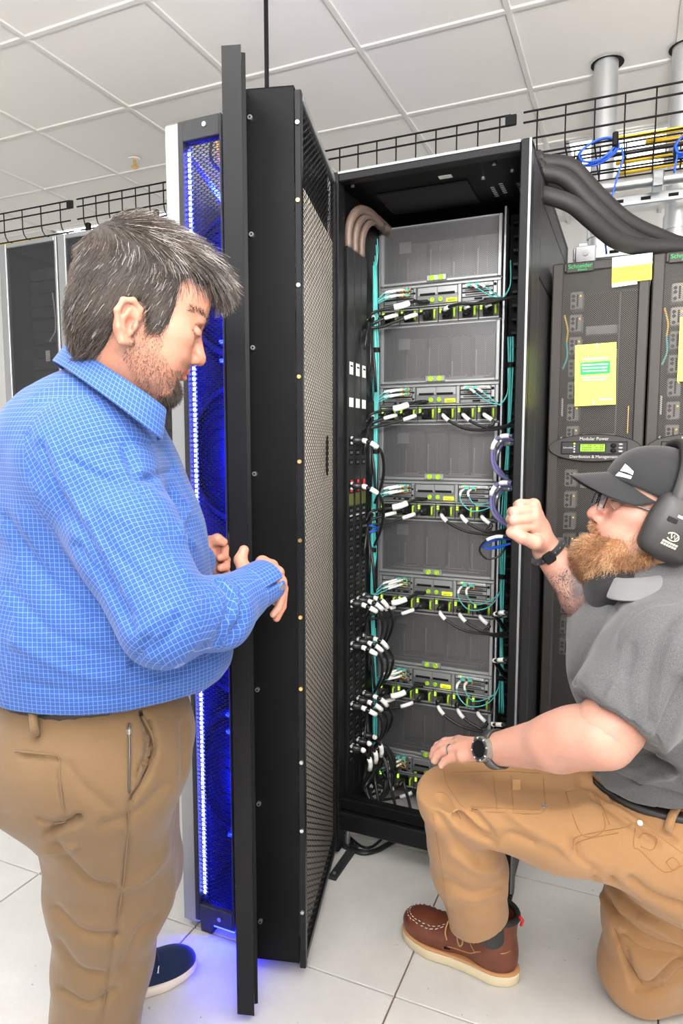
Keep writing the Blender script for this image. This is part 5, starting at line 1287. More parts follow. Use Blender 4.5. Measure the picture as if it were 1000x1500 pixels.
    core.chain([D(140, 690, 1.12), D(240, 930, 1.06), D(345, 880, 1.15)], [.05, .045, .03], .03); core.chain([D(160, 690, 1.42), D(230, 850, 1.46), D(262, 830, 1.39)], [.05, .045, .03], .03)
    V, F = core.nets(1); mg.add(V, F)
    V, F, TT = mg.get(); body = qmesh('body', V, F, M['skin_a'], root, tint=TT)
    # ---- hair: a dark under-layer and grown strands
    g = Sdf(hc - .18, hc + np.array([.18, .18, .22]), .003)
    EE = lambda c, r, k=.02, m='add': g.ell(T(c), r, T.A, k, m)
    EE((-.014, 0, .060), (.107, .083, .094), 0); EE((-.045, 0, .0), (.068, .078, .070), .03); EE((.038, 0, .112), (.062, .062, .034), .03)
    for s_ in (-1, 1): EE((.024, s_ * .064, .01), (.020, .014, .058), .012)
    EE((.104, 0, .034), (.055, .10, .062), .012, 'sub'); EE((.07, 0, -.07), (.088, .10, .088), .012, 'sub'); EE((.03, 0, -.09), (.09, .12, .085), .01, 'sub')
    for s_ in (-1, 1): EE((-.010, s_ * .082, -.030), (.022, .030, .040), .008, 'sub')
    EE((-.055, 0, -.045), (.040, .064, .055), .03); EE((.02, 0, -.135), (.075, .12, .060), .01, 'sub')
    V, F = g.nets(2); qmesh('hair', V, F, M['hair_base'], root)
    Lh = T.inv(V); msk = np.ones(len(V), bool); N0 = vnormals(V, F); msk &= ((V - T((0, 0, .0))) * N0).sum(1) > .02
    P, N = pick(V, F, msk, 15000, 5); Lp = T.inv(P); r = np.random.default_rng(11)
    flow = np.zeros_like(P); tp = np.clip((Lp[:, 2] - .06) / .06, 0, 1)
    flow += tp[:, None] * (T.f * 1.0 - T.u * .10)
    sd = (1 - tp); flow += sd[:, None] * (-T.u * 1.0 - T.f * .28)
    flow += (np.clip(-(Lp[:, 0] + .06) / .05, 0, 1) * sd)[:, None] * (T.f * .15)
    front = np.clip((Lp[:, 0] - .02) / .06, 0, 1) * tp; flow += front[:, None] * (T.f * .6 - T.u * .25 + np.sign(Lp[:, 1:2]) * T.s * .1)
    flow -= N * (flow * N).sum(1)[:, None] * .9
    d = flow / (np.linalg.norm(flow, axis=1)[:, None] + 1e-6) + N * (.07 + .10 * r.random((len(P), 1)) + .08 * tp[:, None]) + r.normal(size=P.shape) * .11
    d /= np.linalg.norm(d, axis=1)[:, None]
    ln = .020 + .022 * tp + .016 * front + .008 * r.random(len(P))
    nz = .5 + .5 * np.sin(Lp[:, 0] * 95 + Lp[:, 2] * 40) * np.sin(Lp[:, 2] * 110 - Lp[:, 0] * 30)
    gp = .07 + .55 * nz * nz * np.clip((Lp[:, 2] - .03) / .05, 0, 1) * np.clip((Lp[:, 0] + .085) / .04, 0, 1) + .16 * front; gr = r.random(len(P)) < gp
    for nm_, m_, mt_ in (('hair_strands', ~gr, 'hair_a'), ('grey_strands', gr, 'hair_g')):
        strands(nm_, (P - N * .002)[m_], d[m_], ln[m_], .00042, M[mt_], root, 6, .10, T.u * -1, .25, 5, kind='stuff')
    # stubble and goatee as short strands
    jm = (seg_dist(HL[:, [0, 2]], [(.084, -.085), (.100, -.098), (.085, -.108)]) < .016) & (np.abs(HL[:, 1]) < .035) & (HL[:, 0] > .05)
    P, N = pick(HV, HF, jm, 1300, 6); d = N * .6 - T.u * .7 + r.normal(size=P.shape) * .25; d /= np.linalg.norm(d, axis=1)[:, None]
    strands('goatee', P, d, .008 + .006 * r.random(len(P)), .00032, M['hair_a'], root, 4, .1, seed=6, kind='stuff')
    jm = (seg_dist(HL[:, [0, 2]], near_jaw) < .030) & (np.abs(HL[:, 1]) > .02) & (HL[:, 0] > -.005) & (HL[:, 0] < .10)
    P, N = pick(HV, HF, jm, 2600, 7); d = N * .6 - T.u * .8 + r.normal(size=P.shape) * .25; d /= np.linalg.norm(d, axis=1)[:, None]
    strands('stubble', P, d, .0035 + .003 * r.random(len(P)), .00022, M['hair_a'], root, 3, .05, seed=7, kind='stuff')
    bm_ = (seg_dist(HL[:, [0, 2]], [(.066, .036), (.084, .041), (.098, .035)]) < .0055) & (np.abs(HL[:, 1]) > .008) & (HL[:, 0] > .055)
    P, N = pick(HV, HF, bm_, 320, 8); d = N * .5 - T.f * .6 + T.u * .2 + r.normal(size=P.shape) * .2; d /= np.linalg.norm(d, axis=1)[:, None]
    strands('eyebrows', P, d, .008, .00035, M['hair_a'], root, 4, .05, seed=8, kind='stuff')
    # ---- shirt
    g = Sdf((-2.0, .3, .85), (-.3, 2.0, 1.62), .0055)
    sh_n = D(132, 672, 1.115); el = D(243, 908, 1.035); cu = D(372, 862, 1.19)
    g.ell(D(140, 745, 1.27), (.178, .205, .20), A, 0); g.ell(D(112, 640, 1.24), (.135, .185, .105), A, .07)
    g.ell(D(162, 905, 1.285), (.208, .205, .165), A, .07); g.ell(D(206, 955, 1.29), (.175, .17, .10), A, .06)
    g.cap(D(140, 900, 1.28), D(138, 1075, 1.30), .185, .183, .06)
    g.ell(D(225, 800, 1.27), (.095, .15, .12), A, .06)
    g.cap(D(150, 598, 1.16), nb, .080, .09, .05)
    g.cap(D(128, 640, 1.2), sh_n, .085, .092, .06)
    g.chain([sh_n, (sh_n + el) / 2 + v * .0, el], [.090, .081, .074], .035)
    g.chain([el, D(318, 898, 1.10), cu], [.070, .061, .040], .012)
    g.chain([D(150, 665, 1.43), D(226, 850, 1.485), D(285, 824, 1.41)], [.085, .075, .045], .03)
    hem = D(170, 1052, 1.10)[2]
    g.plane((0, 0, hem), (0, 0, -1), .006)
    cd = unit(cu - D(318, 898, 1.10)); 
    V, F = g.nets(2)
    strokes = [([(215, 722), (190, 712), (150, 700), (100, 672)], 5, -.006), ([(205, 690), (155, 688)], 7, .004), ([(60, 655), (85, 720), (130, 800), (185, 900)], 7, -.011), ([(75, 650), (100, 715), (150, 800)], 6, .006),
               ([(185, 655), (205, 700), (250, 690)], 6, -.009), ([(215, 700), (262, 735), (282, 745)], 5, -.006), ([(120, 655), (180, 645), (240, 655)], 5, -.004),
               ([(280, 742), (265, 775), (285, 800)], 5, .006), ([(318, 850), (335, 870), (333, 905), (318, 945)], 5, -.009), ([(335, 846), (354, 868), (352, 910), (338, 940)], 5, -.008), ([(327, 848), (345, 872), (342, 910)], 5, .005),
               ([(222, 955), (245, 935), (262, 905)], 6, -.007), ([(205, 930), (240, 900), (300, 870)], 6, .004), ([(190, 920), (150, 850), (110, 800)], 7, -.008), ([(195, 975), (215, 940)], 6, -.008), ([(260, 890), (300, 868)], 5, -.005),
               ([(10, 760), (60, 840), (140, 905)], 9, -.008), ([(10, 860), (80, 930), (170, 965)], 9, -.006), ([(20, 940), (110, 985), (230, 1005)], 8, .005), ([(30, 1000), (140, 1020), (260, 1012)], 7, -.004), ([(100, 760), (60, 700), (40, 640)], 8, -.005), ([(300, 950), (260, 985), (180, 1000)], 6, -.005),
               ([(240, 660), (262, 700), (290, 745)], 4, -.004), ([(150, 740), (210, 780), (270, 840)], 9, .005), ([(130, 770), (190, 830), (240, 880)], 8, -.004), ([(310, 960), (330, 930), (360, 905)], 5, -.004)]
    V = sculpt(V, F, strokes); V = V + vnormals(V, F) * (wob(V, 42, .0016, 4) + wob(V, 90, .0007, 5))[:, None]
    up_ = [Z3, fw, nr]
    uv = box_uv(V, F, [(D(140, 700, 1.27), D(150, 1050, 1.29), up_, 2.2), (sh_n, el, axes(sh_n - el, nr), 1.0), (el, cu, axes(el - cu, nr), .8), (D(128, 560, 1.19), nb, up_, 1.2), (D(150, 665, 1.43), D(226, 850, 1.485), up_, 1)])
    shirt = qmesh('shirt', V, F, M['shirt'], root, uv=uv, label='blue shirt with fine white check')
    def strip(name, lo, hi, th, parent, nsub=1, closed=False):
        """a band of cloth between two point rows, with the check woven along it"""
        a = bez(lo, 26); b = bez(hi, 26); n = min(len(a), len(b)); a, b = a[:n], b[:n]; rows = [a + (b - a) * q for q in np.linspace(0, 1, 6)]
        V = np.vstack(rows); F = np.array([(i * n + k, i * n + k + 1, (i + 1) * n + k + 1, (i + 1) * n + k) for i in range(5) for k in range(n - 1)])
        s = np.r_[0, np.cumsum(np.linalg.norm(np.diff(a, axis=0), axis=1))]; hgt = np.linalg.norm(b - a, axis=1).mean()
        uvv = np.stack([np.tile(s, 6), np.repeat(np.linspace(0, hgt, 6), n)], 1)
        o = qmesh(name, V, F, M['shirt'], parent, uv=uvv[F].reshape(-1, 2)); return solid(o, th, 0, nsub)
    # collar standing round the neck, open at the front
    cA_, cB_ = D(97, 505, 1.135), D(246, 602, 1.115); dA_, dB_ = D(77, 530, 1.14), D(240, 650, 1.12)
    c0, c2 = (cA_ + cB_) / 2, (dA_ + dB_) / 2; top, bot = [], []
    for a in np.linspace(-163, 163, 17):
        ar = math.radians(a); fr_ = (1 - math.cos(ar)) / 2
        top.append(c0 + (cB_ - cA_) / 2 * -math.cos(ar) + nr * .076 * math.sin(ar)); bot.append(c2 + (dB_ - dA_) / 2 * -math.cos(ar) + nr * .098 * math.sin(ar))
    strip('collar', bot, top, .004, shirt)
    # cuff with its button
    cdir = unit(D(386, 852, 1.205) - D(345, 876, 1.15)); cA = axes(cdir, nr); c0 = D(362, 866, 1.175); c1 = c0 + cdir * .052
    ra_, rb_ = .0465, .0455
    lo = [c0 + (cA[1] * math.cos(t_) * ra_ + cA[2] * math.sin(t_) * ra_ * .9) for t_ in np.linspace(0, 6.2, 15)]; hi = [c1 + (cA[1] * math.cos(t_) * rb_ + cA[2] * math.sin(t_) * rb_ * .85) for t_ in np.linspace(0, 6.2, 15)]
    strip('cuff', lo, hi, .004, shirt)
    bt = D(404, 855, 1.155); best = None
    bp = c1 - cdir * .012 + cA[1] * rb_ * .98 * math.cos(.25) + cA[2] * rb_ * .88 * math.sin(.25); bn = unit(bp - (c1 - cdir * .012))
    MB().cyl(bp, bp + bn * .004, .0062, M['zinc'], 14).obj('button', shirt)
    # ---- trousers
    g = Sdf((-2.0, .3, .0), (-.3, 2.0, 1.08), .006)
    g.ell(D(142, 1085, 1.30), (.178, .185, .13), A, 0); g.cap(D(138, 1030, 1.295), D(138, 1080, 1.30), .168, .176, .05)
    g.ell(D(70, 1130, 1.27), (.105, .13, .105), A, .05)
    hipn, kn_, an_ = D(150, 1130, 1.25), D(163, 1300, 1.36), D(135, 1560, 1.435)
    g.chain([hipn, kn_, an_], [.136, .113, .085], .05)
    toe = np.array([-1.02, 1.365, 0]); fdir = unit([.6, .8, 0]); heel = toe - fdir * .30
    anf = heel + fdir * .055 + Z3 * .10
    g.chain([D(175, 1130, 1.40), D(192, 1270, 1.50), anf], [.125, .105, .082], .05)
    ank = an_ - Z3 * 0
    g.plane((0, 0, .045), (0, 0, -1), .004); g.plane((0, 0, hem + .012), (0, 0, 1), .004)
    V, F = g.nets(2)
    strokes = [([(207, 1045), (222, 1075), (226, 1100), (212, 1140), (192, 1172)], 3.5, -.012), ([(216, 1060), (219, 1100), (205, 1135)], 6, -.010), ([(190, 1060), (192, 1110), (190, 1160)], 2.5, -.004), ([(30, 1108), (85, 1112)], 3, -.006), ([(85, 1112), (88, 1160), (96, 1198)], 2, -.003), ([(96, 1200), (75, 1208), (55, 1202)], 3, -.004),
               ([(115, 1200), (90, 1212), (72, 1222)], 6, -.012), ([(190, 1172), (188, 1240), (175, 1330), (160, 1420), (150, 1500)], 2.5, -.003), ([(82, 1240), (130, 1290), (165, 1300)], 7, -.006), ([(82, 1330), (120, 1365), (170, 1370)], 7, -.006), ([(85, 1380), (115, 1420), (150, 1430)], 7, -.006),
               ([(240, 1150), (200, 1190), (150, 1210)], 7, -.005), ([(255, 1240), (215, 1280), (180, 1300)], 7, .005), ([(160, 1185), (120, 1150), (100, 1120)], 8, -.004), ([(235, 1340), (200, 1370), (180, 1420)], 6, -.005), ([(90, 1450), (130, 1470), (170, 1450)], 6, -.006), ([(270, 1060), (265, 1140), (255, 1220)], 5, -.004), ([(50, 1250), (110, 1240)], 5, .004)]
    V = sculpt(V, F, strokes, 1.4); V = V + vnormals(V, F) * (wob(V, 28, .0028, 9) + wob(V, 70, .0009, 19))[:, None]
    tr = qmesh('trousers', V, F, M['khaki'], root, label='khaki trousers with zipped side pocket')
    # belt, loop, zip, pocket seam
    ringz = hem + .004; bl = []
    PXY, zz = to_px(V); top_ring = V[np.abs(V[:, 2] - (hem - .002)) < .006]; c_ = top_ring.mean(0)
    an = np.arctan2((top_ring - c_) @ nr, (top_ring - c_) @ fw); rad = np.linalg.norm((top_ring - c_)[:, :2], axis=1); pts = []
    for a in np.linspace(-math.pi, math.pi, 40, endpoint=False):
        m = np.abs((an - a + math.pi) % (2 * math.pi) - math.pi) < .18; pts.append(c_ + (fw * math.cos(a) + nr * math.sin(a)) * (rad[m].mean() if m.any() else rad.mean()))
    pts = np.array(pts); rows = [pts * np.array([1, 1, 0]) + np.array([0, 0, hem + dz]) + (pts - c_) * np.array([1, 1, 0]) * sc_ for dz, sc_ in ((-.030, .02), (-.012, .022), (.006, .012))]
    bo = ring_strip(MB(), rows, M['belt']).obj('belt', tr); solid(bo, .004, 1)
    surf = Skinned(V, F)
    lp = [surf(50, 1050) + nr * .012 + Z3 * .012, surf(52, 1062) + nr * .012, surf(54, 1075) + nr * .008]; MB().tube(lp, .007, M['khaki'], 8).obj('belt_loop', tr)
    zp = [surf(189, y) + nr * .004 for y in np.linspace(1058, 1160, 9)]; zo = MB().tube(zp, .0016, M['steel_dark'], 6).obj('pocket_zip', tr); MB().box(zp[1] - .004, zp[1] + np.array([.004, .004, .006]), M['steel'], .001).obj('zip_puller', tr)
    for nm, pl in (('pocket_seam', [(22, 1100), (60, 1104), (86, 1108), (88, 1140), (92, 1170), (97, 1200), (80, 1206)]), ('side_seam', [(188, 1172), (187, 1220), (180, 1300), (168, 1370), (158, 1430), (150, 1490)]), ('pocket_edge', [(208, 1048), (222, 1075), (226, 1100), (212, 1140), (193, 1172)])):
        MB().tube(bez([surf(*p) + nr * .0006 for p in pl], 30), .0014 if nm != 'pocket_edge' else .003, M['khaki'], 6).obj(nm, tr)
    # ---- shoes
    def shoe(toe, fdir, name, lab):
        sd = np.cross(Z3, fdir); hl = toe - fdir * .30; Am = np.array([fdir, sd, Z3])
        P_ = lambda f_, s_, z_: hl + fdir * f_ + sd * s_ + Z3 * z_
        g = Sdf(np.minimum(hl, toe) - .09, np.maximum(hl, toe) + np.array([.09, .09, .16]), .003)
        g.ell(P_(.215, .0, .030), (.085, .047, .048), Am, 0); g.ell(P_(.06, 0, .04), (.062, .036, .055), Am, .03); g.cap(P_(.06, 0, .075), P_(.16, 0, .055), .036, .036, .03); g.cap(P_(.05, 0, .09), P_(.055, 0, .13), .036, .038, .02)
        g.plane((0, 0, .018), (0, 0, -1)); V, F = g.nets(2); V += vnormals(V, F) * 0
        up = qmesh(name, V, F, M['navy'], root, label=lab)
        g = Sdf(np.minimum(hl, toe) - .09, np.maximum(hl, toe) + np.array([.09, .09, .08]), .003)
        g.ell(P_(.215, .0, .015), (.09, .052, .03), Am, 0); g.ell(P_(.06, 0, .015), (.067, .042, .03), Am, .03); g.cap(P_(.07, 0, .014), P_(.2, 0, .014), .040, .046, .02)
        g.plane((0, 0, .026), (0, 0, 1), .004); g.plane((0, 0, .001), (0, 0, -1), .002); V, F = g.nets(1); qmesh('sole', V, F, M['pinkwhite'], up)
        for q in range(3):
            f_ = .152 + q * .020; zt = .092 - q * .006
            MB().tube(bez([P_(f_, -.034, zt - .016), P_(f_ + .004, -.015, zt - .001), P_(f_ + .004, .015, zt - .001), P_(f_, .034, zt - .016)], 12), .003, M['navy'], 6).obj('lace', up)
            for s_ in (-1, 1): MB().tube([P_(f_ + .002, s_ * .032, zt - .014), P_(f_ - .002, s_ * .040, zt - .027)], .0028, M['white'], 6).obj('lace_loop', up)
        return up
    shoe(toe, fdir, 'shoe', 'navy knit shoe with pale sole')
    shoe(np.array([an_[0], an_[1], 0]) + unit([.86, .5, 0]) * .22, unit([.86, .5, 0]), 'shoe', None)
    return root
build_man_a()
# ------------------------------------------------------------------ the kneeling man with ginger beard, cap and ear muffs
def build_man_b():
    D = atD; v = horiz(905); lf = unit(np.cross(Z3, v)); lf = lf if lf @ CR < 0 else -lf; nr = -v
    root = empty('person', (-.02, 1.5, 0), 'kneeling man with ginger beard, black cap and ear muffs, gray shirt', 'person')
    th_ = math.radians(12); pt = math.radians(18)
    f0 = lf * math.cos(th_) - v * math.sin(th_); hf = unit(f0 * math.cos(pt) + Z3 * math.sin(pt)); hu = unit(Z3 * math.cos(pt) - f0 * math.sin(pt))
    hc = D(861, 751, 1.29) - (hf * .124 + hu * -.024); T = Frame(hc, hf, hu); NS = 1 if T.s @ nr > 0 else -1
    g = Sdf(hc - .2, hc + .2, .0024); head_sdf(g, T, 1.06, jaw=1.1)
    nb = D(985, 860, 1.27); g.cap(T((-.03, 0, -.03)), nb, .066, .078, .03); g.cap(T((-.06, 0, 0)), nb + v * .0, .055, .07, .03); g.cap(T((.02, 0, -.08)), nb, .05, .06, .03)
    V, F = g.nets(1); L = T.inv(V); HV, HF, HL = V, F, L
    red = np.clip(1.2 - seg_dist(L, [(.098, -.02, -.0575), (.106, 0, -.0575), (.098, .02, -.0575)]) / .010, 0, 1) * .8
    red = np.maximum(red, np.clip(1 - seg_dist(L[:, [0, 2]], [(.10, -.015), (.122, -.024)]) / .016, 0, 1) * .45)
    red = np.maximum(red, np.clip(1 - seg_dist(L[:, [0, 2]], [(.075, -.012), (.06, -.02)]) / .02, 0, 1) * .35)
    lash = np.clip(1.3 - seg_dist(L[:, [0, 2]], [(.082, .014), (.091, .0165), (.098, .013)]) / .0022, 0, 1) * (np.abs(L[:, 1]) > .015)
    mg = Merge(); mg.add(V, F, np.stack([lash * .8, red, 0 * red], 1))
    # near arm: bare forearm lying on the raised knee
    sh = D(966, 958, 1.15); el = D(884, 1080, 1.13); wr = D(722, 1098, 1.335)
    kn = [D(672, 1086, 1.43), D(668, 1091, 1.41), D(670, 1098, 1.388), D(677, 1108, 1.367)]
    tip = [[D(652, 1087, 1.455), D(641, 1093, 1.47), D(637, 1101, 1.472)], [D(647, 1093, 1.435), D(637, 1099, 1.445), D(633, 1108, 1.447)], [D(650, 1100, 1.41), D(640, 1106, 1.42), D(636, 1114, 1.422)], [D(660, 1111, 1.388), D(651, 1115, 1.397), D(646, 1121, 1.40)]]
    lo = np.min([wr, sh * .5 + el * .5] + kn + [p for q in tip for p in q], 0); hi = np.max([wr, el, sh * .5 + el * .5] + kn + [p for q in tip for p in q], 0)
    g = Sdf(np.minimum(lo, el) - .09, np.maximum(hi, el) + .09, .0026)
    g.chain([sh * .5 + el * .5, el], [.050, .047], .02); g.chain([el, el * .62 + wr * .38, wr], [.050, .0495, .0305], .02); g.ell(el * .8 + wr * .2 + Z3 * .012, (.05, .05, .045), None, .03)
    hand_up = Z3
    for i, q in enumerate(kn): g.cap(wr + (q - wr) * .1, q, .0185, .0125, .012)
    g.cap(kn[0], kn[3], .010, .010, .008)
    for i, f_ in enumerate(tip): g.chain([kn[i]] + f_, [.0115, .0102, .0094, .0082] if i < 3 else [.0105, .0092, .0082, .0072], .0022)
    g.chain([wr * .75 + kn[0] * .25 + v * .012, D(694, 1100, 1.44), D(672, 1110, 1.45)], [.015, .012, .0105], .006)
    V, F = g.nets(1); mg.add(V, F)
    # far arm: tattooed forearm raised, hand closed
    w2 = D(801, 806, 1.335); e2 = D(893, 915, 1.345)
    k2 = [D(779, 770, 1.298), D(781, 759, 1.293), D(782, 749, 1.298), D(781, 740, 1.310)]
    fg = [[D(755, 773, 1.283), D(750, 772, 1.308), D(762, 773, 1.328)], [D(753, 762, 1.278), D(748, 761, 1.305), D(760, 762, 1.326)], [D(754, 750, 1.282), D(750, 750, 1.308), D(762, 752, 1.328)], [D(762, 739, 1.295), D(759, 740, 1.316), D(768, 744, 1.33)]]
    t2 = [D(783, 794, 1.285), D(763, 787, 1.276), D(748, 780, 1.286)]
    g = Sdf(np.min([w2, e2] + k2 + fg[0], 0) - .08, np.max([w2, e2] + k2 + fg[0], 0) + .08, .0022)
    g.chain([e2, e2 * .6 + w2 * .4, w2], [.051, .047, .0295], .02)
    for i, q in enumerate(k2): g.cap(w2 + (q - w2) * .12, q, .019, .0125, .010)
    g.cap(k2[0], k2[3], .0115, .0115, .008); g.cap((w2 + k2[0]) / 2, (w2 + k2[3]) / 2, .020, .017, .01)
    for i, f_ in enumerate(fg): g.chain([k2[i]] + f_, [.0118, .0108, .0102, .0088], .0020)
    g.chain([w2 * .8 + k2[0] * .2] + t2, [.018, .0140, .0118, .0098], .005)
    V, F = g.nets(1); tt = np.zeros((len(V), 3)); ax_ = unit(e2 - w2); q_ = (V - w2) @ ax_; tt[:, 2] = np.clip((q_ - .025) / .02, 0, 1); mg.add(V, F, tt)
    # hidden core
    hip = D(1012, 1190, 1.42); chest = D(965, 960, 1.30)
    core = Sdf((-.75, .9, .0), (.6, 2.0, 1.35), .016)
    core.cap(hip, chest, .11, .15, .05); core.cap(chest, nb, .10, .06, .05); core.chain([sh + v * .05, el * .9 + sh * .1, el * .7 + wr * .3], [.06, .05, .04], .03); core.chain([D(955, 930, 1.47), D(930, 925, 1.42), e2], [.06, .05, .045], .03)
    V, F = core.nets(1); mg.add(V, F); V, F, TT = mg.get(); qmesh('body', V, F, M['skin_b'], root, tint=TT)
    for s_ in (-1, 1):
        MB().ell(T((.0848, s_ * .032, .0105)), (.0125, .0125, .0125), M['eyewhite'], 16, 10).ell(T((.0958, s_ * .032, .0115)), (.0028, .0048, .0048), M['iris'], 12, 8, T.A.T).obj('eye', root, at0=True)
    # ---- beard: dense under-layer plus curly strands
    g = Sdf(hc - .22, hc + .2, .003); EE = lambda c, r, k=.015, m='add': g.ell(T(c), r, T.A, k, m)
    EE((.082, 0, -.096), (.040, .048, .038), 0)
    for s_ in (-1, 1): EE((.045, s_ * .048, -.082), (.045, .022, .042), .02); EE((.012, s_ * .070, -.040), (.018, .012, .042), .015); g.cap(T((.103, s_ * .004, -.0425)), T((.084, s_ * .030, -.060)), .007, .009, .008)
    EE((.065, 0, -.108), (.045, .05, .030), .02); EE((.105, 0, -.0575), (.016, .019, .0065), .004, 'sub')
    V, F = g.nets(2); qmesh('beard', V, F, M['beard_base'], root); r = np.random.default_rng(3)
    P, N = pick(V, F, np.ones(len(V), bool), 17000, 9); Lp = T.inv(P); keep = ~((np.abs(Lp[:, 2] + .0575) < .007) & (np.abs(Lp[:, 1]) < .02) & (Lp[:, 0] > .09)); P, N, Lp = P[keep], N[keep], Lp[keep]
    low = np.clip((-.06 - Lp[:, 2]) / .08, 0, 1)
    d = N * .75 - T.u * (.35 + .3 * r.random((len(P), 1))) + r.normal(size=P.shape) * .32; d /= np.linalg.norm(d, axis=1)[:, None]
    strands('beard_strands', P - N * .002, d, .009 + .011 * low * r.uniform(.5, 1.2, len(P)) + .003 * r.random(len(P)), .00034, M['beard_b'], root, 7, .55, T.u * -1, .3, 4, kind='stuff')
    jm = (seg_dist(HL[:, [0, 2]], [(.0, .01), (.012, -.03), (.045, -.065), (.08, -.10)]) < .026) & (np.abs(HL[:, 1]) > .03)
    P, N = pick(HV, HF, jm, 2200, 12); d = N * .6 - T.u * .7 + r.normal(size=P.shape) * .3; d /= np.linalg.norm(d, axis=1)[:, None]
    strands('sideburns', P, d, .008 + .005 * r.random(len(P)), .0003, M['beard_b'], root, 5, .35, seed=5, kind='stuff')
    bm_ = (seg_dist(HL[:, [0, 2]], [(.066, .034), (.084, .039), (.099, .034)]) < .005) & (np.abs(HL[:, 1]) > .008) & (HL[:, 0] > .055)
    P, N = pick(HV, HF, bm_, 420, 8); d = N * .5 - T.f * .6 + r.normal(size=P.shape) * .2; d /= np.linalg.norm(d, axis=1)[:, None]
    strands('eyebrows', P, d, .007, .0003, M['beard_b'], root, 4, .05, seed=8, kind='stuff')
    # ---- cap
    g = Sdf(hc - .16, hc + .22, .0026); g.ell(T((-.004, 0, .048)), (.112, .090, .088), T.A, 0); g.ell(T((.03, 0, .066)), (.082, .080, .068), T.A, .03)
    g.plane(T((0, 0, .040)), -hu * 1.0 - hf * -.12, .004); V, F = g.nets(2); Lc = T.inv(V)
    cap_ = qmesh('cap', V, F, M['capblack'], root, label='black cap with white emblem')
    N = vnormals(V, F); Cc = Lc[F].mean(1)
    msk = (Cc[:, 0] < .005) & (Cc[:, 2] > .062) & (Cc[:, 2] < .125) & (np.abs(Cc[:, 1]) > .03)
    Fi = F[msk]; uq, inv_ = np.unique(Fi, return_inverse=True); qmesh('mesh_panel', (V + N * .0012)[uq], inv_.reshape(-1, 4), M['capmesh'], cap_, label='brown mesh side panel')
    rows = []
    for q in np.linspace(0, 1, 7):
        row = []
        for a in np.linspace(-72, 72, 25):
            ar = math.radians(a); bx, by = .108 * math.cos(ar), .088 * math.sin(ar); ext = .074 * math.cos(ar * 1.12) ** .42 if abs(a) < 79 else 0
            f_ = bx + ext * q * 1.0; s_ = by * (1 + .05 * q); row.append(T((f_, s_, .060 - .034 * (s_ / .09) ** 2 - .030 * q * (ext / .074) + .004)))
        rows.append(row)
    br = ring_strip(MB(), rows, M['capblack'], False).obj('brim', cap_); solid(br, .0035, 0, 1)
    tk = seg_dist  # emblem: white wedge over a small two-line plate, on the cap's front panel
    cs_ = Skinned(V, F)
    for pl in ([(911, 689), (918, 679), (924, 684), (930, 690), (929, 695), (920, 691)], [(904, 696), (909, 690.5), (919, 694), (928, 697), (926, 701), (915, 698)]):
        P = [cs_(x - 2, y + 1, .0016) for x, y in pl]; MB().add(P, [(0, 1, 2, 5), (5, 2, 3, 4)], M['white_ink']).obj('emblem', cap_)
    # ---- ear muffs
    mf = MB()
    cupo = MB()
    for s_ in (-1, 1):
        g = Sdf(T((.0, s_ * .1, .012)) - .09, T((.0, s_ * .1, .012)) + .09, .003); cA = np.array([unit(T.f + T.u * .12), T.s, unit(T.u - T.f * .12)])
        g.box(T((-.002, s_ * .100, .000)), (.046, .020, .056), cA, .018, 0); g.ell(T((-.002, s_ * .105, .000)), (.046, .024, .056), cA, .02); g.ell(T((.0, s_ * .082, .002)), (.040, .016, .050), cA, .004)
        Vc, Fc = g.nets(2)
        if s_ == -1 * NS: qmesh('ear_cup', Vc, Fc, M['capblack'], root)
        else: cup = qmesh('ear_cup', Vc, Fc, M['muff'], root, label='black ear cup with pale emblem'); cf = cA
    s_ = NS; cc = T((-.002, s_ * .1295, .000)); cf_, cu_, cs_ = cf[0], cf[2], T.s * s_
    def plate(x0, x1, z0, z1, th, mat, nm, bul=.0): 
        V_ = [cc + cf_ * x + cu_ * z + cs_ * (y - (x * x + z * z) * 4.6) for x in (x0, x1) for y in (0, th) for z in (z0, z1)]
        MB().add(V_, [(0, 1, 3, 2), (4, 6, 7, 5), (0, 4, 5, 1), (2, 3, 7, 6), (0, 2, 6, 4), (1, 5, 7, 3)], mat).obj(nm, cup)
    plate(.010, .026, .008, .016, .004, M['jet'], 'slot'); plate(.004, .013, .0195, .024, .003, M['grey_ink'], 'mark'); plate(-.026, -.014, .013, .022, .004, M['jet'], 'slot'); plate(-.030, -.018, -.002, .006, .004, M['jet'], 'slot')
    em = [cc + cf_ * (.004 + .010 * math.cos(a)) + cu_ * (-.014 + .007 * math.sin(a)) + cs_ * .0005 for a in np.linspace(.3, 5.6, 16)]; MB().tube(em, .0011, M['ivory'], 6).obj('emblem', cup)
    MB().tube([cc + cf_ * x + cu_ * z + cs_ * .0005 for x, z in ((.009, -.008), (.005, -.018), (.003, -.010), (-.001, -.018), (-.004, -.008))], .0011, M['ivory'], 6).obj('emblem', cup)
    for zz in (-.0275, -.0325):
        for q in range(6): plate(.016 - q * .0046, .0125 - q * .0046, zz, zz + .0036, .0032, M['ivory'], 'lettering')
    rows = []
    for q in np.linspace(-8, 188, 26):
        a = math.radians(q); s0, u0 = math.cos(a) * .106, .050 + math.sin(a) * .098
        wd = .022 + .010 * max(0, math.sin(a)) ; c0 = T((.004 - .012 * max(0, math.sin(a)), s0, u0)); o_ = unit(T.s * math.cos(a) + T.u * math.sin(a))
        rows.append([c0 + T.f * wd, c0 + T.f * wd + o_ * .010, c0 + T.f * wd * .5 + o_ * .015, c0 - T.f * wd * .5 + o_ * .015, c0 - T.f * wd + o_ * .010, c0 - T.f * wd])
    hb = ring_strip(MB(), rows, M['muff']).obj('headband', root, at0=True)
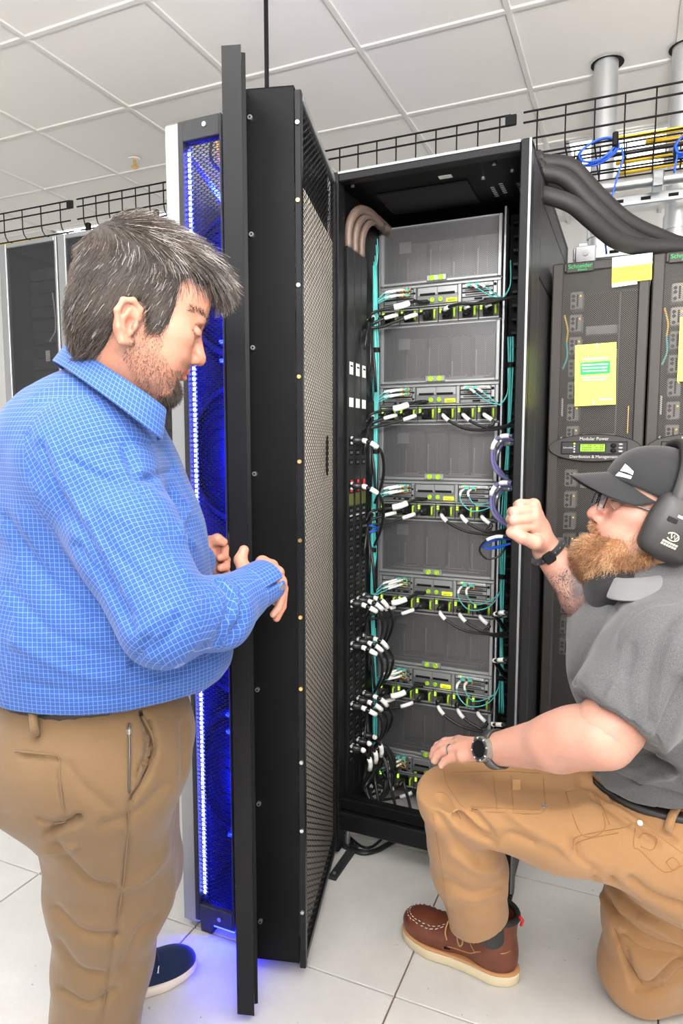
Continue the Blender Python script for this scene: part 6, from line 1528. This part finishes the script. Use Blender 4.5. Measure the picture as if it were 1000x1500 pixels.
    for (a, w0, w1) in ((50, .012, .004), (57, -.004, -.012), (62, .010, .002), (68, 0, -.012), (74, .008, -.004)):
        ar = math.radians(a if NS > 0 else 180 - a); P = []
        for (da, ww) in ((0, w0), (2.5, w1), (6, w1), (3.5, w0)):
            b_ = math.radians((a + da) if NS > 0 else 180 - a - da); o_ = unit(T.s * math.cos(b_) + T.u * math.sin(b_)); P.append(T((.004 - .012 * math.sin(b_), math.cos(b_) * .106, .050 + math.sin(b_) * .098)) + o_ * .0162 + T.f * ww)
        MB().add(P, [(0, 1, 2, 3)], M['white_ink']).obj('lettering', hb)
    for f_ in (.012, -.022): MB().tube(bez([T((f_ - .008, s_ * .1085, .060)), T((f_ - .0, s_ * .115, .04)), T((f_ + .004, s_ * .121, .024))], 10), .0026, M['jet'], 6).obj('cup_yoke', root, at0=True)
    MB().tube(bez([T((.038, s_ * .098, .05)), T((.036, s_ * .10, .02)), T((.032, s_ * .104, -.02)), T((.022, s_ * .107, -.045))], 14), .0016, M['jet'], 6).obj('cup_wire', root, at0=True)
    # ---- spectacles
    gl_ = MB(); sp = empty('spectacles', root.location, parent=root); sp.location = (0, 0, 0)
    for q in (-1, 1):
        cx_, cz_ = q * .034, .004; w2_, h2_ = .0255, .0165
        rim = [T((.1145 - .10 * (abs(cx_ + dx) - .008) ** 1.0 * (.35), cx_ + dx, cz_ + dz)) for dx, dz in ((-w2_, h2_ * .8), (-w2_ * .8, h2_), (w2_ * .8, h2_), (w2_, h2_ * .8), (w2_ * .92, -h2_ * .6), (w2_ * .6, -h2_), (-w2_ * .6, -h2_), (-w2_ * .92, -h2_ * .6))]
        n_ = len(rim); MB().add(rim + [p - T.f * .0012 for p in rim], [tuple(range(n_)), tuple(range(n_, 2 * n_))[::-1]] + [(i, n_ + i, n_ + (i + 1) % n_, (i + 1) % n_) for i in range(n_)], M['lens']).obj('lens', root, at0=True)
        MB().tube(rim[-1:] + rim[:5], .0011, M['jet'], 6).obj('lens_rim', root, at0=True); MB().tube(rim[4:] , .0005, M['steel'], 6).obj('lens_rim', root, at0=True)
        MB().tube(bez([rim[3] if q > 0 else rim[0], T((.100, q * .0655, .016)), T((.07, q * .0745, .018)), T((.02, q * .083, .016)), T((-.012, q * .085, .010))], 16), .0017, M['steel_dark'], 6).obj('temple_arm', root, at0=True)
    MB().tube(bez([T((.1135, -.0085, .012)), T((.118, 0, .015)), T((.1135, .0085, .012))], 8), .0012, M['jet'], 6).obj('bridge', root, at0=True)
    for q in (-1, 1): MB().ell(T((.108, q * .0085, -.004)), (.003, .002, .005), M['grey_ink'], 8, 6).obj('nose_pad', root, at0=True)
    bpy.data.objects.remove(sp)
    # ---- polo shirt
    up_ = unit(chest - hip + Z3 * .12); A = np.array([unit(lf - up_ * (lf @ up_)), nr, up_])
    g = Sdf((-.62, .62, .35), (.75, 1.95, 1.36), .006)
    g.ell(D(975, 955, 1.30), (.186, .205, .205), A, 0); g.ell(D(990, 1085, 1.37), (.178, .185, .15), A, .07); g.ell(D(992, 905, 1.29), (.115, .16, .075), A, .06); g.cap(D(990, 1080, 1.36), D(1010, 1200, 1.41), .165, .165, .05)
    g.cap(D(972, 850, 1.27), D(985, 890, 1.29), .082, .10, .05)
    s2 = sh * .12 + el * .88; g.cap(D(1000, 925, 1.25), sh, .085, .088, .06); g.chain([sh, sh * .35 + el * .65, s2], [.088, .083, .080], .03)
    g.chain([D(940, 905, 1.46), D(918, 925, 1.40)], [.09, .075], .04)
    hemc = D(915, 1170, 1.27); g.plane(hemc, -up_ + lf * -.03, .005)
    sl = sh * .22 + el * .78; sax = unit(el - sh)
    V0, F0 = None, None
    # the sleeve ends in an open hem above the elbow
    sl_, P_ = g._sub(g.lo, g.lo + g.n * g.h, 0); q0 = (P_[0] - sl[0]) * sax[0] + (P_[1] - sl[1]) * sax[1] + (P_[2] - sl[2]) * sax[2]
    dist = np.sqrt((P_[0] - el[0]) ** 2 + (P_[1] - el[1]) ** 2 + (P_[2] - el[2]) ** 2); nrp = (P_[0] - chest[0]) * nr[0] + (P_[1] - chest[1]) * nr[1] + (P_[2] - chest[2]) * nr[2]
    kill = (q0 > 0) & (dist < .16) & (nrp > .115); g.d[kill] = np.maximum(g.d[kill], q0[kill].astype(np.float32))
    V, F = g.nets(2)
    st = [([(835, 1000), (860, 940), (900, 890)], 6, -.007), ([(1000, 905), (975, 935), (960, 990), (955, 1060)], 7, -.010), ([(1000, 1000), (975, 1060), (962, 1090)], 8, -.008), ([(850, 1140), (900, 1120), (960, 1105)], 7, -.007), ([(860, 1155), (920, 1150), (1000, 1130)], 7, .005), ([(960, 1100), (985, 1130), (1000, 1150)], 7, -.006),
          ([(825, 990), (850, 1010), (870, 1050)], 6, -.006), ([(900, 1000), (880, 1040), (850, 1055)], 7, .004), ([(925, 950), (915, 1010), (930, 1060)], 8, -.004), ([(885, 900), (905, 880), (940, 868)], 4, -.004), ([(985, 880), (955, 885), (925, 900), (905, 925), (900, 950)], 3, -.003)]
    V = sculpt(V, F, st, 1.35); V += vnormals(V, F) * (wob(V, 34, .0020, 14) + wob(V, 80, .0007, 15))[:, None]
    polo = qmesh('polo_shirt', V, F, M['jersey'], root, label='heather grey polo shirt')
    top, bot = [], []
    tA, tB = D(898, 843, 1.24), D(1075, 812, 1.30); bA, bB = D(884, 872, 1.22), D(1085, 850, 1.30)
    c0, c2 = (tA + tB) / 2, (bA + bB) / 2
    for a in np.linspace(-168, 168, 19):
        ar = math.radians(a); top.append(c0 + (tB - tA) / 2 * math.cos(ar) + nr * .080 * math.sin(ar)); bot.append(c2 + (bB - bA) / 2 * math.cos(ar) + nr * .105 * math.sin(ar))
    a_, b_ = bez(top, 36), bez(bot, 36); n = min(len(a_), len(b_)); co = ring_strip(MB(), [list(a_[:n] + (b_[:n] - a_[:n]) * q) for q in np.linspace(0, 1, 4)], M['jersey_lt'], False).obj('collar', polo); solid(co, .0035, 0, 1)
    # black undershirt showing at the neck
    g = Sdf(nb - .22, nb + .2, .005); g.cap(D(905, 862, 1.27), D(985, 862, 1.29), .062, .08, .03); Vu, Fu = g.nets(2); qmesh('undershirt', Vu, Fu, M['blackcloth'], root)
    # ---- canvas trousers
    g = Sdf((-.72, .75, -.01), (.85, 2.3, .95), .006)
    knp = D(669, 1166, 1.475); ank = D(703, 1362, 1.715); hipN = D(985, 1222, 1.345)
    g.chain([hipN, hipN * .5 + knp * .5, knp], [.122, .106, .084], .04); g.chain([knp, knp * .5 + ank * .5, ank], [.083, .086, .074], .02)
    hipF = D(998, 1262, 1.56); knF = D(938, 1428, 1.66); knF[2] = max(knF[2], .096); ftF = D(1190, 1440, 1.68); ftF[2] = .085
    g.cap(D(1005, 1225, 1.40), hipF, .165, .15, .05); g.ell(D(1040, 1215, 1.42), (.16, .19, .14), A, .05)
    g.chain([hipF, hipF * .5 + knF * .5, knF], [.142, .125, .098], .04); g.chain([knF, knF * .5 + ftF * .5, ftF], [.097, .088, .08], .03)
    g.plane((0, 0, .004), (0, 0, -1), .004); g.plane(hemc - up_ * .018, up_ + lf * .03, .004)
    q_ = unit(CR * .41 - CU * .91); sub = D(702, 1342, 1.70); sl_, P_ = g._sub(ank - .2, ank + .16, 0); q0 = ((P_[0] - sub[0]) * q_[0] + (P_[1] - sub[1]) * q_[1] + (P_[2] - sub[2]) * q_[2]).astype(np.float32); g.d[sl_] = np.maximum(g.d[sl_], q0)
    V, F = g.nets(2)
    st = [([(690, 1190), (720, 1225), (700, 1222), (670, 1200)], 6, -.010), ([(645, 1170), (680, 1205), (715, 1232)], 6, -.008), ([(640, 1195), (670, 1235), (700, 1260)], 7, -.007), ([(725, 1235), (745, 1222), (780, 1232)], 6, -.006), ([(655, 1290), (690, 1310), (735, 1300)], 7, -.007), ([(660, 1330), (700, 1335), (735, 1320)], 7, -.006), ([(662, 1250), (700, 1275), (725, 1270)], 7, .005),
          ([(700, 1150), (760, 1200), (830, 1240)], 8, .005), ([(890, 1165), (870, 1150), (850, 1145)], 6, -.008), ([(960, 1235), (900, 1190), (870, 1165)], 6, -.009), ([(985, 1230), (930, 1190), (895, 1170)], 6, -.008), ([(840, 1230), (850, 1260), (870, 1275)], 6, -.006), ([(820, 1235), (835, 1255), (860, 1270)], 5, .004),
          ([(870, 1290), (900, 1340), (950, 1380), (1000, 1395)], 6, -.014), ([(895, 1290), (930, 1330), (1000, 1365)], 6, -.012), ([(925, 1290), (960, 1315), (1000, 1330)], 6, -.009), ([(905, 1370), (940, 1395), (990, 1400)], 6, -.012), ([(915, 1395), (930, 1440), (960, 1440), (1000, 1400)], 6, -.012), ([(900, 1360), (915, 1400), (938, 1435)], 3, -.005), ([(930, 1448), (970, 1445), (1000, 1425)], 6, -.008), ([(880, 1310), (910, 1360)], 5, .007), ([(940, 1345), (1000, 1380)], 5, .006)]
    V = sculpt(V, F, st, 1.35); V += vnormals(V, F) * (wob(V, 30, .0020, 24) + wob(V, 75, .0011, 25))[:, None]; V[:, 2] = np.maximum(V[:, 2], .002)
    tr = qmesh('trousers', V, F, M['duck'], root, label='tan canvas work trousers')
    PXY, zz = to_px(V); NV = vnormals(V, F); vis = (NV * (V - CO)).sum(1) < 0
    surf = Skinned(V, F)
    def seam(nm, pl, r=.0008, mat='duck_dark', n=40):
        pts = [p[:2] for p in bez([(*p, 0) for p in pl], n)]; P = np.array([surf(*p) for p in pts]); P = np.vstack([P[:1], (P[:-2] + P[1:-1] * 2 + P[2:]) / 4, P[-1:]]); MB().tube(P, r, M[mat], 5).obj(nm, tr)
    for pl in ([(650, 1127), (653, 1145), (668, 1170), (686, 1186), (740, 1190), (795, 1191), (797, 1165), (795, 1140)], [(655, 1132), (735, 1130), (790, 1133)], [(722, 1135), (728, 1186)], [(748, 1135), (752, 1188)], [(690, 1182), (790, 1187)], [(640, 1160), (655, 1165), (675, 1200)], [(828, 1160), (852, 1223), (886, 1212), (866, 1160), (828, 1160)], [(872, 1160), (893, 1208)], [(838, 1245), (842, 1228), (860, 1222), (915, 1212), (925, 1206)], [(846, 1250), (848, 1233), (905, 1220)], [(930, 1212), (928, 1240), (938, 1246), (972, 1277), (1000, 1268)], [(937, 1206), (960, 1222), (1000, 1250)], [(935, 1228), (945, 1220), (962, 1228), (955, 1245), (938, 1240)], [(632, 1180), (645, 1260), (655, 1330), (660, 1365)], [(900, 1360), (918, 1405), (940, 1440)], [(862, 1288), (880, 1350), (893, 1400)], [(975, 1263), (985, 1256), (995, 1266), (985, 1274), (975, 1263)]):
        seam('stitched_seam', pl)
    for p in ((797, 1182), (937, 1206)): q = surf(*p, .0); MB().cyl(q, q + surf.n * .003, .0048, M['steel'], 12).obj('rivet', tr)
    lb = [surf(751, 1143, .0015), surf(762, 1143, .0015), surf(762, 1158, .0015), surf(751, 1158, .0015)]; MB().add(lb, [(0, 1, 2, 3)], M['duck_stitch']).obj('fabric_tab', tr)
    # belt
    tp_ = [p[:2] for p in bez([(868, 1138, 0), (888, 1156, 0), (912, 1168, 0), (945, 1179, 0), (985, 1188, 0), (1030, 1196, 0), (1075, 1200, 0)], 36)]
    bt_ = [p[:2] for p in bez([(870, 1148, 0), (893, 1168, 0), (920, 1183, 0), (950, 1194, 0), (985, 1204, 0), (1030, 1212, 0), (1075, 1216, 0)], 36)]
    bo = ring_strip(MB(), [[surf(*p, .004) for p in r_] for r_ in (tp_, [(x_ * .5 + y_ * .5) for x_, y_ in zip(np.array(tp_), np.array(bt_))], bt_)], M['belt'], False).obj('belt', tr); solid(bo, .004, 1)
    p = [surf(983, 1196, .008), surf(975, 1206, .012), surf(968, 1217, .010)]
    MB().tube([surf(991, 1186, .010), surf(984, 1198, .014), surf(978, 1214, .008)], .008, M['duck'], 8).obj('belt_loop', tr)
    # ---- watch, ring, wrist band
    wx = unit(el - wr); wc = wr + wx * .010; wn = unit(nr * .82 + Z3 * .30 + lf * .45); wn = unit(wn - wx * (wn @ wx))
    q1 = np.cross(wx, wn); ring = [wc + (wn * math.cos(a) + q1 * math.sin(a)) * .0345 for a in np.linspace(0, 2 * math.pi, 30, endpoint=False)]
    wa = ring_strip(MB(), [[p + wx * o_ for p in ring] for o_ in (-.011, 0, .011)], M['steel_dark']).obj('watch_strap', root, at0=True); solid(wa, .004, 1)
    wt = MB().cyl(wc + wn * .032, wc + wn * .046, .0235, M['watchgrey'], 24).cyl(wc + wn * .046, wc + wn * .0475, .0215, M['steel_dark'], 24).cyl(wc + wn * .0475, wc + wn * .0485, .0165, M['jet'], 24)
    for a in np.linspace(0, 2 * math.pi, 8, endpoint=False): p = wc + wn * .0462 + (wx * math.cos(a) + q1 * math.sin(a)) * .0205; wt.cyl(p, p + wn * .0022, .0016, M['grey_ink'], 6)
    for a in (.6, -.6, 2.5, -2.5): p = wc + wn * .040 + (wx * math.sin(a) + q1 * math.cos(a)) * .0235; wt.cyl(p, p + unit(p - wc - wn * .04) * .004, .003, M['steel_dark'], 8)
    wt.obj('watch', root, at0=True, label='round dark-faced wrist watch')
    a_, b_ = kn[2], tip[2][0]; d_ = unit(b_ - a_); c_ = a_ * .45 + b_ * .55; u_ = axes(d_, Z3)
    MB().tube([c_ + (u_[1] * math.cos(t_) + u_[2] * math.sin(t_)) * .0112 for t_ in np.linspace(0, 2 * math.pi, 20, endpoint=False)], .0019, M['steel_dark'], 6, True).obj('finger_ring', root, at0=True)
    wx = unit(e2 - w2); wc = w2 + wx * .004; u_ = axes(wx, nr)
    bd = MB().tube([wc + (u_[1] * math.cos(t_) + u_[2] * math.sin(t_)) * .0325 for t_ in np.linspace(0, 2 * math.pi, 28, endpoint=False)], .0075, M['blackcloth'], 8, True)
    bd.box((-.011, -.011, -.004), (.011, .011, .006), M['jet'], .003, np.array([u_[0], u_[2], u_[1]]).T, wc + u_[1] * .036)
    for t_ in np.linspace(0, 2 * math.pi, 16, endpoint=False): p = wc + (u_[1] * math.cos(t_) + u_[2] * math.sin(t_)) * .037; bd.ell(p, (.0045, .0045, .0045), M['rubber'], 8, 6)
    bd.obj('wrist_band', root, at0=True, label='black woven wrist band')
    # ---- boot
    toe = np.array([-.545, 1.702, 0]); heel = np.array([-.225, 1.650, 0]); fd = unit(toe - heel); sd = np.cross(Z3, fd); BL = np.linalg.norm(toe - heel); Am = np.array([fd, sd, Z3])
    if sd @ nr < 0: sd = -sd; Am = np.array([fd, -sd, Z3])
    Q = lambda f_, s_, z_: heel + fd * f_ + sd * s_ + Z3 * z_
    g = Sdf(np.minimum(heel, toe) - .1, np.maximum(heel, toe) + np.array([.1, .1, .30]), .0032)
    g.ell(Q(.235, .0, .050), (.086, .053, .046), Am, 0); g.ell(Q(.06, 0, .055), (.062, .042, .065), Am, .03); g.cap(Q(.06, 0, .075), Q(.18, 0, .065), .042, .043, .03); g.cap(Q(.052, 0, .09), Q(.050, 0, .185), .048, .053, .03); g.cap(Q(.15, 0, .085), Q(.085, 0, .13), .036, .042, .03)
    g.ell(Q(.27, 0, .066), (.046, .043, .022), Am, .02); g.cap(Q(.05, 0, .16), Q(.05, 0, .24), .040, .042, .002, 'sub')
    g.plane(Q(.05, 0, .178), unit(Z3 - fd * .12), .004); g.plane((0, 0, .030), (0, 0, -1)); Vb, Fb = g.nets(2)
    boot = qmesh('boot', Vb, Fb, M['boot'], root, label='red-brown moc-toe leather boot on a cream sole')
    for nm, mt, z0, z1, gr in (('sole', 'crepe', .0, .030, .006), ('welt', 'welt', .030, .037, .010)):
        g = Sdf(np.minimum(heel, toe) - .1, np.maximum(heel, toe) + np.array([.1, .1, .1]), .003)
        g.ell(Q(.235, 0, .02), (.088 + gr * .5, .052 + gr * .6, .06), Am, 0); g.ell(Q(.055, 0, .02), (.062 + gr * .5, .041 + gr * .6, .06), Am, .03); g.cap(Q(.06, 0, .02), Q(.22, 0, .02), .042 + gr * .5, .050 + gr * .5, .02)
        g.plane((0, 0, z1), (0, 0, 1), .003); g.plane((0, 0, z0 + .001), (0, 0, -1), .002); Vs, Fs = g.nets(1); qmesh(nm, Vs, Fs, M[mt], boot)
    NB = vnormals(Vb, Fb); Lb = np.stack([(Vb - heel) @ fd, (Vb - heel) @ sd, (Vb - heel) @ Z3], 1)
    def bs(f_, s_, z_=None, off=.0008):
        q = np.array([f_, s_, 0 if z_ is None else z_]); w_ = np.array([1, 1, 0 if z_ is None else 1.]); i = (np.linalg.norm((Lb - q) * w_, axis=1) - (Lb[:, 2] * .2 if z_ is None else 0)).argmin(); return Vb[i] + NB[i] * off
    path = [(.185, .030), (.22, .036), (.255, .036), (.285, .028), (.302, .010), (.302, -.010), (.285, -.028), (.25, -.036), (.21, -.034)]
    for off_, r_ in ((0, .0), (1, .008)):
        pp = [p[:2] for p in bez([(a * (1 + .02 * off_), b * (1 + .16 * off_), 0) for a, b in path], 40)]
        for i in range(0, len(pp) - 2, 2): MB().tube([bs(*pp[i]), bs(*pp[i + 1])], .0008, M['label'], 5).obj('stitch', boot)
    MB().tube([bs(*p, off=-.0005) for p in [q[:2] for q in bez([(a * 1.01, b * 1.08, 0) for a, b in path], 40)]], .0022, M['boot'], 6).obj('moc_seam', boot)
    for pl in ([(.185, .042, .05), (.16, .046, .06), (.11, .048, .062), (.08, .05, .085), (.02, .046, .10), (.0, .03, .105)], [(.16, .03, .10), (.12, .042, .105), (.10, .047, .085), (.09, .048, .075)], [(.10, .036, .14), (.105, .04, .12), (.12, .04, .10)]):
        MB().tube(bez([bs(*p, off=.0004) for p in pl], 20), .0013, M['welt'], 5).obj('stitched_edge', boot)
    # padded dark collar, laces, side text, heel tab
    tp = [Q(.05 + .050 * math.cos(a), .047 * math.sin(a), .180 + .006 * math.cos(a)) for a in np.linspace(0, 2 * math.pi, 26, endpoint=False)]; MB().tube(tp, .0085, M['belt'], 8, True).obj('padded_collar', boot)
    for q in range(4):
        f_, zt = .165 - q * .018, .098 + q * .014; MB().tube(bez([bs(f_, -.026, zt), Q(f_ + .004, 0, zt + .016), bs(f_, .026, zt)], 10), .0023, M['duck_stitch'], 6).obj('lace', boot)
    MB().tube(bez([Q(.165, .012, .115), Q(.175, .03, .118), Q(.178, .046, .095), Q(.17, .052, .078)], 14), .0021, M['duck_stitch'], 6).obj('lace', boot)
    MB().tube(bez([Q(.145, .012, .118), Q(.142, .05, .10), Q(.132, .058, .082), Q(.125, .055, .095), Q(.14, .035, .118)], 18), .0021, M['duck_stitch'], 6).obj('lace', boot)
    MB().tube([bs(.178, .05, .052, .002), bs(.162, .05, .054, .002)], .0032, M['jet'], 6).obj('side_tag', boot)
    MB().tube([Q(-.006, .004, .188), Q(-.016, .004, .180), Q(-.012, .004, .165)], .0042, M['red'], 6).obj('heel_tab', boot)
    p = bs(.055, .056, .145, .001); lo = text('lettering', 'RED WING', .010, (0, 0, 0), M['jet'], boot)
    lo.matrix_parent_inverse = Matrix.Identity(4); bx = -fd; by = unit(Z3 - sd * .05); bz = np.cross(bx, by); wp = p + sd * .0015 - np.array(root.location) * 0
    lo.location = Vector(wp); lo.rotation_euler = Matrix((bx, by, bz)).transposed().to_euler()
    # sock-dark ankle inside the shaft
    g = Sdf(ank - .2, ank + .2, .006); g.cap(Q(.052, 0, .10), ank + (knp - ank) * .2, .040, .045, .01); Vk, Fk = g.nets(1); qmesh('sock', Vk, Fk, M['blackcloth'], root)
    return root
M['capblack'] = cloth('black_cap_cloth', (.016, .016, .018), (.024, .024, .026), 900, .25)
M['capmesh'] = perforated('brown_cap_mesh', (.10, .07, .06), .0042, .0042, .20, 'xz', .8, 0)
M['muff'] = plain('black_muff_plastic', (.020, .019, .019), .5, grain=.2, gscale=500)
M['ivory'] = plain('ivory_print', (.55, .50, .40), .6)
M['watchgrey'] = plain('olive_grey_case', (.26, .25, .22), .4, .5)
t = NT('light_grey_jersey'); n2 = t.noise(700, None, 3, .7); t.set(color=t.mix(n2, (.085, .085, .09), (.16, .16, .165)), rough=.9, sheen=.2); t.bump(n2, .15, .002); M['jersey_lt'] = t.m
build_man_b()
